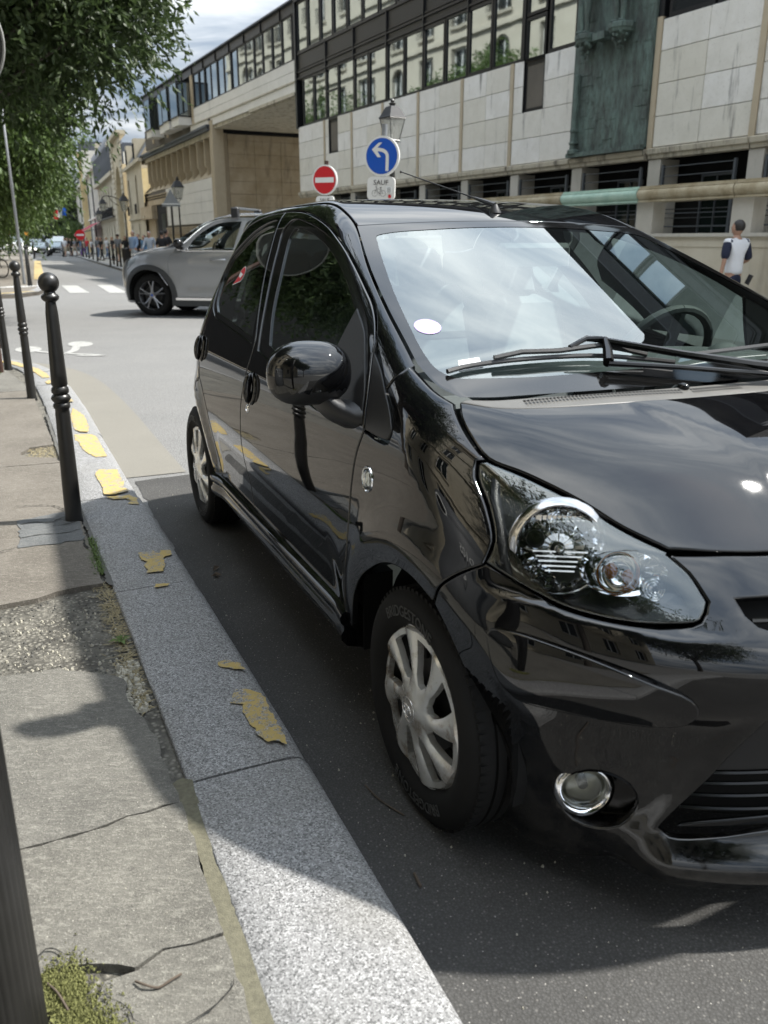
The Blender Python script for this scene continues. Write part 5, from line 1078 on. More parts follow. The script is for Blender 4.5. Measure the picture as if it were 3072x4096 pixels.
# bicycle symbol painted on the road
bs = tag(empty('bicycle_marking', (0, 0, 0)), kind='structure')
def strip_c(pts, w_, cl=False):
    P = np.array(cr_curve(pts, .03) if len(pts) > 2 else pts, float); T = np.gradient(P, axis=0); T /= np.linalg.norm(T, axis=1)[:, None]; Nn = np.stack([-T[:, 1], T[:, 0]], 1)*w_; a = P+Nn; b = P-Nn; n = len(P)
    v = [(*cw(*p)[:2], G(cw(*p)[1])+.006) for p in a]+[(*cw(*p)[:2], G(cw(*p)[1])+.006) for p in b]; mesh('painted_line', v, [(i, i+1, n+i+1, n+i) for i in range(n-1)], 'road_white', bs)
for cx_, cy_ in ((-10.35, 1.33), (-10.75, .66)):
    v = [(*cw(cx_+.33*math.cos(a), cy_+.16*math.sin(a))[:2], G(cw(cx_, cy_)[1])+.0065) for a in np.linspace(0, 2*math.pi, 28, endpoint=False)]; mesh('painted_disc', v, [tuple(range(28))], 'road_white', bs)
strip_c([(-10.2, 1.3), (-9.75, 1.0), (-9.45, .62), (-9.28, .50)], .04); strip_c([(-10.6, .72), (-10.0, .80), (-9.6, .95)], .05); strip_c([(-9.28, .50), (-9.36, .68), (-9.45, .80)], .05)
# ------------------------------------------------------------------ building materials
t = NT('limestone_cladding'); o_ = t.rand(); n1_ = t.noise(2.2, 6, .7); pits = t.noise(28, 4, .75, t.mapp((1, 1, .7))); stn = t.noise(1.6, 6, .7, t.mapp((2.4, 2.4, .28)))
base = t.ramp(o_, [(.0, .0), (1., 1.)]); base = t.mix(base, (.67, .655, .625), (.57, .545, .475)); base = t.mix(t.ramp(n1_, [(.4, 0.), (.75, .35)]), base, (.38, .355, .29)); base = t.mix(t.ramp(pits, [(.60, 0.), (.70, .55)]), base, (.27, .25, .21)); base = t.mix(t.ramp(stn, [(.59, 0.), (.72, .8)]), base, (.085, .08, .075))
t.set(Base_Color=base, Roughness=.8); t.bump(pits, .25, .02); MATS['cladding'] = t.m
t = NT('tan_stone'); n1_ = t.noise(1.1, 7, .7); stn = t.noise(1.2, 6, .7, t.mapp((2., 2., .3))); pits = t.noise(30, 4, .7)
base = t.mix(t.ramp(n1_, [(.35, 0.), (.65, 1.)]), (.36, .285, .185), (.48, .40, .29)); base = t.mix(t.ramp(stn, [(.55, 0.), (.72, .75)]), base, (.10, .085, .065)); t.set(Base_Color=base, Roughness=.85); t.bump(pits, .2, .02); MATS['tan_stone'] = t.m
t = NT('concrete_trim'); stn = t.noise(1.3, 6, .75, t.mapp((2.5, 2.5, .6))); n1_ = t.noise(6, 6, .7)
base = t.mix(n1_, (.36, .315, .235), (.50, .465, .38)); base = t.mix(t.ramp(stn, [(.50, 0.), (.66, .85)]), base, (.07, .065, .05)); t.set(Base_Color=base, Roughness=.85); MATS['trim'] = t.m
t = NT('pilaster_stone'); n1_ = t.noise(5, 6, .7); t.set(Base_Color=t.mix(n1_, (.33, .27, .185), (.44, .38, .28)), Roughness=.85); MATS['pilaster'] = t.m
def stonemat(name, a, b, c=(.10, .09, .07)):
    t = NT(name); n1_ = t.noise(.9, 7, .7); stn = t.noise(.8, 6, .7, t.mapp((1.5, 1.5, .25))); base = t.mix(t.ramp(n1_, [(.35, 0.), (.65, 1.)]), a, b); base = t.mix(t.ramp(stn, [(.58, 0.), (.78, .5)]), base, c); t.set(Base_Color=base, Roughness=.85); MATS[name] = t.m
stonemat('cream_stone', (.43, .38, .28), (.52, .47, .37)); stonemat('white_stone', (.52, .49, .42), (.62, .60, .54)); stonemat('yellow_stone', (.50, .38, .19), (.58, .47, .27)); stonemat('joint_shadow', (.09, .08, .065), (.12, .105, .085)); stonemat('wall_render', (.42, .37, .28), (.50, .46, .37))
simple('metal_frame', (.0125, .013, .0145), .38, .3, var=.25, vscale=3); simple('slate', (.055, .062, .075), .5, var=.3, vscale=4); simple('grey_metal', (.10, .11, .12), .45, .5, var=.2); simple('glass_dark', (.008, .013, .011), .08, var=0, spec=.25)
t = NT('facade_glass'); g = t.N('ShaderNodeBsdfGlossy'); g.inputs['Roughness'].default_value = .03; g.inputs['Color'].default_value = (.44, .49, .51, 1); mxs = t.N('ShaderNodeMixShader'); fr = t.N('ShaderNodeFresnel'); fr.inputs['IOR'].default_value = 2.0
b_ = t.N('ShaderNodeBump'); b_.inputs['Strength'].default_value = .035; b_.inputs['Distance'].default_value = .02; t.l.new(t.noise(1.7, 2, .5), b_.inputs['Height']); t.l.new(b_.outputs[0], g.inputs['Normal'])
t.set(Base_Color=(.02, .026, .024), Roughness=.5); t.l.new(t.math('MINIMUM', t.math('ADD', fr.outputs[0], .38), 1.), mxs.inputs[0]); t.l.new(t.b.outputs[0], mxs.inputs[1]); t.l.new(g.outputs[0], mxs.inputs[2]); t.l.new(mxs.outputs[0], t.out.inputs[0]); MATS['facade_glass'] = t.m
t = NT('bronze_patina'); n1_ = t.noise(1.5, 8, .75, t.mapp((2.2, 2.2, .8))); n2_ = t.noise(7, 7, .75, t.mapp((1.6, 1.6, .5))); base = t.mix(t.ramp(n1_, [(.35, 0.), (.62, 1.)]), (.060, .070, .062), (.13, .19, .165)); base = t.mix(t.ramp(n2_, [(.45, 0.), (.7, .8)]), base, (.025, .026, .024))
t.set(Base_Color=base, Roughness=.6, Metallic=.25); t.bump(t.math('ADD', n2_, n1_), .8, .06); MATS['bronze'] = t.m
t = NT('copper_green'); n1_ = t.noise(5, 7, .7); t.set(Base_Color=t.mix(t.ramp(n1_, [(.3, 0), (.7, 1.)]), (.26, .40, .33), (.42, .55, .46)), Roughness=.75); t.bump(n1_, .3, .01); MATS['verdigris'] = t.m
t = NT('coping_stone'); n1_ = t.noise(4, 7, .75); t.set(Base_Color=t.mix(t.ramp(n1_, [(.35, 0), (.65, 1.)]), (.24, .195, .115), (.40, .35, .25)), Roughness=.85); t.bump(t.noise(40, 4), .3, .01); MATS['coping'] = t.m
stonemat('trim2', (.36, .34, .29), (.46, .435, .385)); stonemat('yellow_stone2', (.47, .40, .27), (.54, .47, .34)); stonemat('cladding2', (.60, .585, .545), (.68, .66, .62), (.15, .14, .13))
stonemat('pale_stone', (.47, .44, .375), (.54, .51, .45))
simple('curtain', (.5, .5, .46), .9, var=.1); simple('awning_red', (.30, .03, .05), .8, var=.2)

class Face:
    """a facade frame: s runs away from the camera along the street, d goes into the building, z up; s,d,z -> local (-s, d, z)"""
    def __init__(f, P, az, name, label=None, cat='building', kind=None, group=None):
        a = R(az); f.d = (math.sin(a), math.cos(a)); f.P = P; f.o = empty(name, (P[0], P[1], 0), math.atan2(-f.d[1], -f.d[0]), label, cat, group)
        if kind: f.o['kind'] = kind
    def w(f, s, d, z=0.): return (f.P[0]+f.d[0]*s+f.d[1]*d, f.P[1]+f.d[1]*s-f.d[0]*d, z)
    def box(f, m, s0, s1, d0, d1, z0, z1): m.box(-s1, -s0, d0, d1, z0, z1)
    def one(f, name, mat, boxes, parent=None, smooth=False):
        m = MB(); [f.box(m, *b) for b in boxes]; return m.build(name, mat, parent or f.o, smooth, fix=False)
    def wall(f, name, mat, s0, s1, z0, z1, ops, d=0., rev=.25, parent=None):
        """wall face with openings (s0,s1,z0,z1[,arch]) and reveals"""
        S = sorted({s0, s1, *[q for o in ops for q in o[:2]]}); Z = sorted({z0, z1, *[q for o in ops for q in o[2:4]]}); m = MB()
        for a, b in zip(S[:-1], S[1:]):
            for c, e_ in zip(Z[:-1], Z[1:]):
                cs, cz = (a+b)/2, (c+e_)/2
                if any(o[0] < cs < o[1] and o[2] < cz < o[3] for o in ops): continue
                m.add([(-a, d, c), (-b, d, c), (-b, d, e_), (-a, d, e_)], [(0, 1, 2, 3)])
        for o in ops:
            a, b, c, e_ = o[:4]; r_ = d+rev
            m.add([(-a, d, c), (-b, d, c), (-b, d, e_), (-a, d, e_), (-a, r_, c), (-b, r_, c), (-b, r_, e_), (-a, r_, e_)], [(0, 1, 5, 4), (1, 2, 6, 5), (2, 3, 7, 6), (3, 0, 4, 7)])
            if len(o) > 4 and o[4]:   # arch spandrels
                n = 8; cx_ = (a+b)/2; rx = (b-a)/2
                arc_ = [(cx_+rx*math.cos(t_), e_-rx*.9+rx*.9*math.sin(t_)) for t_ in np.linspace(0, math.pi, n+1)]
                for k in range(n):
                    (p, q), (p2, q2) = arc_[k], arc_[k+1]; m.add([(-p, d+.001, q), (-p2, d+.001, q2), (-p2, d+.001, e_), (-p, d+.001, e_), (-p, r_, q), (-p2, r_, q2)], [(0, 1, 2, 3), (0, 1, 5, 4)])
        return m.build(name, mat, parent or f.o, fix=False)
    def window(f, s0, s1, z0, z1, d, name='window', frame='metal_frame', pane='facade_glass', fw=.05, mull=0, parent=None, rail=0, tilt=0.):
        fr_ = [(s0, s1, d-.04, d+.02, z1-fw, z1), (s0, s1, d-.04, d+.02, z0, z0+fw), (s0, s0+fw, d-.039, d+.02, z0+fw, z1-fw), (s1-fw, s1, d-.039, d+.02, z0+fw, z1-fw)]
        if mull: fr_.append(((s0+s1)/2-mull/2, (s0+s1)/2+mull/2, d-.036, d+.01, z0+fw, z1-fw))
        if rail: fr_.append((s0+fw, s1-fw, d-.034, d+.01, rail-.03, rail+.03))
        w_ = f.one(name, frame, fr_, parent); a, b, c, e_ = s0+fw*.8, s1-fw*.8, z0+fw*.8, z1-fw*.8
        mesh('pane', [(-a, d, c), (-b, d+tilt, c), (-b, d+tilt, e_), (-a, d, e_)], [(0, 1, 2, 3)], pane, w_); return w_
rb_ = random.Random(21)
# ------------------------------------------------------------------ building A: stone cladding, ribbon windows, bronze relief
FA = Face((5.98, 18.0), -27.8, 'museum_building', 'modern stone clad building with black ribbon windows and a bronze relief', 'building')
S0, S1 = -7.0, 19.95
FA.one('core', 'dark_void', [(-7, 19.9, .9, 12, -1, 12.4)])
FA.one('backing', 'joint_shadow', [(-7.0, 19.9, .03, .9, 3.0, 5.44)])
rows = [3.095, 3.675, 4.28, 4.875, 5.445]
pil = [17.46, 15.15, 12.86, 10.58, 8.18, 5.87]
deep = [(16.30, 17.10), (4.60, 5.42)]
spans = [(17.53, 19.93), (15.22, 17.39), (12.93, 15.08), (10.65, 12.79), (8.25, 10.51), (5.94, 8.11), (3.47, 5.80), (-1.53, .86), (-4.0, -1.67), (-6.9, -4.14)]
PM = {}
def panel_box(f, s0, s1, z0, z1, mat, parent, d0=-.03, d1=.03):
    key = (round(s1-s0, 3), round(z1-z0, 3), mat)
    if key not in PM:
        m = MB(); w_, h_ = s1-s0, z1-z0; m.bbox(-w_/2, w_/2, 0, h_, 0, .06, .008)
        m.v = [(x, .03-z, y) for x, y, z in m.v]; PM[key] = m.build('panel', mat, parent); o = PM[key]
    else: o = PM[key].copy(); COL.objects.link(o); o.parent = parent
    o.location = (-(s0+s1)/2, (d0+d1)/2, z0); return o
for a, b in spans:
    mid = (a+b)/2
    for z0, z1 in zip(rows[:-1], rows[1:]):
        for c, e_ in ((a, mid), (mid, b)):
            segs = [(c, e_)]
            for (u, v_) in deep:
                if z0 > 4.2:
                    new = []
                    for (p, q) in segs:
                        if v_ <= p or u >= q: new.append((p, q)); continue
                        if u-p > .08: new.append((p, u))
                        if q-v_ > .08: new.append((v_, q))
                    segs = new
            for p, q in segs: panel_box(FA, p+.005, q-.005, z0+.005, z1-.005, 'cladding', FA.o)
FA.one('pilaster', 'pilaster', [(17.40, 17.52, -.055, .03, 3.0, 5.44)])
for s_ in pil[1:]: FA.one('pilaster', 'pilaster', [(s_-.062, s_+.062, -.055, .03, 3.0, 5.44 if s_ > 6 else 5.44)])
for s_ in (.935, -1.6, -4.07): FA.one('pilaster', 'pilaster', [(s_-.066, s_+.066, -.055, .03, 3.0, 5.5)])
# cornice course
for a, b in [(17.47, 19.95)]+[(pil[i+1]+.01, pil[i]-.01) for i in range(5)]+[(3.42, 5.85), (1.0, 3.40), (-1.6, .93), (-4.07, -1.62), (-6.9, -4.09)]:
    m = MB(); pr = [(.03, 2.86), (-.06, 2.88), (-.07, 2.95), (-.11, 2.97), (-.12, 3.06), (-.04, 3.085), (.03, 3.085)]
    m.add([(-a-.01, d_, z) for d_, z in pr]+[(-b+.01, d_, z) for d_, z in pr], [(i, i+1, 7+i+1, 7+i) for i in range(6)]+[tuple(range(7)), tuple(range(13, 6, -1))]); m.build('cornice', 'trim', FA.o)
# basement windows behind bars
FA.one('basement_void', 'dark_void', [(-7, 19.9, .75, .9, -1, 2.9)])
for k, s_ in enumerate([17.46, 15.15, 12.80, 10.30, 7.96, 5.62, 3.20, .76, -1.75, -4.2]):
    FA.one('basement_pier', 'trim2', [(s_-.17, s_+.17, -.02, .5, -.6, 2.86)])
    s2 = s_-.26-.0
    a, b = s_-2.05, s_-.25
    fr_ = FA.one('window_bars', 'grey_metal', [(a, b, -.01, .01, z-.008, z+.008) for z in (1.55, 1.80, 2.05, 2.30, 2.52, 2.70)]+[(a-.03, a+.02, -.03, .03, -.2, 2.74), (b-.02, b+.03, -.03, .03, -.2, 2.74)])
    FA.window(a+.5, b-.5, 1.0, 2.55, .6, 'basement_window', 'grey_metal', 'glass_dark', .04, .03)
# lower ribbon of windows
mu = [19.93, 19.45, 18.40, 17.24, 16.22, 14.97, 13.88, 12.61, 11.49, 10.34, 9.14, 7.98, 6.83, 5.50]
for i, (b, a) in enumerate(zip(mu[:-1], mu[1:])):
    if i == 0: continue
    op = i in (2, 5, 6, 9, 11); FA.window(a+.02, b-.02, 5.46, 7.09, .0+.02, 'window', fw=.075 if op else .045, rail=6.35 if abs(a-16.22) < .01 else 0, tilt=rb_.uniform(-.006, .006))
for i, (a, b) in enumerate([(4.62, 5.42), (3.50, 4.52), (-.4, .74), (-1.5, -.46), (-2.7, -1.56)]): FA.window(a, b, 5.46 if i != 0 else 5.40, 7.09 if i != 0 else 6.35, .02, 'window', fw=.07, tilt=rb_.uniform(-.005, .005))
FA.window(4.62, 5.42, 6.38, 7.09, .02, 'window', fw=.07)
for a, b in deep: FA.window(a+.02, b-.02, 4.29, 5.38, .06, 'deep_window', pane='glass_dark', fw=.07)
[FA.one('dark_jamb', 'metal_frame', [bx_]) for bx_ in [(deep[0][0]-.02, deep[0][0]+.02, -.02, .2, 4.28, 5.45), (deep[0][1]-.02, deep[0][1]+.03, -.02, .2, 4.28, 5.45), (deep[1][0]-.02, deep[1][0]+.02, -.02, .2, 4.28, 5.45), (deep[1][1]-.02, deep[1][1]+.04, -.02, .2, 4.28, 5.45), (5.42, 5.55, -.05, .1, 5.45, 9.7), (19.90, 20.05, -.08, .3, 5.40, 10.0), (.86, 1.0, -.04, .2, 5.5, 12)]]
FA.one('mullion_band', 'metal_frame', [(-6.9, 19.9, -.02, .03, 5.405, 5.46)])
# spandrel band in black metal with ribs
FA.one('spandrel_panel', 'metal_frame', [(-6.9, 19.93, .0, .2, 7.09, 8.0)])
FA.one('spandrel_rail', 'metal_frame', [(-6.9, 19.93, -.045, .0, z, z+.05) for z in (7.12, 7.34, 7.96)]+[(-6.9, 19.93, -.03, .0, 7.44, 7.47)])
for s_ in [17.24, 14.97, 12.61, 10.34, 7.98, 5.50, 3.4]: FA.one('spandrel_rib', 'metal_frame', [(s_-.03, s_+.03, -.06, .0, 7.0, 8.0)])
mu2 = [19.90, 18.85, 17.70, 16.60, 15.45, 14.30, 13.15, 12.0, 10.9, 9.7, 8.6, 7.4, 6.3, 5.5, 4.5, 3.5]
for b, a in zip(mu2[:-1], mu2[1:]): FA.window(a+.03, b-.03, 8.02, 9.70, .02, 'window', fw=.06, tilt=rb_.uniform(-.008, .008))
for b, a in ((.8, -.4), (-.4, -1.5), (-1.5, -2.6), (-2.6, -3.8)): FA.window(a+.03, b-.03, 8.02, 9.70, .02, 'window', fw=.06)
FA.one('eaves', 'metal_frame', [(-7, 19.95, -.1, .3, 9.72, 10.4)]); FA.one('roof', 'slate', [(-7, 19.95, .2, 12, 10.4, 10.7)])
# left wing
FA.one('wing_core', 'dark_void', [(20.1, 45, .5, 11, 6.75, 9.9)])
FA.one('wing_backing', 'joint_shadow', [(20.06, 46, .03, .5, 6.75, 7.9)])
xsl = [20.06]+[20.6+1.09*k for k in range(13)]+[34.3]
for k, (a, b) in enumerate(zip(xsl[:-1], xsl[1:])):
    panel_box(FA, a+.004, b-.004, 7.115, 7.465, 'cladding2', FA.o); panel_box(FA, a+.004, b-.004, 7.473, 7.845, 'cladding2', FA.o)
FA.one('string_course', 'cladding2', [(20.06, 35, -.06, .03, 6.72, 7.10)]); FA.one('string_lip', 'trim', [(20.06, 35, -.10, .05, 7.06, 7.11), (20.06, 25.4, -.12, .3, 6.60, 6.72)])
ml = [19.99, 20.45, 21.52, 22.61, 23.72, 24.79, 25.87, 26.98, 27.96, 28.98, 30.06, 31.09, 32.17, 33.2, 34.27]
for a, b in zip(ml[1:-1], ml[2:]): FA.window(a+.025, b-.025, 7.87, 9.45, .05, 'window', fw=.045, tilt=rb_.uniform(-.02, .02))
FA.window(20.08, 20.42, 7.87, 9.45, .05, 'window', fw=.04)
FA.one('window_sill', 'metal_frame', [(20.06, 34.3, -.03, .06, 7.85, 7.89)])
FA.one('fascia', 'metal_frame', [(20.06, 46, -.02, .4, 9.45, 9.80)]); FA.one('fascia_cap', 'slate', [(20.06, 46, -.14, .4, 9.82, 9.88)])
for s_ in (21.55, 23.75, 25.91, 28.0, 30.09, 32.19, 34.21, 36.27, 38.4, 40.5): FA.one('fascia_rib', 'metal_frame', [(s_-.03, s_+.03, -.07, .0, 9.45, 9.84)])
m = MB(); m.add([(-20.06, -.1, 9.88), (-46, -.1, 9.88), (-46, 6, 11.6), (-20.06, 6, 11.6)], [(0, 1, 2, 3)]); m.build('wing_roof', 'slate', FA.o)
FA.one('soffit', 'trim', [(20.0, 31, .0, 11, 6.55, 6.75)])
FA.one('wing_pier', 'tan_stone', [(34.3, 34.75, -.02, .3, 7.0, 9.45), (40.0, 40.3, -.02, .3, 7.0, 9.45), (43.6, 43.9, -.02, .3, 7.0, 9.45)])
FA.one('wing_wall', 'cladding2', [(34.75, 46, .1, .5, 6.7, 7.4)])
FA.one('wing_window_backing', 'facade_glass', [(34.75, 46, .35, .4, 7.4, 9.45)])
for a, b, p in ((36.9, 38.2, .75), (34.85, 36.4, .75), (38.35, 39.7, .6), (41.0, 42.4, .75)):   # projecting glazed boxes
    bo = FA.one('bay_window', 'metal_frame', [(a, b, -p, .3, 7.5, 7.56), (a, b, -p, .3, 9.14, 9.22), (a, a+.05, -p, -p+.05, 7.56, 9.14), (b-.05, b, -p, -p+.05, 7.56, 9.14)])
    m = MB(); m.add([(-a, -p+.02, 7.56), (-b, -p+.02, 7.56), (-b, -p+.02, 9.14), (-a, -p+.02, 9.14), (-a, .3, 7.56), (-a, .3, 9.14), (-b, .3, 7.56), (-b, .3, 9.14)], [(0, 1, 2, 3), (0, 3, 5, 4), (1, 2, 7, 6)]); m.build('pane', 'facade_glass', bo, fix=False)
    FA.one('bay_base', 'cladding2', [(a+.03, b-.03, -p+.05, .3, 7.1, 7.5)], bo)
# bronze relief
FA.one('relief_back', 'bronze', [(1.02, 3.42, -.10, .1, 3.12, 12.0)]); BR = FA.o.children[-1]
rel = empty('bronze_relief', FA.w(2.2, -.1, 0), FA.o.rotation_euler.z, 'tall green bronze relief with two corbels fixed to the stone facade', 'relief')
def rbox(name, bx, par=rel): m = MB(); [m.box(*b) for b in bx]; return m.build(name, 'bronze', par)
rbox('ledge', [(-1.2, 1.18, -.12, .0, 3.08, 3.17)]); 
m = MB(); rr = random.Random(4)
for _ in range(95):
    x = rr.uniform(-1.15, 1.1); z = rr.uniform(3.2, 9.5); w_, h_ = rr.uniform(.05, .4), rr.uniform(.01, .2); m.bbox(x, min(1.16, x+w_), z, z+h_, 0, rr.uniform(.003, .012), .004)
m.v = [(x, -z+.0, y) for x, y, z in m.v]; ro = m.build('relief_pattern', 'bronze', rel); ro['kind'] = 'stuff'
m = MB(); m.bbox(-.045, .045, 3.15, 4.8, 0, .12, .03); m.bbox(-.07, .07, 3.6, 3.68, 0, .15, .02); m.bbox(-.09, .09, 3.35, 3.41, 0, .15, .02); m.bbox(-.13, .13, 3.14, 3.25, 0, .15, .02)
m.v = [(x-1.0, -z, y) for x, y, z in m.v]; m.build('upright_bar', 'bronze', rel)
def corbel(x, z, r_, legs):
    m = MB(); m.lathe([(.0, -.62*r_*1.6), (.16*r_, -.52*r_*1.6), (.62*r_, -.2*r_*1.6), (.92*r_, -.05), (.98*r_, 0), (1.06*r_, .02), (1.06*r_, .10), (.98*r_, .12), (.0, .12)], 8, (x, -.12, z))
    c = m.build('corbel', 'bronze', rel); m = MB()
    for k in range(26): a = rr.uniform(.2, math.pi-.2)+math.pi; q = rr.random(); m.ball((x+math.cos(a)*r_*(.95-.8*q), -.12+math.sin(a)*r_*(.95-.8*q)*.8, z-.06-q*r_*1.05), .022+.03*rr.random(), 6, 5)
    m.build('corbel_fruit', 'bronze', c)['kind'] = 'stuff'
    m = MB()
    for dx in legs: m.tube([(x+dx*.5, -.2, z+.12), (x+dx*.55, -.2, z+.3), (x+dx*.7, -.22, z+.7), (x+dx, -.2, z+1.4), (x+dx*.8, -.15, z+2.2)], [.05, .055, .085, .11, .14], 10)
    m.ball((x+legs[0]*.5, -.26, z+.15), .07, 8, 6, (.9, 1.7, .6)); m.ball((x+legs[1]*.5, -.22, z+.15), .07, 8, 6, (.9, 1.5, .6)); m.build('figure_legs', 'bronze', c, True)
corbel(-.70, 5.40, .26, (-.16, .10)); corbel(.38, 5.42, .28, (-.18, .14)); rbox('bracket', [(-.33, .02, -.3, 0, 5.32, 5.46)])
m = MB()
for x in (-.95, -.55, -.2, .75): m.tube([(x, -.03, 6.2), (x+.12, -.05, 7.2), (x-.05, -.04, 8.4), (x+.1, -.03, 9.6)], [.03, .05, .05, .06], 6)
m.build('drapery_folds', 'bronze', rel, True)
# ------------------------------------------------------------------ balustrade in front
nA = (FA.d[1], -FA.d[0])
FB = Face((11.7*nA[0], 11.7*nA[1]), -27.8, 'balustrade_wall', 'low stone wall with pillars and a rounded coping, one coping piece green copper', 'wall')
FB.one('wall_body', 'wall_render', [(-6, 30, .0, .35, -.8, 1.335)]); FB.one('wall_cap', 'trim2', [(-6, 30, -.05, .40, 1.335, 1.39)]); FB.one('wall_band', 'wall_render', [(-6, 30, -.012, .0, 1.17, 1.27)])
for k in range(16):
    s_ = 12.05+.02-2.155*(k-4); 
    FB.one('pillar', 'trim2', [(s_-.205, s_+.205, .04, .34, 1.39, 1.93)])
cj = [14.33-2.155*k for k in range(-7, 9)]
for b, a in zip(cj[:-1], cj[1:]):
    pr = [(.36, 1.93), (.0, 1.93), (-.055, 1.932), (-.055, 1.962), (-.03, 1.968), (-.055, 1.985), (-.085, 2.01), (-.10, 2.04), (-.105, 2.07), (-.10, 2.10), (-.085, 2.125), (-.06, 2.14), (-.07, 2.143), (-.07, 2.165), (-.035, 2.17), (-.035, 2.20), (.36, 2.20)]; n = len(pr); m = MB()
    m.add([(-b+.012, d_, z) for d_, z in pr]+[(-a-.012, d_, z) for d_, z in pr], [(i, (i+1) % n, n+(i+1) % n, n+i) for i in range(n)]+[tuple(range(n)), tuple(range(2*n-1, n-1, -1))]); o = m.build('coping', 'verdigris' if abs(b-14.33) < .1 else 'coping', FB.o, True, 22)
    if abs(b-14.33) < .1: o['label'] = 'green copper coping piece'
FB.one('grille_bar', 'grey_metal', [(-6, 30, .36, .37, z, z+.012) for z in (1.5, 1.65, 1.8)])
# ------------------------------------------------------------------ low block with fins
n2 = None
FC = Face((-9.012, 46.435), -25.6, 'annex_building', 'low tan stone annex with a row of vertical fins under a dark roof edge', 'building')
FC.one('core', 'tan_stone', [(-.62, 18.6, .62, 9, -.6, 6.38)])
FC.one('parapet', 'trim', [(-.6, 18.5, .0, .7, 6.27, 6.52)]); FC.one('roof_edge', 'slate', [(-.7, 18.6, -.18, .4, 6.52, 6.60), (-.7, 18.6, -.26, .4, 6.66, 6.78)]); FC.one('gutter_pipe', 'metal_frame', [(-.7, 18.6, -.20, -.10, 6.60, 6.67)])
fins = [16.44, 15.04, 13.5, 12.03, 10.46, 8.9, 7.33, 5.75, 4.14, 2.51, .9]
for s_ in fins: m = MB(); m.prism([(.0, 4.95), (.0, 6.27), (.6, 6.27), (.6, 4.35), (.12, 4.35), (.10, 4.9)], -s_-.06, -s_+.06, 'yz'); m.build('fin', 'pilaster', FC.o)
m = MB(); m.add([(-18.4, .0, 4.36), (.6, .0, 4.36), (.6, .61, 4.95), (-18.4, .61, 4.95)], [(0, 1, 2, 3)]); m.build('slot_slope', 'pilaster', FC.o)
FC.one('slot_back', 'pilaster', [(-.5, 18.4, .58, .60, 4.3, 6.3)])
FC.one('corner_pier', 'pilaster', [(-1.15, -.52, -.06, .5, -.6, 6.95)])
FC.one('front_backing', 'joint_shadow', [(-.5, 18.5, .02, .6, -.6, 4.34)])
for z0, z1 in ((2.13, 2.68), (2.68, 3.23), (3.23, 3.78), (3.78, 4.34)):
    for a, b in ((-.5, 3.6), (3.6, 7.7), (7.7, 11.0)): panel_box(FC, a+.006, b-.006, z0+.005, z1-.005, 'cladding2', FC.o)
for k in range(4): FC.one('louvre', 'tan_stone', [(-.4, 11.4, -.16+.02*k, .05, 1.64+.1*k, 1.70+.1*k)])
FC.one('base_wall', 'tan_stone', [(-.5, 11.4, -.02, .02, -.6, 1.62)]); FC.window(4.5, 6.3, .95, 1.50, -.03, 'vent_window', 'metal_frame', 'glass_dark', .05, .05)
for k, (a, b, z) in enumerate([(10.6, 17.6, 4.12), (10.9, 17.3, 3.98), (11.2, 17.9, 3.84)]): FC.one('lintel_step', 'tan_stone', [(a, b, -.10+.05*k, .02, z-.05, z)])
FC.one('lintel', 'tan_stone', [(11.05, 18.4, -.05, .02, 3.50, 3.78)]); FC.one('door_jamb', 'tan_stone', [(14.4, 18.4, -.35, .02, 2.63, 3.45), (14.9, 18.4, -.06, .02, -.6, 2.62)])
FC.one('doorway', 'dark_void', [(11.6, 14.3, -.0, .018, -.6, 3.42)]); FC.one('garage_door', 'metal_frame', [(11.7, 12.9, -.02, .0, -.5, 2.9)])
FC.one('drain_pipe', 'metal_frame', [(18.5, 18.62, -.16, -.04, -.4, 6.66)])
# end wall of the block
FC.one('end_backing', 'joint_shadow', [(-.66, -.60, .5, 9, -.6, 6.4)])
zr = [1.0, 1.62, 2.25, 2.9, 3.54, 4.17, 4.81, 5.46, 6.10, 6.40]; tr_ = [.82, 2.23, 3.65, 5.02, 6.4, 7.8]
for z0, z1 in zip(zr[:-1], zr[1:]):
    for a, b in zip(tr_[:-1], tr_[1:]):
        m = MB(); m.bbox(a+.006, b-.006, z0+.005, z1-.005, 0, .05, .008); m.v = [(z+.655, x, y) for x, y, z in m.v]; m.build('panel', 'tan_stone', FC.o)
m = MB(); m.box(.6, .72, .0, 9, 6.42, 6.95); m.build('end_beam', 'metal_frame', FC.o); m = MB(); m.box(.55, .80, -.1, 3, 6.97, 7.03); m.build('end_flashing', 'slate', FC.o)
m = MB(); m.box(.62, .72, .0, .8, -.6, 6.42); m.build('end_pier', 'pilaster', FC.o)
# ------------------------------------------------------------------ stone houses further down
FD = Face((-18.138, 65.48), -21.6, 'stone_house', 'cream stone house with two tall windows beside the annex', 'house')
ops = [(-.4+.0, .75, 3.2, 5.8, 1), (5.0, 6.2, 3.3, 5.8, 1), (-.1, .6, 1.2, 2.44, 1), (5.2, 5.9, 1.2, 2.44, 1)]
FD.wall('wall', 'cream_stone', -3.9, 6.8, -.7, 6.4, ops); FD.one('cornice', 'cream_stone', [(-4, 6.8, -.25, .1, 6.4, 6.62), (-4, 6.8, -.12, .0, 2.72, 2.86)])
for q in ops: FD.window(q[0], q[1], q[2], q[3], .2, 'window', 'metal_frame', 'glass_dark', .06, .05)
for q in ops[:2]: FD.one('balcony_rail', 'metal_frame', [(q[0]-.1+k*.12, q[0]-.08+k*.12, -.2, -.17, 3.1, 3.75) for k in range(11)]+[(q[0]-.12, q[1]+.12, -.21, -.16, 3.75, 3.79)])
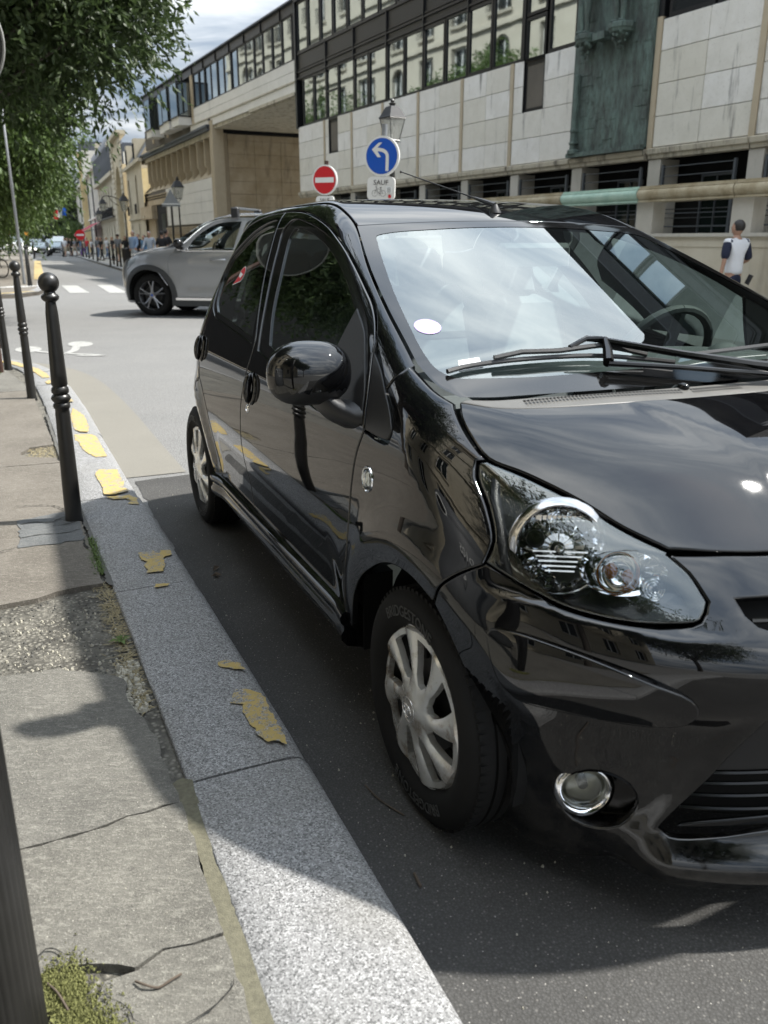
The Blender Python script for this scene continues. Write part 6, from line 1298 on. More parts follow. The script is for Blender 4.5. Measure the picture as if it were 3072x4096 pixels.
m = MB(); m.add([(3.9+.1, -.1, 6.6), (-6.8, -.1, 6.6), (-6.8, 1.2, 8.6), (4.0, 1.2, 8.6)], [(0, 1, 2, 3)]); m.build('roof', 'slate', FD.o, fix=False)
for s_ in (-.2+.3, 5.6): FD.one('dormer', 'cream_stone', [(s_-.6, s_+.6, .0, 1.5, 6.7, 8.2)]); FD.window(s_-.4, s_+.4, 6.85, 7.9, -.02, 'dormer_window', 'metal_frame', 'glass_dark', .06, .04)
FE = Face(FD.w(6.8, 0)[:2], -21.6, 'gate_house', 'rusticated stone gate pavilion with a tall arched recess', 'house')
ops = [(2.2, 7.2, 1.0, 7.2, 1)]
FE.wall('wall', 'yellow_stone2', 0, 9.8, -.7, 9.2, ops, -.25, .9); FE.one('recess_back', 'cream_stone', [(2, 7.4, .64, .7, -.7, 7.3)])
for k in range(22): FE.one('rustic_block', 'cream_stone', [(0-.02, 2.0 if k % 2 else 1.7, -.32, -.25, -.4+k*.43, -.06+k*.43)]); FE.one('rustic_block', 'cream_stone', [(7.4 if k % 2 else 7.7, 9.82, -.32, -.25, -.4+k*.43, -.06+k*.43)])
FE.one('cornice', 'cream_stone', [(-.2, 10, -.6, .2, 9.2, 9.5)])
FF = Face(FD.w(16.6, 0)[:2], -21.6, 'hotel_building', 'cream stone hotel with slate mansard roof and a long iron balcony', 'house')
ops = [(2+k*3.35, 3.3+k*3.35, 3.7, 6.25, 1) for k in range(7)]+[(2.1+k*3.35, 3.2+k*3.35, .4, 2.7, 1) for k in range(7)]
FF.wall('wall', 'cream_stone', 0, 25, -.9, 6.9, ops); FF.one('cornice', 'cream_stone', [(-.1, 25, -.45, .1, 6.85, 7.2), (0, 25, -.15, .0, 3.1, 3.35)])
for q in ops: FF.window(q[0], q[1], q[2], q[3], .22, 'window', 'white_paint', 'glass_dark', .08, .08)
FF.one('balcony', 'metal_frame', [(1+k*.32, 1.05+k*.32, -.5, -.44, 3.4, 4.1) for k in range(72)]+[(1, 24, -.52, -.42, 4.1, 4.18), (1, 24, -.5, .0, 3.3, 3.4)])
m = MB(); m.add([(0, -.3, 7.2), (-25, -.3, 7.2), (-25, .8, 9.9), (0, .8, 9.9)], [(0, 1, 2, 3)]); m.build('roof', 'slate', FF.o, fix=False)
for k in range(14): s_ = 1.+k*1.75; FF.one('dormer', 'slate', [(s_-.45, s_+.45, -.35, .9, 7.3, 9.5)]); m = MB(); m.prism([(-s_-.55, 9.5), (-s_+.55, 9.5), (-s_, 10.15)], -.45, .9, 'xz'); m.build('dormer_roof', 'slate', FF.o)
FG = Face(FD.w(41.6, 0)[:2], -21.2, 'white_mansion', 'long pale stone mansion with rows of tall windows', 'house')
ops = [(1.6+k*3.3, 2.9+k*3.3, 4.3+.0, 7.6, 0) for k in range(20)]+[(1.7+k*3.3, 2.8+k*3.3, .8, 3.4, 0) for k in range(20) if k not in (2, 3)]
FG.wall('wall', 'white_stone', 0, 68, -1, 9.2, ops); FG.one('cornice', 'white_stone', [(-.1, 68, -.5, .1, 9.1, 9.5), (0, 68, -.2, .0, 3.8, 4.0)])
for q in ops: FG.window(q[0], q[1], q[2], q[3], .22, 'window', 'white_paint', 'glass_dark', .1, .1)
m = MB(); m.add([(0, -.3, 9.5), (-68, -.3, 9.5), (-68, 3, 12), (0, 3, 12)], [(0, 1, 2, 3)]); m.build('roof', 'slate', FG.o, fix=False)
FG.one('raised_wing', 'white_stone', [(22, 34, -.3, 6, 9.5, 13)]); FG.one('chimney', 'cream_stone', [(12, 14, 1, 3, 10, 13), (44, 46, 1, 3, 10, 14)])
for s_ in (9, 20, 33, 47): FG.one('drain_pipe', 'grey_metal', [(s_, s_+.15, -.2, -.05, -.5, 9.1)])
FH = Face((-43.5, 128), -14., 'yellow_building', 'yellow ochre building at the far end of the street', 'house')
ops = [(2+k*3, 3.2+k*3, z, z+2.4, 0) for k in range(9) for z in (1, 5, 8.6)]
FH.wall('wall', 'yellow_stone', 0, 30, -1, 13, ops); [FH.window(*q[:4], .2, 'window', 'grey_metal', 'glass_dark', .1, .1) for q in ops]
m = MB(); m.box(-.01, .3, -.0, 14, -1, 13); m.build('end_wall', 'yellow_stone', FH.o); FH.one('cornice', 'cream_stone', [(-.3, 30, -.4, .1, 12.7, 13.2)]); FH.one('roof', 'slate', [(0, 30, .2, 14, 13.2, 14.5)])
# red awning and a plaque
aw = empty('red_awning', FD.w(40, -.1, 0), FD.o.rotation_euler.z, 'dark red cafe awning reaching over the pavement', 'awning')
m = MB(); m.add([(0, 0, 3.3), (-18, 0, 3.3), (-18, -2.4, 2.0), (0, -2.4, 2.0), (0, -2.4, 1.7), (-18, -2.4, 1.7)], [(0, 1, 2, 3), (3, 2, 5, 4)]); m.build('canvas', 'awning_red', aw, fix=False); m = MB(); m.tube([(0, -2.4, 2), (0, 0, 2.6)], .03, 5); m.tube([(-18, -2.4, 2), (-18, 0, 2.6)], .03, 5); m.build('awning_arm', 'grey_metal', aw)
# ------------------------------------------------------------------ buildings on our side of the street, seen in the reflections
def near_building(P, az, name, label, L_, wallmat, storeys, bays, flip=False):
    f = Face(P, az, name, label, 'building'); ops = []; bw = L_/bays
    for k in range(bays):
        for i, (z, h_) in enumerate(storeys): ops.append((k*bw+bw*.3, k*bw+bw*.7, z, z+h_, i > 0 and k % 3 == 1))
    H_ = storeys[-1][0]+storeys[-1][1]+1.2
    f.wall('wall', wallmat, 0, L_, -.5, H_, ops, 0, .3)
    for q in ops: f.window(*q[:4], .25, 'window', 'white_paint', 'glass_dark', .07, .07)
    for i, (z, h_) in enumerate(storeys): f.one('string_course', wallmat, [(0, L_, -.14, .0, z+h_+.35, z+h_+.55)]); f.one('window_sill', wallmat, [(q[0]-.1, q[1]+.1, -.12, .0, q[2]-.14, q[2]) for q in ops if q[2] == z])
    for i, (z, h_) in enumerate(storeys[1:]): f.one('balcony_rail', 'metal_frame', [(q[0]-.1, q[1]+.1, -.22, -.18, z+.85, z+.92) for q in ops if q[2] == z]+[(q[0]-.08+j*.15, q[0]-.055+j*.15, -.21, -.19, z, z+.85) for q in ops if q[2] == z for j in range(int((q[1]-q[0]+.15)/.15))])
    f.one('cornice', wallmat, [(-.2, L_+.2, -.5, .1, H_, H_+.4)]); f.one('roof', 'slate', [(0, L_, .2, 9, H_+.4, H_+2.8)]); f.one('body', 'dark_void', [(.05, L_-.05, .9, 9, -.5, H_)]); return f
stonemat('dull_stone', (.36, .33, .265), (.42, .39, .32))
# near side: facade parallel to the kerb behind the pavement; frame: s along the kerb away from the camera
NB1 = near_building(cw(-10.5, 7.4)[:2], 0, 'street_building', 'cream stone apartment building behind the camera side pavement', 21, 'cream_stone', [(1.0, 2.2), (4.6, 2.3), (8.0, 2.2), (11.2, 1.9)], 7)
NB1.o.rotation_euler.z = CAR_ROT+math.pi
NB1.o.location = cw(-9.3, 7.4)
NB2 = near_building((-19.2, 38.5), 0, 'corner_building', 'cream stone corner house on the far left, behind the trees', 44, 'dull_stone', [(1.0, 2.6), (4.6, 2.5), (8.2, 2.5), (11.7, 2.2), (15., 1.8)], 13)
NB2.o.rotation_euler.z = R(115.5); NB2.o.location = (-31.6, 65.7, 0)
# ------------------------------------------------------------------ trees
def leafmat(name, a, b, c):
    t = NT(name); n1_ = t.noise(1.1, 3, .5); n2_ = t.noise(14, 2, .5); base = t.mix(t.ramp(n1_, [(.35, 0.), (.65, 1.)]), a, b); base = t.mix(t.ramp(n2_, [(.45, 0.), (.7, .8)]), base, c)
    t.set(Base_Color=base, Roughness=.5, Specular_IOR_Level=.35)
    tr = t.N('ShaderNodeBsdfTranslucent'); t.l.new(base, tr.inputs[0]); m_ = t.N('ShaderNodeMixShader'); m_.inputs[0].default_value = .32; t.l.new(t.b.outputs[0], m_.inputs[1]); t.l.new(tr.outputs[0], m_.inputs[2]); t.l.new(m_.outputs[0], t.out.inputs[0]); MATS[name] = t.m
leafmat('leaf_dark', (.030, .050, .016), (.055, .085, .028), (.085, .12, .045)); leafmat('leaf_green', (.045, .080, .02), (.080, .125, .032), (.11, .16, .045)); leafmat('leaf_deep', (.02, .035, .016), (.035, .055, .022), (.05, .07, .03))
simple('bark', (.06, .05, .04), .9, var=.4, vscale=12, bump=.8, bscale=40)
def tree(name, x, y, trunk_h, crown, nclump, nleaf, lsz, mat, label, seed, droop=.5, trunk_r=.16, flat=1.):
    """crown: list of ellipsoids (cx, cy, cz, rx, ry, rz) relative to the foot"""
    g0 = G(y)+.1; root = empty(name, (x, y, g0), 0, label, 'tree', 'trees lining the street'); rg = np.random.default_rng(seed); rr = random.Random(seed)
    m = MB(); m.tube([(0, 0, -.2), (.03, .02, trunk_h*.5), (.0, .05, trunk_h)], [trunk_r, trunk_r*.85, trunk_r*.75], 12)
    tk = m.build('trunk', 'bark', root, True)
    cl = []; m = MB(); tot = sum(c[3]*c[4]*c[5] for c in crown)
    for c in crown:
        k = int(nclump*c[3]*c[4]*c[5]/tot)
        for _ in range(k):
            d = rg.normal(size=3); d /= np.linalg.norm(d); r_ = rg.random()**.42; r_ *= .94+.10*math.sin(d[0]*7+seed)+.09*math.sin(d[2]*9+d[1]*6)
            cl.append((c[0]+d[0]*c[3]*r_, c[1]+d[1]*c[4]*r_, c[2]+d[2]*c[5]*r_, d))
        b0 = Vector((0, .05, trunk_h*.85))
        for _ in range(7):
            d = rg.normal(size=3); d /= np.linalg.norm(d); e_ = Vector((c[0]+d[0]*c[3]*.75, c[1]+d[1]*c[4]*.75, c[2]+d[2]*c[5]*.7)); mid = b0.lerp(e_, .5)+Vector((0, 0, -.1*c[5]+.4)); m.tube(cr_curve([b0, mid, e_], .5), [trunk_r*.45*(1-.8*q/ max(1, len(cr_curve([b0, mid, e_], .5))-1)) for q in range(len(cr_curve([b0, mid, e_], .5)))], 6)
    m.build('limbs', 'bark', tk, True)
    # leaflets strung along drooping twigs
    C_ = np.array([c[:3] for c in cl]); D_ = np.array([c[3] for c in cl]); nc = len(cl); nt_ = 4; per = max(1, nleaf//nt_)
    tw = D_[:, None, :]*.6+rg.normal(size=(nc, nt_, 3))*.8; tw /= np.linalg.norm(tw, axis=2)[..., None]; L_ = lsz*rg.uniform(3.5, 7.5, (nc, nt_, 1))
    f_ = rg.random((nc, nt_, per, 1)); P = C_[:, None, None, :]+tw[:, :, None, :]*L_[:, :, None]*f_; P[..., 2] -= droop*(f_[..., 0]**2)*L_[:, :, None, 0]
    ax = tw[:, :, None, :]*.7+rg.normal(size=P.shape)*.55; ax[..., 2] -= droop*1.1; ax /= np.linalg.norm(ax, axis=3)[..., None]
    s_ = rg.normal(size=P.shape); s_ -= ax*np.sum(s_*ax, 3)[..., None]; s_ /= np.linalg.norm(s_, axis=3)[..., None]; P = P.reshape(-1, 3); ax = ax.reshape(-1, 3); s_ = s_.reshape(-1, 3); n = len(P); ls = (lsz*rg.uniform(.6, 1.25, n))[:, None]; up = np.cross(ax, s_)
    V = np.stack([P, P+ax*ls*.5+s_*ls*.17+up*ls*.05, P+ax*ls, P+ax*ls*.5-s_*ls*.17+up*ls*.05], 1).reshape(-1, 3)
    me = bpy.data.meshes.new('crown'); me.vertices.add(4*n); me.vertices.foreach_set('co', V.ravel()); me.loops.add(6*n); me.polygons.add(2*n)
    idx = (np.arange(n)[:, None]*4+np.array([0, 1, 2, 0, 2, 3])[None]).ravel(); me.loops.foreach_set('vertex_index', idx); me.polygons.foreach_set('loop_start', np.arange(2*n)*3); me.polygons.foreach_set('loop_total', np.full(2*n, 3)); me.update(calc_edges=True); me.materials.append(MATS[mat])
    o = bpy.data.objects.new('crown', me); link(o, root); return root
tree('street_tree', -7.6, 15.2, 3.0, [(.2, 0, 6.3, 3.7, 3.4, 2.8), (2.2, -.2, 5.0, 1.9, 2.0, 1.6), (1.7, .4, 6.7, 2.5, 2.4, 2.0), (-1.2, -1., 5.4, 2.2, 2.2, 1.7)], 3600, 64, .15, 'leaf_dark', 'large dark green street tree overhanging the upper left corner', 3, droop=.3)
tree('street_tree', -15.6, 33, 3.0, [(0, 0, 6.2, 4.6, 4, 3.6), (2.2, -1., 5.2, 2.4, 2.6, 1.9)], 1700, 44, .24, 'leaf_green', 'bright green tree standing behind the big dark tree', 4)
tree('street_tree', -22, 47, 3.0, [(0, 0, 5.8, 5, 5, 3.8)], 1000, 32, .28, 'leaf_green', 'second bright green tree further along the left pavement', 5)
tree('street_tree', -30, 66, 3.0, [(0, 0, 6.0, 5.2, 5, 4.2)], 800, 30, .34, 'leaf_green', 'green tree near the middle of the left pavement', 6)
tree('street_tree', -42, 92, 3.0, [(0, 0, 6.4, 6, 6, 4.8)], 700, 30, .42, 'leaf_green', 'distant green tree above the parked white vehicles', 7)
tree('street_tree', -66, 172, 4.0, [(0, 0, 8.5, 10, 8, 7.5), (9, 4, 7, 8, 6, 6)], 1100, 30, .7, 'leaf_deep', 'very dark tree closing the end of the street', 8, trunk_r=.4)
tree('street_tree', -53, 150, 2.0, [(0, 0, 3.0, 2.5, 2, 1.8)], 200, 30, .35, 'leaf_green', 'small yellow-green tree in front of the far yellow building', 9)
tree('street_tree', -5.0, 5.0, 4.6, [(0, 0, 7.4, 3.0, 3.2, 2.2), (1.4, 0.8, 6.8, 1.9, 1.8, 1.3)], 1700, 50, .14, 'leaf_dark', 'street tree standing left of the camera, seen only in reflections', 10)
tree('street_tree', -2.6, -3.4, 4.4, [(0, 0, 6.8, 3.2, 3.0, 2.2), (2.2, -1.5, 6.2, 2.2, 2.2, 1.5)], 1900, 50, .14, 'leaf_dark', 'street tree behind the camera, seen only in reflections', 11)
tree('street_tree', cw(9.8, 3.4)[0], cw(9.8, 3.4)[1], 3.6, [(0, 0, 6.6, 3.6, 3.4, 2.8)], 1200, 50, .16, 'leaf_dark', 'second street tree behind the camera, seen only in reflections', 12)
# ------------------------------------------------------------------ street lamps
t = NT('lamp_glass'); t.n.remove(t.b); tr = t.N('ShaderNodeBsdfTransparent'); tr.inputs[0].default_value = (.85, .86, .84, 1); g = t.N('ShaderNodeBsdfGlossy'); g.inputs['Roughness'].default_value = .15; dfu = t.N('ShaderNodeBsdfDiffuse'); dfu.inputs[0].default_value = (.6, .6, .57, 1); m1 = t.N('ShaderNodeMixShader'); m1.inputs[0].default_value = .35; m2 = t.N('ShaderNodeMixShader'); m2.inputs[0].default_value = .12
t.l.new(tr.outputs[0], m1.inputs[1]); t.l.new(dfu.outputs[0], m1.inputs[2]); t.l.new(m1.outputs[0], m2.inputs[1]); t.l.new(g.outputs[0], m2.inputs[2]); t.l.new(m2.outputs[0], t.out.inputs[0]); MATS['lamp_glass'] = t.m
simple('lamp_black', (.03, .031, .034), .7, var=.2)
def lantern(par, z, k=1., x=0., y=0.):
    def sq(r_, z_): return [(x+r_*c*k, y+r_*s_*k, z+z_*k) for c, s_ in ((1, 1), (-1, 1), (-1, -1), (1, -1))]
    def shell(rings, name, mat):
        m = MB(); v = [p for r_ in rings for p in sq(*r_)]; m.add(v, [(j*4+i, j*4+(i+1) % 4, (j+1)*4+(i+1) % 4, (j+1)*4+i) for j in range(len(rings)-1) for i in range(4)]); return m.build(name, mat, par)
    ho = shell([(.235, .50), (.245, .52), (.225, .545), (.17, .66), (.12, .76), (.06, .78), (.05, .80)], 'lamp_hood', 'lamp_black')
    m = MB(); m.lathe([(.05*k, .80*k), (.085*k, .82*k), (.09*k, .84*k), (.04*k, .86*k), (.05*k, .90*k), (.03*k, .94*k), (.0, .96*k)], 12, (x, y, z)); m.build('lamp_finial', 'iron_black', ho, True)
    shell([(.125, .02), (.225, .50)], 'lamp_glass', 'lamp_glass')
    m = MB()
    for c, s_ in ((1, 1), (-1, 1), (-1, -1), (1, -1)): m.tube([(x+.125*c*k, y+.125*s_*k, z), (x+.225*c*k, y+.225*s_*k, z+.51*k)], .011*k, 5); m.tube([(x, y, z-.20*k), (x+.05*c*k, y+.05*s_*k, z-.10*k), (x+.12*c*k, y+.12*s_*k, z-.02*k), (x+.15*c*k, y+.15*s_*k, z-.05*k)], .010*k, 5)
    for z_, r_ in ((0, .13), (.5, .232)):
        q = sq(r_, z_); [m.tube([q[i], q[(i+1) % 4]], .012*k, 5) for i in range(4)]
    m.build('lamp_frame', 'iron_black', par)
    m = MB(); m.ball((x, y, z+.26*k), .06*k, 10, 8, (1, 1, 1.6)); m.build('lamp_bulb', 'curtain', par, True)
def lamp_post(x, y, top, label, rz=.3, k=1.):
    g0 = G(y)+.1; r_ = empty('street_lamp', (x, y, g0), rz, label, 'street lamp', 'old style lamp posts on the right pavement'); h_ = top-g0-.96*k
    m = MB().lathe([(.13, -.1), (.13, .25), (.11, .3), (.09, .5), (.10, .55), (.065, .62), (.055, 1.0), (.048, h_*.6), (.052, h_*.6+.03), (.042, h_*.6+.06), (.038, h_-.52*k), (.05, h_-.50*k), (.05, h_-.44*k), (.038, h_-.42*k), (.046, h_-.30*k), (.065, h_-.24*k), (.075, h_-.21*k), (.05, h_-.19*k), (.0, h_-.18*k)], 16); m.build('lamp_column', 'iron_black', r_, True); lantern(r_, h_, k); return r_
lamp_post(.115, 12.6, 3.13, 'street lamp with a square lantern directly behind the blue sign', .62, .56)
lamp_post(-11.1, 48, 4.50, 'street lamp beside the triangular sign in front of the annex', .5, 1.15)
lamp_post(-20.5, 70, 4.81, 'street lamp furthest away, standing among the pedestrians', .5, 1.35)
for k, (s_, nm) in enumerate([(11.5, 'wall lantern on a curled bracket nearer on the stone hotel'), (17.5, 'wall lantern on a curled bracket at the far end of the stone pavilion')]):
    p = FD.w(s_, -1.7); wl = empty('wall_lantern', (p[0], p[1], 4.6 if k == 0 else 3.9), .5, nm, 'lantern', 'lanterns on wall brackets'); lantern(wl, -1.0, 1.2)
    m = MB(); m.tube([(0, 0, .1), (.3, .15, .25), (1.0, .5, .2), (1.6, .8, .0)], .04, 6); m.tube([(.6, .3, .2), (.9, .45, -.2), (1.5, .8, -.5)], .03, 5); m.build('bracket', 'iron_black', wl, True)
# ------------------------------------------------------------------ traffic signs
simple('sign_blue', (.0, .075, .42), .35, var=.06); simple('sign_red_paint', (.50, .008, .015), .35, var=.06); simple('sign_white', (.68, .68, .66), .4, var=.06); simple('sign_black', (.02, .02, .022), .5, var=0); simple('galvanised', (.25, .26, .27), .45, .6, var=.2)
def flat(name, poly, y, mat, par): return mesh(name, [(a, y, b) for a, b in poly], [tuple(range(len(poly)))], mat, par)
def disc(r_, n=48, cx_=0, cz_=0): return [(cx_+r_*math.cos(a), cz_+r_*math.sin(a)) for a in np.linspace(0, 2*math.pi, n, endpoint=False)]
def bike(par, cx_, cz_, k, y, name='bicycle_symbol'):
    m = MB()
    def ln(pts, r_=.010): m.tube([(cx_+a*k, y, cz_+b*k) for a, b in pts], r_*k, 5)
    for x0 in (-.30, .30): ln([(x0+.19*math.cos(a), .19*math.sin(a)) for a in np.linspace(0, 2*math.pi, 25)], .011)
    ln([(-.30, 0), (-.16, .36), (-.19, .40)], .015); ln([(-.15, .28), (.14, .27), (.30, 0), (.02, -.02), (-.17, .25)], .013); ln([(.14, .27), (.02, -.02)], .013); ln([(.16, .27), (.13, .36)], .013); ln([(.06, .37), (.20, .37)], .022); ln([(-.19, .40), (-.24, .38), (-.25, .43), (-.12, .47)], .013); ln([(.02, -.02), (.04, -.14), (.08, -.14)], .012)
    for a, b in ((0, 1), (-.30, 0), (.30, 0), (.02, -.02)):
        if b != 1: m.ball((cx_+a*k, y, cz_+b*k), .022*k, 8, 5)
    m.v = [(a, y+(b-y)*.12-.0, c) for a, b, c in m.v]; return m.build(name, 'sign_black', par)
def round_rect(w_, h_, r_, cx_=0, cz_=0): return [(cx_+sx*(w_/2-r_)+r_*math.cos(a), cz_+sz*(h_/2-r_)+r_*math.sin(a)) for sx, sz, a0 in ((1, 1, 0), (-1, 1, 90), (-1, -1, 180), (1, -1, 270)) for a in [R(a0+q) for q in (0, 22, 45, 68, 90)]]
def rim(par, pts, y0, y1, name, mat):
    m = MB(); n = len(pts); m.add([(a, y0, b) for a, b in pts]+[(a, y1, b) for a, b in pts], [(i, (i+1) % n, n+(i+1) % n, n+i) for i in range(n)]+[tuple(range(n, 2*n))]); return m.build(name, mat, par)
def sign_group(x, y, zc, yaw, lean, kind, R_, plate_wh, plate_dz, label, pole_top):
    g0 = G(y)+.1; r_ = empty('traffic_sign', (x, y, g0), yaw, label, 'traffic sign'); r_.rotation_euler = (0, lean, yaw)
    m = MB(); m.tube([(0, .05, 0), (0, .05, pole_top)], .03, 12); m.build('pole', 'iron_brown' if kind == 'red' else 'galvanised', r_, True)
    z = zc-g0; c = disc(R_, 48, 0, z); pl = rim(r_, c, -.012, .012, 'sign_plate', 'sign_white'); flat('sign_face', c, -.0125, 'sign_white', pl)
    if kind == 'blue':
        flat('blue_field', disc(R_*.895, 48, 0, z), -.0145, 'sign_blue', pl)
        m = MB(); w_ = .085*R_; ctr = [(.36, -.80), (.36, -.1), (.34, .08), (.26, .20), (.12, .29), (-.08, .34), (-.30, .36)]; ctr = cr_curve(ctr, .06); P = np.array(ctr); T = np.gradient(P, axis=0); T /= np.linalg.norm(T, axis=1)[:, None]; Nn = np.stack([-T[:, 1], T[:, 0]], 1)*.095; a = (P+Nn)*R_*.92; b = (P-Nn)*R_*.92; n = len(P)
        m.add([(q[0], -.0165, z+q[1]) for q in a]+[(q[0], -.0165, z+q[1]) for q in b], [(i, i+1, n+i+1, n+i) for i in range(n-1)])
        hd = [(-.62, .36), (-.20, .72), (.02, .72), (-.28, .44), (-.28, .28), (-.03, -.06), (-.25, -.06)]; q = [(a_*R_*.92, b_*R_*.92) for a_, b_ in hd]
        m.add([(a_, -.0175, z+b_) for a_, b_ in q], [(0, 1, 2, 3), (0, 3, 4), (0, 4, 5, 6)]); m.build('white_arrow', 'sign_white', pl, fix=False)
    else:
        flat('red_field', disc(R_*.91, 48, 0, z), -.0145, 'sign_red_paint', pl); flat('white_bar', [(-R_*.76, z-R_*.17), (R_*.76, z-R_*.17), (R_*.76, z+R_*.17), (-R_*.76, z+R_*.17)], -.0165, 'sign_white', pl)
    w_, h_ = plate_wh; zc2 = z-R_-plate_dz-h_/2; pr = round_rect(w_, h_, .05, 0, zc2); p2 = rim(r_, pr, -.010, .010, 'exception_plate', 'sign_white'); flat('plate_face', pr, -.011, 'sign_white', p2)
    v, f = text_data('SAUF', h_*.30, .0005); mesh('plate_lettering', [(a*1.05, -.0135-c, zc2+h_*.16+b) for a, b, c in v], f, 'sign_black', p2); bike(p2, -.02, zc2-h_*.20, w_*.50, -.013)
    if kind == 'blue':
        st = flat('paper_sticker', [(w_*.20, zc2-h_*.18), (w_*.40, zc2-h_*.20), (w_*.41, zc2+h_*.08), (w_*.20, zc2+h_*.10)], -.020, 'sticker_white', p2); m = MB()
        for k in range(5): m.box(w_*.235, w_*.37, -.0215, -.0207, zc2-h_*.15+k*h_*.045, zc2-h_*.135+k*h_*.045)
        m.build('sticker_lines', 'sign_black', st); flat('red_dot', disc(.018, 14, w_*.33, zc2-h_*.32), -.014, 'sticker_red', p2)
    return r_
sign_group(-.085, 9.2, 2.092, R(-22), R(2.0), 'blue', .190, (.305, .228), .004, 'blue round sign with a white left turn arrow above a SAUF bicycle plate', 2.35)
sign_group(-.86, 12.8, 2.095, R(-27), R(.5), 'red', .203, (.30, .225), .010, 'red no entry sign with a white bar above a small SAUF plate', 2.34)
# warning triangle seen from behind
tz = empty('traffic_sign', (-10.55, 44, G(44)+.1), R(8), 'back of a grey triangular sign on a black post beside the lamp', 'traffic sign'); m = MB(); m.tube([(0, .06, 0), (0, .06, 3.75)], .055, 10); m.build('pole', 'iron_black', tz, True)
tri = [(-.47, 2.98), (.47, 2.98), (0, 3.78)]; m = MB(); m.prism(tri, -.01, .01, 'xz'); q = m.build('sign_plate', 'sign_grey2' if 'sign_grey2' in MATS else 'galvanised', tz); m = MB(); m.box(-.45, .45, -.05, -.012, 3.07, 3.12); m.build('bracket', 'sign_white', q)
fs = empty('traffic_sign', (-29.4, 85, G(85)+.1), 0, 'small distant red no entry sign beside the red awning', 'traffic sign'); m = MB(); m.tube([(0, .05, 0), (0, .05, 2.5)], .04, 8); m.build('pole', 'iron_black', fs); pl = flat('sign_face', disc(.48, 24, 0, 2.02), 0, 'sign_red_paint', fs); flat('white_bar', [(-.36, 1.94), (.36, 1.94), (.36, 2.1), (-.36, 2.1)], -.01, 'sign_white', pl)
fl = empty('flag', (-37.5, 103, 4.2), .3, 'small blue, white and red flag on a wall pole', 'flag'); m = MB(); m.tube([(1.6, 0, -.6), (-.6, 0, .8)], .03, 5); m.build('flag_pole', 'grey_metal', fl)
for k, mt in enumerate(('sign_red_paint', 'sign_white', 'sign_blue')): mesh('flag_stripe', [(-.9+k*.45, 0, -.6+k*.2), (-.45+k*.45, .05, -.7+k*.2), (-.4+k*.45, .1, .35+k*.15), (-.85+k*.45, 0, .25+k*.15)], [(0, 1, 2, 3)], mt, fl)
# slim poles and posts of the corner pavement and the far pavement
def post(x, y, h_, r_, label, mat='iron_black', ball=True, name='street_post', grp='posts along the far pavement'):
    pr = [(r_*1.25, 0), (r_*1.2, .15), (r_, .2), (r_, h_*.55), (r_*1.2, h_*.56), (r_*.95, h_*.6), (r_*.8, h_-.1), (r_*.6, h_-.09)]
    if ball: pr += [(r_*.9, h_-.06), (r_*.9, h_-.02), (0, h_)]
    else: pr += [(0, h_-.08)]
    o = MB().lathe(pr, 10).build(name, mat, None, True, 50); o.location = (x, y, G(y)+.1); return tag(o, label, 'post', grp)
post(-10.75, 26.2, 1.15, .06, 'dark post on the corner pavement just left of the yellow line'); post(-11.5, 27.6, 5.2, .045, 'tall thin grey pole on the corner pavement under the trees', 'galvanised', False, grp=None)
pk = [(-25.4, 75.1), (-23.2, 69.5), (-20.57, 62.5), (-15.92, 50.6), (-16.62, 53.5), (-15.12, 49.3), (-14.5, 47.9), (-26.4, 78.0), (-27.5, 80.5), (-28.6, 83)]
for i, (x, y) in enumerate(sorted(pk, key=lambda p: p[1])): post(x, y, 1.25, .05, ['slim black post nearest the grey car on the far kerb', 'second slim post from the grey car on the far kerb', 'third slim post from the grey car on the far kerb', 'fourth slim post from the grey car on the far kerb'][i] if i < 4 else ['fifth slim post from the grey car on the far kerb', 'sixth slim post from the grey car on the far kerb', 'fourth slim post from the far end of the kerb row', 'third slim post from the far end of the kerb row', 'second slim post from the far end of the kerb row', 'slim post at the far end of the kerb row near the crossing'][i-4], grp='slim posts on the far kerb')
for x, y, l_ in ((-29.5, 73.5, 'nearer dark post under the far green trees'), (-31.5, 77, 'further dark post under the far green trees')): post(x, y, 1.5, .07, l_, grp='posts under the far trees')
bn = empty('litter_bin', (-14.9, 50.5, G(50.5)+.1), 0, 'dark slatted litter bin on the far pavement in front of a lamp', 'bin'); m = MB().lathe([(.22, 0), (.26, .5), (.28, .95), (.24, 1.0)], 14); m.build('bin_body', 'iron_black', bn, True)
# ------------------------------------------------------------------ glass recycling container behind the camera side (seen mirrored in the car windows)
simple('container_grey', (.10, .105, .11), .55, var=.15, vscale=5)
rc = empty('recycling_container', cw(-.35, 3.15, .1), CAR_ROT+math.pi, 'dark grey glass recycling container with a round ringed opening, lettered D105', 'container')
m = MB(); pr = []; 
for j in range(13):
    a = math.pi/2*j/12; pr.append((.62*math.cos(a)**.6 if j < 12 else 0, .95+.42*math.sin(a)**.9))
m.lathe([(.60, 0), (.66, .1), (.66, .9)]+pr, 32); m.build('container_body', 'container_grey', rc, True, 60)
v, f = text_data('D105', .12, .002); mesh('container_lettering', [(a-.15, -.668-c, .72+b) for a, b, c in v], f, 'white_paint', rc)
m = MB(); m.tube([(.25+.10*math.cos(a), -.60, 1.0+.10*math.sin(a)) for a in np.linspace(0, 2*math.pi, 25)], .022, 8, False); m.build('opening_ring', 'white_paint', rc, True); m = MB(); m.lathe([(0, 0), (.09, 0)], 20, (.25, -.625, 1.0), 'y'); m.build('opening', 'dark_void', rc)
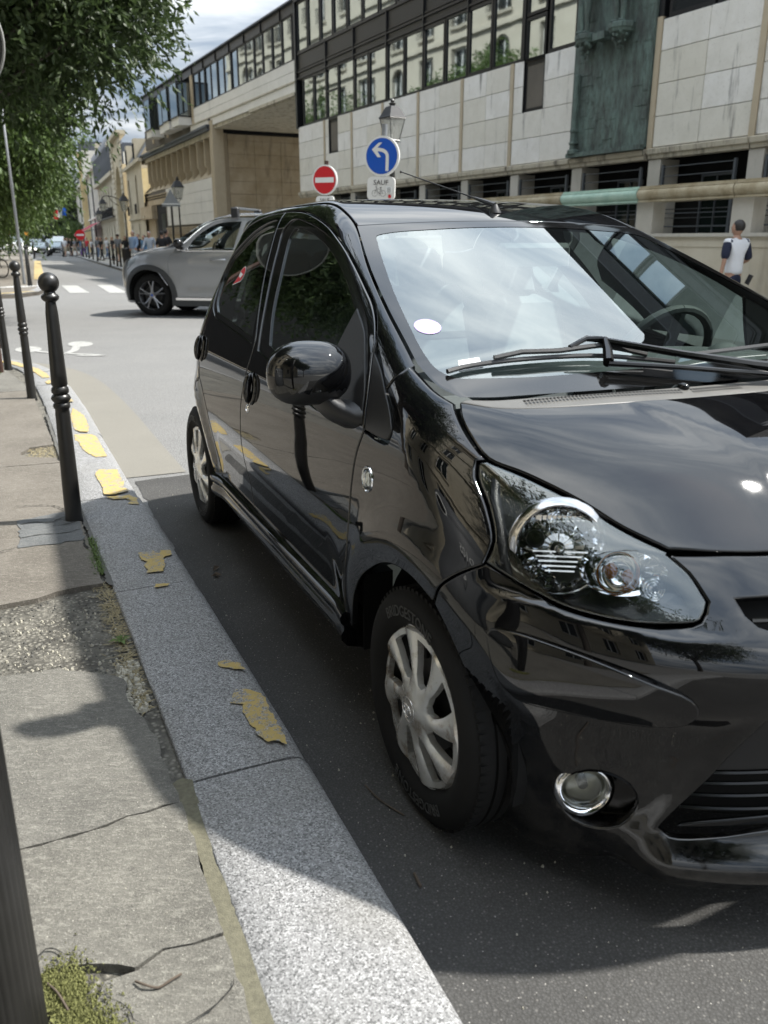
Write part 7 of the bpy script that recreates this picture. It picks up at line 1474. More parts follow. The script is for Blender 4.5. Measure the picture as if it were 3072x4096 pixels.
# ------------------------------------------------------------------ grey SUV crossing the junction
_W2 = smooth(pchip([.1, .25, .5, .8, 1.0, 1.12, 1.2, 1.4, 1.62, 1.72, 1.8], [.86, .90, .935, .94, .945, .925, .88, .78, .665, .60, .5]), .1, 1.8, .02)
_N2 = smooth(pchip([.1, .25, .4, .7, .95, 1.1, 1.3], [.66, .76, .80, .82, .76, .62, .4]), .1, 1.3, .02)
_H2 = smooth(pchip([-1.0, -.6, -.17, .15, .44, .62, .8], [1.28, 1.265, 1.235, 1.19, 1.09, .98, .75]), -1.0, .8, .03)
def suvf(x, y, z):
    y = np.abs(y); W = _W2(z)
    for cx_ in (0., -2.86): W = W+.02*np.exp(-((np.hypot(x-cx_, z-.38)-.47)/.06)**2)
    W = W-.015*np.exp(-((z-.55)/.12)**2)*ss(-.6, -.8, x)*ss(-2.3, -2.1, x)
    t_ = np.clip((x+.15)/(_N2(z)+.15), 0, None); u_ = np.clip((-2.9-x)/.95, 0, None); yy = y/W
    side = ((t_**2.6+u_**3+yy**2.2)**(1/2.2)-1)*.9
    hood = _H2(x)-.07*y*y; ws_ = 1.02-.62*x-.04*y*y; roof_ = 1.735-.045*(x+2.1)**2-.05*y*y
    g_ = smin(ws_, roof_, .12); g_ = smin(g_, 1.6+1.1*(x+3.6), .1); return smax(side, (z-smax(hood, g_, .04))*.93, .07)
simple('alloy_trim', (.4, .4, .41), .35, .7, var=0)
t = NT('suv_grey_paint'); t.set(Base_Color=(.30, .31, .32), Metallic=.55, Roughness=.32, Coat_Weight=1., Coat_Roughness=.03); MATS['suv'] = t.m
simple('cladding_dark', (.035, .037, .038), .5, var=.1)
SU = empty('suv_car', (-4.46, 16.35, 0), 0, 'grey SUV with roof bars crossing the junction behind the black car', 'car')
az = R(-79); hd = Vector((math.sin(az), math.cos(az), 0)); SU.rotation_euler.z = math.atan2(hd.y, hd.x); lf = Vector((-hd.y, hd.x, 0)); o2 = Vector((-4.46, 16.55, G(16.5)-.01))-lf*.86; SU.location = o2; SU.scale = (1.06, 1.06, 1.06)
B = Car(suvf, axf=-.6, axb=-3.0, flip=False)
archo = [(.54*math.cos(a), .38+.53*math.sin(a)) for a in np.linspace(R(-12), R(192), 22)]; archi = [(.445*math.cos(a), .38+.445*math.sin(a)) for a in np.linspace(R(-8), R(188), 22)]
seam = [(-.49, .34), (-.42, .55), (-.405, .85), (-.435, 1.03), (-.585, 1.20)]
fen = B.outline('side', [('side', seam), ('side', [(-.585, 1.20), (-.17, 1.155), (.15, 1.10), (.36, 1.02)]), ('side', [(.36, 1.02), (.33, .92), (.50, .80)]), ('side', [(.50, .80), (.52, .6)]+archo[:1]), ('side', archo), ('side', [(-.54, .30), (-.49, .34)])])
for sg_ in (1, -1):
    fo = B.panel('front_fender', 'suv', 'side', fen, parent=SU, sides=(sg_,), grid=.05)[0]
    B.panel('arch_trim', 'cladding_dark', 'side', B.outline('side', [('side', archo), ('side', archi[::-1])]), parent=SU, sides=(sg_,), grid=.05, off=.012, gap=0)
    wn = [(-.77, 1.18), (-.87, 1.34), (-1.07, 1.50), (-1.28, 1.60), (-1.50, 1.635), (-1.72, 1.64)]
    arc2 = [(-.585, 1.20), (-.74, 1.33), (-1.0, 1.55), (-1.25, 1.665), (-1.5, 1.695), (-1.80, 1.70)]
    fd = B.outline('side', [('side', seam), ('side', arc2), ('side', [(-1.80, 1.70), (-1.66, 1.18), (-1.60, .8), (-1.58, .34)]), ('side', [(-1.58, .34), (-.49, .34)])])
    wo = B.outline('side', [('side', wn), ('side', [(-1.72, 1.64), (-1.62, 1.17)]), ('side', [(-1.62, 1.17), (-.77, 1.18)])])
    dr = B.panel('front_door', 'suv', 'side', fd, [wo], parent=SU, sides=(sg_,), grid=.05)[0]
    B.panel('door_window', 'clear_glass', 'side', wo, parent=dr, sides=(sg_,), off=-.01, edge=False, grid=.08)
    ar3 = [(-1.80, 1.70), (-2.3, 1.69), (-2.75, 1.63), (-2.95, 1.55)]
    rd = B.outline('side', [('side', [(-1.58, .34), (-1.60, .8), (-1.66, 1.18), (-1.80, 1.70)]), ('side', ar3), ('side', [(-2.95, 1.55), (-2.72, 1.18), (-2.55, .95), (-2.38, .78), (-2.32, .5), (-2.3, .34)]), ('side', [(-2.3, .34), (-1.58, .34)])])
    wr = B.outline('side', [('side', [(-1.72, 1.17), (-1.84, 1.64), (-2.3, 1.63), (-2.6, 1.59), (-2.78, 1.50), (-2.62, 1.19)]), ('side', [(-2.62, 1.19), (-1.72, 1.17)])])
    d2 = B.panel('rear_door', 'suv', 'side', rd, [wr], parent=SU, sides=(sg_,), grid=.06)[0]; B.panel('door_window', 'clear_glass', 'side', wr, parent=d2, sides=(sg_,), off=-.01, edge=False, grid=.08)
    ao2 = [(a-2.86, b) for a, b in archo]; ai2 = [(a-2.86, b) for a, b in archi]; B.panel('arch_trim', 'cladding_dark', 'side', B.outline('side', [('side', ao2), ('side', ai2[::-1])]), parent=SU, sides=(sg_,), grid=.05, off=.012, gap=0)
    qo = B.outline('side', [('side', [(-2.95, 1.55), (-2.72, 1.18), (-2.55, .95), (-2.36, .70)]), ('side', ao2[::-1][6:]), ('side', [(ao2[0][0], ao2[0][1]), (-2.3, .36)])]) if 0 else None
    P = [B.p3('side', [(x, z)])[0] for x, z in ((-.585, 1.175), (-.75, 1.155), (-1.1, 1.155), (-1.62, 1.155), (-2.3, 1.16), (-2.7, 1.17))]; P = [(p[0], p[1]*sg_+.006*sg_, p[2]) for p in P]; m = MB(); m.tube(cr_curve(P, .1), .017, 6); m.build('belt_chrome', 'chrome', dr, True)
    P = [B.p3('side', [(x, z)])[0] for x, z in arc2[:]+ar3[1:]]; P = [(p[0], p[1]*sg_+.004*sg_, p[2]) for p in P]; m = MB(); m.tube(cr_curve(P, .1), .020, 6); m.build('window_chrome', 'chrome', dr, True)
    m = MB(); m.box(-2.35, -.44, sg_*.90-.05, sg_*.90+.05, .20, .335); m.build('sill', 'cladding_dark', SU); m = MB(); m.box(-2.3, -.52, sg_*.945-.012, sg_*.945+.012, .305, .345); m.build('sill_trim', 'chrome', SU)
    P = [B.p3('top', [(x, .60)])[0] for x in (-1.25, -1.6, -2.2, -2.9)]; P = [(p[0], p[1]*sg_, p[2]+.05) for p in P]; P[0] = (P[0][0]+.05, P[0][1], P[0][2]-.06); m = MB(); m.tube(cr_curve(P, .1), .016, 8); rl = m.build('roof_rail', 'chrome', SU, True); m = MB(); m.bbox(-1.66, -1.52, sg_*.60-.05, sg_*.60+.05, 1.70, 1.87, .02); m.build('bar_foot', 'black_plastic', rl, True)
    m = MB(); mm_ = B.p3('side', [(-.70, 1.20)])[0]; m.ball((-.66, sg_*(mm_[1]+.13), 1.27), .10, 16, 10, (.9, 1.0, .85)); m.box(-.72, -.62, sg_*(mm_[1]+.02)-.06, sg_*(mm_[1]+.02)+.06, 1.17, 1.21); m.build('door_mirror', 'gloss_black_plastic', dr, True)
    on = MB(); pts = [(.36, 1.04), (.30, .94), (.47, .85), (.56, .93), (.50, 1.02)]
    B.panel('headlight', 'lens_glass', 'front', [B.mp('front')[1](p) for p in B.p3('side', [(.22, 1.02), (.26, .93), (.46, .86), (.50, .95), (.40, 1.03)])], parent=SU, sides=(sg_,), grid=.05, off=.003, edge=False); B.panel('headlight_bowl', 'chrome', 'front', [B.mp('front')[1](p) for p in B.p3('side', [(.25, 1.0), (.28, .94), (.45, .88), (.48, .95), (.40, 1.01)])], parent=SU, sides=(sg_,), grid=.05, off=-.004, edge=False)
    P = [B.p3('side', [(x, z)])[0] for x, z in ((-.235, .77), (-.38, .56))]; m = MB(); m.tube([(p[0], p[1]*sg_+.012*sg_, p[2]) for p in P], [.004, .008], 6); m.build('fender_vent', 'alloy_trim', fo)
    m = MB(); pp = B.p3('side', [(-1.34, 1.0)])[0]; m.tube([(-1.22, sg_*(pp[1]+.01), 1.0), (-1.30, sg_*(pp[1]+.045), 1.0), (-1.42, sg_*(pp[1]+.045), 1.0), (-1.5, sg_*(pp[1]+.01), 1.0)], .017, 6); m.build('door_handle', 'suv', dr, True)
fb = B.outline('front', [('side', [(.36, 1.02), (.33, .92), (.50, .80)]), ('side', [(.50, .80), (.52, .6), (.53, .28)]), ('front', [(R(50)*.8, .24), (0, .22)]), ('front', [(0, .22), (0, .95)]), ('front', [(0, .95), (R(25)*.8, .97)]), ('side', [(.45, 1.0), (.36, 1.02)])])
B.panel('front_bumper', 'suv', 'front', fb, parent=SU, sides=(1, -1), grid=.06)
tp = lambda l: l+[(a, -b) for a, b in reversed(l)]
B.panel('bonnet', 'suv', 'top', B.outline('top', [('top', tp([(-.55, .80), (-.2, .84), (.15, .80), (.40, .68), (.52, .45), (.56, .15)]))]), parent=SU, grid=.07)
B.panel('windscreen', 'clear_glass', 'top', B.outline('top', [('top', tp([(-.50, .74), (-.70, .74), (-1.0, .70)]))]), parent=SU, grid=.07, edge=False)
B.panel('roof', 'suv', 'top', B.outline('top', [('top', tp([(-1.02, .69), (-1.5, .64), (-2.5, .62), (-3.3, .58)]))]), parent=SU, grid=.08)
m = MB(); m.tube([(-1.59, -.62, 1.86), (-1.59, .62, 1.86)], .022, 8); m.build('roof_bar', 'grey_metal', SU, True)
qr = B.outline('back', [('side', [(-2.95, 1.55), (-2.72, 1.18), (-2.55, .95), (-2.45, .82)]), ('side', [(a, b) for a, b in ao2[7:]]), ('back', [(R(75)*.75, .3), (0, .3)]), ('back', [(0, .3), (0, 1.5)])]) if 0 else None
m = MB(); m.box(-3.75, -3.1, -.8, .8, .3, 1.1); m.box(-3.5, -2.9, -.6, .6, 1.1, 1.55); m.build('rear_body', 'suv', SU)
m = MB(); m.box(-3.7, -.46, -.72, .72, .24, .5); m.box(-.46, .46, -.6, .6, .2, .95); m.box(.46, .6, -.6, .6, .25, .8); m.build('underbody', 'dark_void', SU)
m = MB(); m.box(-1.0, -.55, -.75, .75, .9, 1.15); m.build('dashboard', 'interior_trim', SU); m = MB(); m.bbox(-1.95, -1.8, .15, .6, .7, 1.45, .05); m.bbox(-1.95, -1.8, -.6, -.15, .7, 1.45, .05); m.build('front_seats', 'interior_trim', SU, True)
m = MB(); m.tube([(-1.12+.0*1, .38+.19*math.cos(a), 1.12+.17*math.sin(a)) for a in np.linspace(0, 2*math.pi, 21)], .015, 6, False); m.build('steering_wheel', 'black_plastic', SU, True); m = MB(); m.bbox(-1.25, -1.2, -.12, .12, 1.50, 1.57, .01); m.build('rear_view_mirror', 'black_plastic', SU)
# SUV wheels
sw = empty('front_wheel', (0, .82, .375)); sw.parent = SU
MB().lathe([(.255, 0), (.275, .012), (.32, .012), (.355, .0), (.375, -.03), (.378, -.12), (.375, -.2), (.34, -.24), (.25, -.23)], 48, axis='y').build('tyre', 'tyre', sw, True, 50)
m = MB(); m.lathe([(.25, -.20), (.245, -.03), (.262, .004), (.268, .006), (.268, -.01)], 48, axis='y')
for k in range(5):
    for da in (-.20, .20):
        a = 2*math.pi*k/5+.3+da; b = 2*math.pi*k/5+.3+da*.25; m.tube([(.045*math.cos(b), .0, .045*math.sin(b)), (.16*math.cos((a+b)/2), -.004, .16*math.sin((a+b)/2)), (.252*math.cos(a), .002, .252*math.sin(a))], [.020, .013, .013], 6)
m.lathe([(.0, .008), (.035, .008), (.06, -.002), (.06, -.03)], 20, axis='y'); simple('alloy', (.33, .33, .34), .3, .8, var=0); m.build('alloy_rim', 'alloy', sw, True, 50)
m = MB(); m.lathe([(.0, -.07), (.17, -.07), (.175, -.09), (.25, -.15)], 32, axis='y'); m.build('brake_disc', 'steel_dark', sw, True); m = MB(); m.lathe([(0, .010), (.022, .0095)], 16, axis='y'); m.build('hub_cap', 'sign_blue', sw)
for x, y in ((-2.86, .82), (0, -.82), (-2.86, -.82)): c = copy_tree(sw, SU); c.location = (x, y, .375); c.rotation_euler = (0, x, 0 if y > 0 else math.pi)
for s_ in (-1, 1):
    for x in (0, -2.86): m = MB(); m.lathe([(.44, -.0), (.44, .3)], 20, (x, .80 if s_ < 0 else -.80-.3, .38) if False else (x, .50 if s_ < 0 else -.80, .38), 'y', -.2, math.pi+.2); m.build('wheel_well', 'dark_void', SU)
# ------------------------------------------------------------------ people
simple('skin', (.45, .27, .19), .55, var=.05); simple('skin_tan', (.33, .19, .13), .55, var=.05); simple('hair_dark', (.012, .009, .008), .6, var=.2, vscale=80); simple('hair_brown', (.09, .05, .03), .6, var=.2); simple('hair_grey', (.35, .34, .32), .6, var=.2); simple('hair_blond', (.35, .24, .11), .6, var=.2)
CL = {'white': (.62, .63, .66), 'navy': (.010, .014, .035), 'black': (.012, .012, .014), 'blue': (.22, .31, .46), 'paleblue': (.38, .42, .48), 'red': (.45, .02, .03), 'denim': (.12, .17, .27), 'khaki': (.22, .18, .12), 'grey': (.16, .17, .19), 'lightjeans': (.38, .42, .46), 'purple': (.16, .07, .28), 'beige': (.40, .34, .26), 'midblue': (.10, .2, .34)}
for k, c in CL.items(): simple('cloth_'+k, c, .9, var=.12, vscale=9, bump=.25, bscale=22)
def skin_mesh(name, V, E_, Rr, mat, par, root=0, sub=2):
    me = bpy.data.meshes.new(name); me.from_pydata([tuple(v) for v in V], E_, []); me.materials.append(MATS[mat]); o = bpy.data.objects.new(name, me); link(o, par)
    md = o.modifiers.new('skin', 'SKIN'); md.use_smooth_shade = True
    for i, r_ in enumerate(Rr):
        sv = me.skin_vertices[0].data[i]; sv.radius = r_ if isinstance(r_, tuple) else (r_, r_); sv.use_root = (i == root)
    sb = o.modifiers.new('sub', 'SUBSURF'); sb.levels = sub; sb.render_levels = sub; return o
def person(x, y, yaw, h_, top, bottom, hair, label, stride=.5, arms=(.25, -.25), bend=(.25, .25), skin='skin', shorts=False, sleeve=False, long_hair=False, female=False, hat=None, z0=None, sub=1, grp='people walking on the far pavement', sleeves=None, elb=None):
    r_ = empty('person', (x, y, (G(y)+.1) if z0 is None else z0), yaw, label, 'person', grp); k = h_/1.75; s_ = .19 if not female else .165
    def J(a, b, c): return (a*k, b*k, c*k)
    L_ = [0, 0]; st = stride*.34
    hipL, hipR = J(-.09, 0, .93), J(.09, 0, .93); knL, knR = J(-.10, -st*.55-.03, .50), J(.10, st*.35-.03, .50); anL, anR = J(-.10, -st, .10), J(.10, st*1.15, .12 if stride < .3 else .15)
    sh = [J(-s_, 0, 1.44), J(s_, 0, 1.44)]; el, ha = [], []
    for i, sx in enumerate((-1, 1)):
        a = arms[i]; e_ = (sx*(s_+.05), -a*.26*1., 1.17); b_ = bend[i]; w_ = (sx*(s_+.06-.02*b_), e_[1]-.24*math.sin(a+b_*1.6), e_[2]-.25*math.cos(a*.8+b_*1.6)); el.append(J(*e_)); ha.append(J(*w_))
    if elb: el, ha = [J(*q) for q in elb[0]], [J(*q) for q in elb[1]]
    V = [J(0, 0, .98), J(0, 0, 1.2), J(0, .0, 1.40), J(0, -.005, 1.50), J(0, -.02, 1.58), sh[0], el[0], ha[0], sh[1], el[1], ha[1], hipL, knL, anL, (anL[0], anL[1]-.13*k, anL[2]-.06*k), hipR, knR, anR, (anR[0], anR[1]-.13*k, anR[2]-.07*k)]
    E_ = [(0, 1), (1, 2), (2, 3), (3, 4), (2, 5), (5, 6), (6, 7), (2, 8), (8, 9), (9, 10), (0, 11), (11, 12), (12, 13), (13, 14), (0, 15), (15, 16), (16, 17), (17, 18)]
    Rr = [.10*k, .10*k, .09*k, .052*k, .05*k, .05*k, .036*k, .026*k, .05*k, .036*k, .026*k, .075*k, .055*k, .037*k, .035*k, .075*k, .055*k, .037*k, .035*k]
    def cut(p, q, t_): return tuple(p[i]+(q[i]-p[i])*t_ for i in range(3))
    hv = []; 
    for i, (e_, w_) in enumerate(zip(el, ha)):   # palm and fingers continue the arm
        d = Vector(w_)-Vector(e_); d.normalize(); V.append(tuple(Vector(w_)+d*.07*k)); E_.append((7 if i == 0 else 10, len(V)-1)); Rr.append((.016*k, .034*k))
        if sub > 1:
            pi_ = len(V)-1; sd_ = Vector((0, 1, 0))
            for f_ in range(4): V.append(tuple(Vector(V[pi_])+d*.07*k+sd_*(f_-1.5)*.02*k)); E_.append((pi_, len(V)-1)); Rr.append(.009*k)
            V.append(tuple(Vector(w_)+d*.06*k+Vector((0, -.045*k, 0)))); E_.append((7 if i == 0 else 10, len(V)-1)); Rr.append(.011*k)
    body = skin_mesh('body', V, E_, Rr, skin, r_, 0, sub)
    m = MB(); m.ball(J(0, -.02, 1.645), .10*k, 20, 14, (.78, .94, 1.14)); hd_ = m; hd_.ball(J(0, -.118, 1.63), .016*k, 8, 6, (.8, 1, 1.5))
    for sx in (-1, 1): hd_.ball(J(sx*.079, -.005, 1.635), .022*k, 8, 6, (.4, .8, 1.3))
    ho = hd_.build('head', skin, r_, True, 80)
    m = MB()
    for sx in (-1, 1): m.ball(J(sx*.032, -.108, 1.655), .010*k, 8, 6, (1.3, .5, .6))
    m.tube([J(-.022, -.108, 1.585), J(0, -.113, 1.583), J(.022, -.108, 1.585)], .004*k, 5); m.build('face_features', 'hair_dark', ho)
    m = MB(); c = J(0, .006, 1.672); m.ball(c, .105*k, 20, 14, (.80, .94, .98))
    m.v = [p for p in m.v]; keep = []
    for f_ in m.f:
        cz_ = sum(m.v[i][2] for i in f_)/len(f_)-c[2]; cy_ = sum(m.v[i][1] for i in f_)/len(f_)-c[1]
        if cz_ > (-.055 if cy_ > -.01 else .028+(-cy_)*.15)*k: keep.append(f_)
    m.f = keep
    if long_hair: m.tube([J(0, .05, 1.66), J(0, .085, 1.55), J(0, .10, 1.40)], [.085*k, .085*k, .05*k], 12)
    hr_ = m.build('hair', hair, r_, True, 80)
    if hat: m = MB(); m.lathe([(.15*k, 0), (.15*k, .01*k), (.095*k, .015*k), (.09*k, .09*k), (0, .11*k)], 18, J(0, 0, 1.70)); m.build('hat', hat, r_, True)
    sl = .45 if not sleeve else .93
    VS = [J(0, 0, .93), J(0, 0, 1.05), J(0, 0, 1.22), J(0, 0, 1.38), J(0, 0, 1.47), sh[0], cut(sh[0], el[0], .95 if not sleeve else 1), sh[1], cut(sh[1], el[1], .95 if not sleeve else 1)]
    ES = [(0, 1), (1, 2), (2, 3), (3, 4), (3, 5), (5, 6), (3, 7), (7, 8)]; w_ = 1. if not female else .86
    RS = [(.165*k*w_, .125*k), (.16*k*w_, .12*k), (.155*k*w_, .115*k), (.16*k*w_, .11*k), (.065*k, .065*k), (.078*k, .075*k), (.062*k, .062*k), (.078*k, .075*k), (.062*k, .062*k)]
    if sleeve: VS += [cut(el[0], ha[0], .9), cut(el[1], ha[1], .9)]; ES += [(6, 9), (8, 10)]; RS += [(.042*k, .042*k)]*2
    skin_mesh('shirt', VS, ES, RS, top, r_, 0, sub)
    if sleeves:
        for i in (0, 1): skin_mesh('sleeve', [cut(J(0, 0, 1.44), sh[i], .55), sh[i], cut(sh[i], el[i], .5), cut(sh[i], el[i], 1.0)], [(0, 1), (1, 2), (2, 3)], [(.075*k, .085*k), (.085*k, .082*k), (.075*k, .072*k), (.066*k, .066*k)], sleeves, r_, 0, sub)
    VT = [J(0, 0, 1.0), J(0, 0, .93), hipL, knL, hipR, knR]; ET = [(0, 1), (1, 2), (2, 3), (1, 4), (4, 5)]; RT = [(.15*k*w_, .115*k), (.16*k*w_, .125*k), (.10*k, .10*k), (.075*k, .075*k), (.10*k, .10*k), (.075*k, .075*k)]
    if not shorts: VT += [anL, anR]; ET += [(3, 6), (5, 7)]; RT += [(.06*k, .06*k)]*2
    skin_mesh('trousers', VT, ET, RT, bottom, r_, 1, sub)
    m = MB()
    for a_ in (anL, anR): m.bbox(a_[0]-.045*k, a_[0]+.045*k, a_[1]-.19*k, a_[1]+.07*k, a_[2]-.10*k, a_[2]-.02*k, .02)
    m.build('shoes', 'black_plastic', r_, True); return r_
# man in the raglan shirt by the balustrade (walks along the wall, seen from behind left)
pm = person(5.42, 13.45, R(25)+math.pi, 1.73, 'cloth_white', 'cloth_navy', 'hair_dark', 'man in a white and navy raglan shirt walking by the balustrade, phone in his hand', .3, sleeves='cloth_navy', sub=2, z0=-.175, grp=None, skin='skin_tan',
    elb=(((-.27, .02, 1.17), (.25, .03, 1.17)), ((-.24, -.20, 1.10), (.29, .02, .92))))
ph = MB(); ph.bbox(-.012, .012, -.04, .04, -.075, .075, .004); pho = ph.build('mobile_phone', 'black_plastic'); pho.location = (5.64, 13.36, .70); pho.rotation_euler = (.3, .2, .5); tag(pho, 'black mobile phone held in the right hand of the man by the wall', 'phone')
# walkers on the far pavement: (pixel-derived street positions)
def wp(az_px, Y): return (az_px-1536)/3505*Y, Y
PP = [
 (533, 42, 1.80, 'cloth_blue', 'cloth_lightjeans', 'hair_grey', 'tall balding man in a light blue shirt walking towards the camera', dict(sleeve=True)),
 (553, 47, 1.70, 'cloth_black', 'cloth_black', 'hair_brown', 'person in black walking behind the tall man in blue', dict(female=True)),
 (576, 43, 1.62, 'cloth_midblue', 'cloth_grey', 'hair_dark', 'dark haired woman in a denim blue top with sunglasses', dict(female=True, sleeve=True, long_hair=True)),
 (598, 40.5, 1.75, 'cloth_paleblue', 'cloth_grey', 'hair_grey', 'grey haired man in a pale blue shirt', dict(sleeve=True)),
 (648, 36, 1.70, 'cloth_black', 'cloth_black', 'hair_dark', 'man in a black shirt seen from behind, nearer the lamp base', dict(back=True)),
 (666, 38, 1.78, 'cloth_black', 'cloth_black', 'hair_dark', 'taller man in black seen from behind beside another', dict(back=True)),
 (471, 60, 1.78, 'cloth_grey', 'cloth_khaki', 'hair_dark', 'man in a black hat, grey shirt and khaki shorts', dict(shorts=True, hat='cloth_black')),
 (448, 66, 1.70, 'cloth_black', 'cloth_black', 'hair_blond', 'fair haired woman in a black dress carrying a bag', dict(female=True)),
 (425, 72, 1.70, 'cloth_white', 'cloth_denim', 'hair_blond', 'woman in a white top and blue jeans', dict(female=True)),
 (403, 66, 1.66, 'cloth_black', 'cloth_black', 'hair_brown', 'woman in a black crop top and wide black trousers', dict(female=True)),
 (388, 72, 1.72, 'cloth_grey', 'cloth_denim', 'hair_dark', 'dark haired woman in a grey jacket', dict(female=True, sleeve=True, long_hair=True)),
 (500, 56, 1.68, 'cloth_black', 'cloth_navy', 'hair_dark', 'woman in black next to the litter bin', dict(female=True, long_hair=True)),
 (347, 84, 1.75, 'cloth_red', 'cloth_denim', 'hair_brown', 'man in a red shirt under the red awning', dict()),
 (364, 86, 1.62, 'cloth_white', 'cloth_black', 'hair_brown', 'person in a white top beside the man in red', dict(female=True)),
 (330, 86, 1.60, 'cloth_beige', 'cloth_purple', 'hair_blond', 'person in a beige top and purple trousers', dict(female=True)),
 (310, 92, 1.75, 'cloth_black', 'cloth_grey', 'hair_dark', 'man in black at the distant street corner', dict()),
 (296, 90, 1.70, 'cloth_grey', 'cloth_beige', 'hair_brown', 'person in grey at the distant street corner', dict(shorts=True)),
 (281, 88, 1.72, 'cloth_black', 'cloth_black', 'hair_dark', 'person in a black vest stepping off the kerb', dict()),
 (268, 86, 1.74, 'cloth_black', 'cloth_khaki', 'hair_brown', 'man in a dark top and shorts at the crossing', dict(shorts=True)),
 (257, 85, 1.72, 'cloth_white', 'cloth_beige', 'hair_brown', 'man in a white shirt crossing the far road', dict(shorts=True)),
 (322, 95, 1.7, 'cloth_midblue', 'cloth_denim', 'hair_dark', 'person in blue deep in the distant crowd', dict()),
 (38, 92, 1.75, 'cloth_grey', 'cloth_grey', 'hair_dark', 'person in grey standing beside the far scooters on the left', dict())]
rp_ = random.Random(9)
for px, Y, h_, top, bot, hair, lab, kw in PP:
    back = kw.pop('back', False); x, y = wp(px, Y); fac = R(-20)+rp_.uniform(-.35, .35)
    person(x, y, fac+(math.pi if back else 0), h_, top, bot, hair, lab, stride=rp_.uniform(.5, 1.)*rp_.choice([-1, 1]), arms=(rp_.uniform(-.5, .5), rp_.uniform(-.5, .5)), bend=(rp_.uniform(.1, .7), rp_.uniform(.1, .7)), **kw)
# ------------------------------------------------------------------ distant traffic
simple('car_white', (.65, .65, .64), .25, var=0, coat=1.); simple('car_black', (.02, .02, .022), .15, var=0, coat=1.); simple('car_silver', (.32, .33, .34), .25, .4, var=0, coat=1.); simple('orange_load', (.55, .22, .02), .6, var=.2)
t = NT('headlamp_on'); t.set(Base_Color=(.9, .9, .85)); t.b.inputs['Emission Color'].default_value = (1, .97, .9, 1); t.b.inputs['Emission Strength'].default_value = 2.5; MATS['headlamp_on'] = t.m
def far_car(x, y, yaw, col, label, w_=1.75, h_=1.5, l_=4.2, kind='car', lamps=True, name='parked_car', grp='vehicles far down the street'):
    r_ = empty(name, (x, y, G(y)), yaw, label, {'car': 'car', 'van': 'van', 'truck': 'truck'}[kind], grp)   # front towards local -Y
    hood = {'car': .62, 'van': .66, 'truck': .62}[kind]*h_
    side = [(-.0, .28), (.02, .55), (.12, hood*.92), (.9, hood), (1.55, h_*.97), (2.2, h_), (l_*.8, h_*.97), (l_-.15, hood), (l_, .7), (l_, .3)] if kind == 'car' else [(0, .3), (.02, .7), (.15, hood*.95), (.7, hood*1.05), (1.25, h_*.97), (1.6, h_), (l_-.1, h_), (l_, h_*.6), (l_, .35)]
    m = MB(); n = len(side); v = []
    for sx, ins in ((-1, .0), (-1, 1), (1, 1), (1, 0)):
        pass
    def ring(u): 
        out_ = []
        for a, b in side:
            tp_ = max(0, (b-hood)/(h_-hood+1e-6)); ww = w_/2*(1-.16*tp_)*(1-.10*max(0, 1-a/.5)); out_.append((u*ww, a, b))
        return out_
    us = [-1, -.93, .93, 1]; zsc = [.93, 1, 1, .93]
    for u, q in zip(us, zsc): v += [(p[0], p[1]+(1-q)*.3*(1 if p[1] < l_/2 else -1), .28+(p[2]-.28)*(q+.07*(1-q)+0)) if q < 1 else p for p in ring(u)]
    f = [(j*n+i, j*n+(i+1) % n, (j+1)*n+(i+1) % n, (j+1)*n+i) for j in range(3) for i in range(n)]+[tuple(range(n)), tuple(range(4*n-1, 3*n-1, -1))]; m.add(v, f); bo = m.build('body', col, r_, True, 30)
    a0, b0, a1, b1 = (.93, hood+.02, 1.52, h_*.955) if kind == 'car' else (.72, hood*1.07, 1.22, h_*.95)
    ww0, ww1 = w_*.44, w_*.38
    m = MB(); m.add([(-ww0, a0-.02, b0), (ww0, a0-.02, b0), (ww1, a1-.03, b1), (-ww1, a1-.03, b1)], [(0, 1, 2, 3)]); m.build('windscreen', 'facade_glass', bo, fix=False)
    m = MB(); m.box(-w_*.3, w_*.3, -.015, .0, .35, .52); m.box(-w_*.25, w_*.25, -.02, .02, .58, .68); m.build('grille', 'dark_void', bo)
    for sx in (-1, 1): m = MB(); m.ball((sx*w_*.38, .06, hood*.80), .11, 10, 6, (1.4, .6, .8)); m.build('headlight', 'headlamp_on' if lamps else 'chrome', bo, True)
    m = MB(); m.box(-.26, .26, -.03, -.02, .42, .52); m.build('number_plate', 'sign_white', bo)
    for sx in (-1, 1):
        for yy in (.75, l_-.75): q = MB(); q.lathe([(0, .1), (.2, .1), (.31, .08), (.32, 0), (.31, -.1)], 16, (sx*(w_/2-.1), yy, .31), 'x'); q.build('wheel', 'tyre', r_, True)
        q = MB(); q.ball((sx*(w_/2+.08), 1.15, hood+.08), .09, 8, 6); q.build('door_mirror', 'car_black', bo)
    return r_
def fpos(px, Y): return (px-1536)/3505*Y, Y
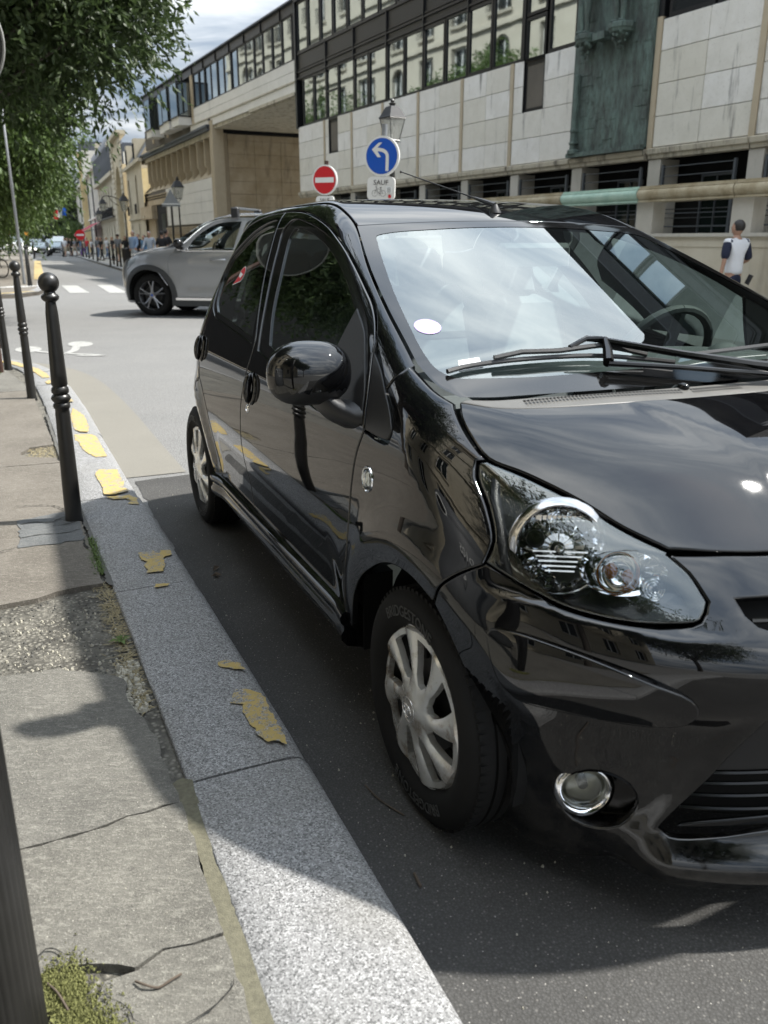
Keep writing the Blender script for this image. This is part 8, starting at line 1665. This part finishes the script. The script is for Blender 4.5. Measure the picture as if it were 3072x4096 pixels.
for px, Y, col, lab, kw in [(162, 98, 'car_black', 'black car with its headlamps on, nearest in the oncoming lane', {}), (226, 103, 'car_black', 'dark car parked right behind the scooters on the right', dict(lamps=False, h_=1.55)), (140, 112, 'car_white', 'white car following the black one', dict(lamps=True)), (58, 106, 'car_white', 'white pickup with an orange warning load on its roof', dict(kind='truck', w_=2.0, h_=2.3, l_=5.2)),
    (232, 122, 'car_white', 'white van parked on the right', dict(kind='van', w_=1.95, h_=2.3, lamps=False)), (140, 126, 'car_silver', 'silver taxi van behind the white car', dict(kind='van', w_=1.9, h_=1.95)), (205, 130, 'car_silver', 'grey van on the right of the lane', dict(kind='van', w_=1.8, h_=2.0, lamps=False)), (131, 156, 'car_silver', 'light silver car far back in the queue', dict(h_=1.7)), (182, 150, 'car_black', 'dark car far back on the right', dict(lamps=False)), (95, 116, 'car_silver', 'silver car behind the pickup', {})]:
    x, y = fpos(px, Y); c = far_car(x, y, R(21)+rp_.uniform(-.05, .05), col, lab, **kw)
    if 'pickup' in lab:
        m = MB(); m.bbox(-.8, -.1, 1.5, 2.3, 2.3, 2.75, .05); m.bbox(.15, .8, 1.5, 2.3, 2.3, 2.75, .05); m.build('warning_lights', 'orange_load', c)
def scooter(px, Y, label, col):
    x, y = fpos(px, Y); r_ = empty('scooter', (x, y, G(y)+.0), R(25), label, 'scooter', 'scooters parked near the far crossing'); 
    for yy in (0, 1.3): q = MB(); q.lathe([(0, .05), (.2, .05), (.27, .0), (.2, -.05), (0, -.05)], 16, (0, yy, .27), 'x'); q.build('wheel', 'tyre', r_, True)
    m = MB(); m.tube([(0, 0, .3), (0, .1, .7), (0, .2, 1.05)], [.06, .14, .08], 8); m.tube([(0, .25, .35), (0, .7, .32), (0, 1.1, .55), (0, 1.4, .65)], [.12, .14, .2, .1], 8); m.bbox(-.14, .14, .6, 1.35, .68, .82, .04); m.build('scooter_body', col, r_, True); m = MB(); m.tube([(-.33, .28, 1.08), (0, .2, 1.05), (.33, .28, 1.08)], .025, 6); m.add([(-.2, .1, 1.05), (.2, .1, 1.05), (.15, .25, 1.45), (-.15, .25, 1.45)], [(0, 1, 2, 3)]); m.build('handlebar', 'car_black', r_)
scooter(249, 88, 'black scooter parked beside the pedestrians at the far crossing', 'car_black'); scooter(108, 96, 'white scooter parked on the left near the pickup', 'car_white'); scooter(80, 94, 'dark scooter at the left kerb in front of the pickup', 'car_black'); scooter(186, 92, 'dark scooter parked close to the black car', 'car_black')
# bicycle half out of frame on the corner pavement
bc = empty('bicycle', (-14.55, 33.0, G(33)+.1), R(70), 'black bicycle at the left edge on the corner pavement', 'bicycle')
for yy in (0, 1.05): m = MB(); m.tube([(0, yy+.34*math.cos(a), .34+.34*math.sin(a)) for a in np.linspace(0, 2*math.pi, 25)], .022, 6, False); m.build('wheel', 'tyre', bc, True)
m = MB(); m.tube([(0, 0, .34), (0, .12, .85), (0, .55, .35), (0, 1.05, .34), (0, .78, .8), (0, .12, .8)], .018, 6); m.tube([(0, .55, .35), (0, .8, .9)], .018, 6); m.tube([(-.25, .1, .98), (.25, .1, .98)], .015, 6); m.build('bicycle_frame', 'car_black', bc)
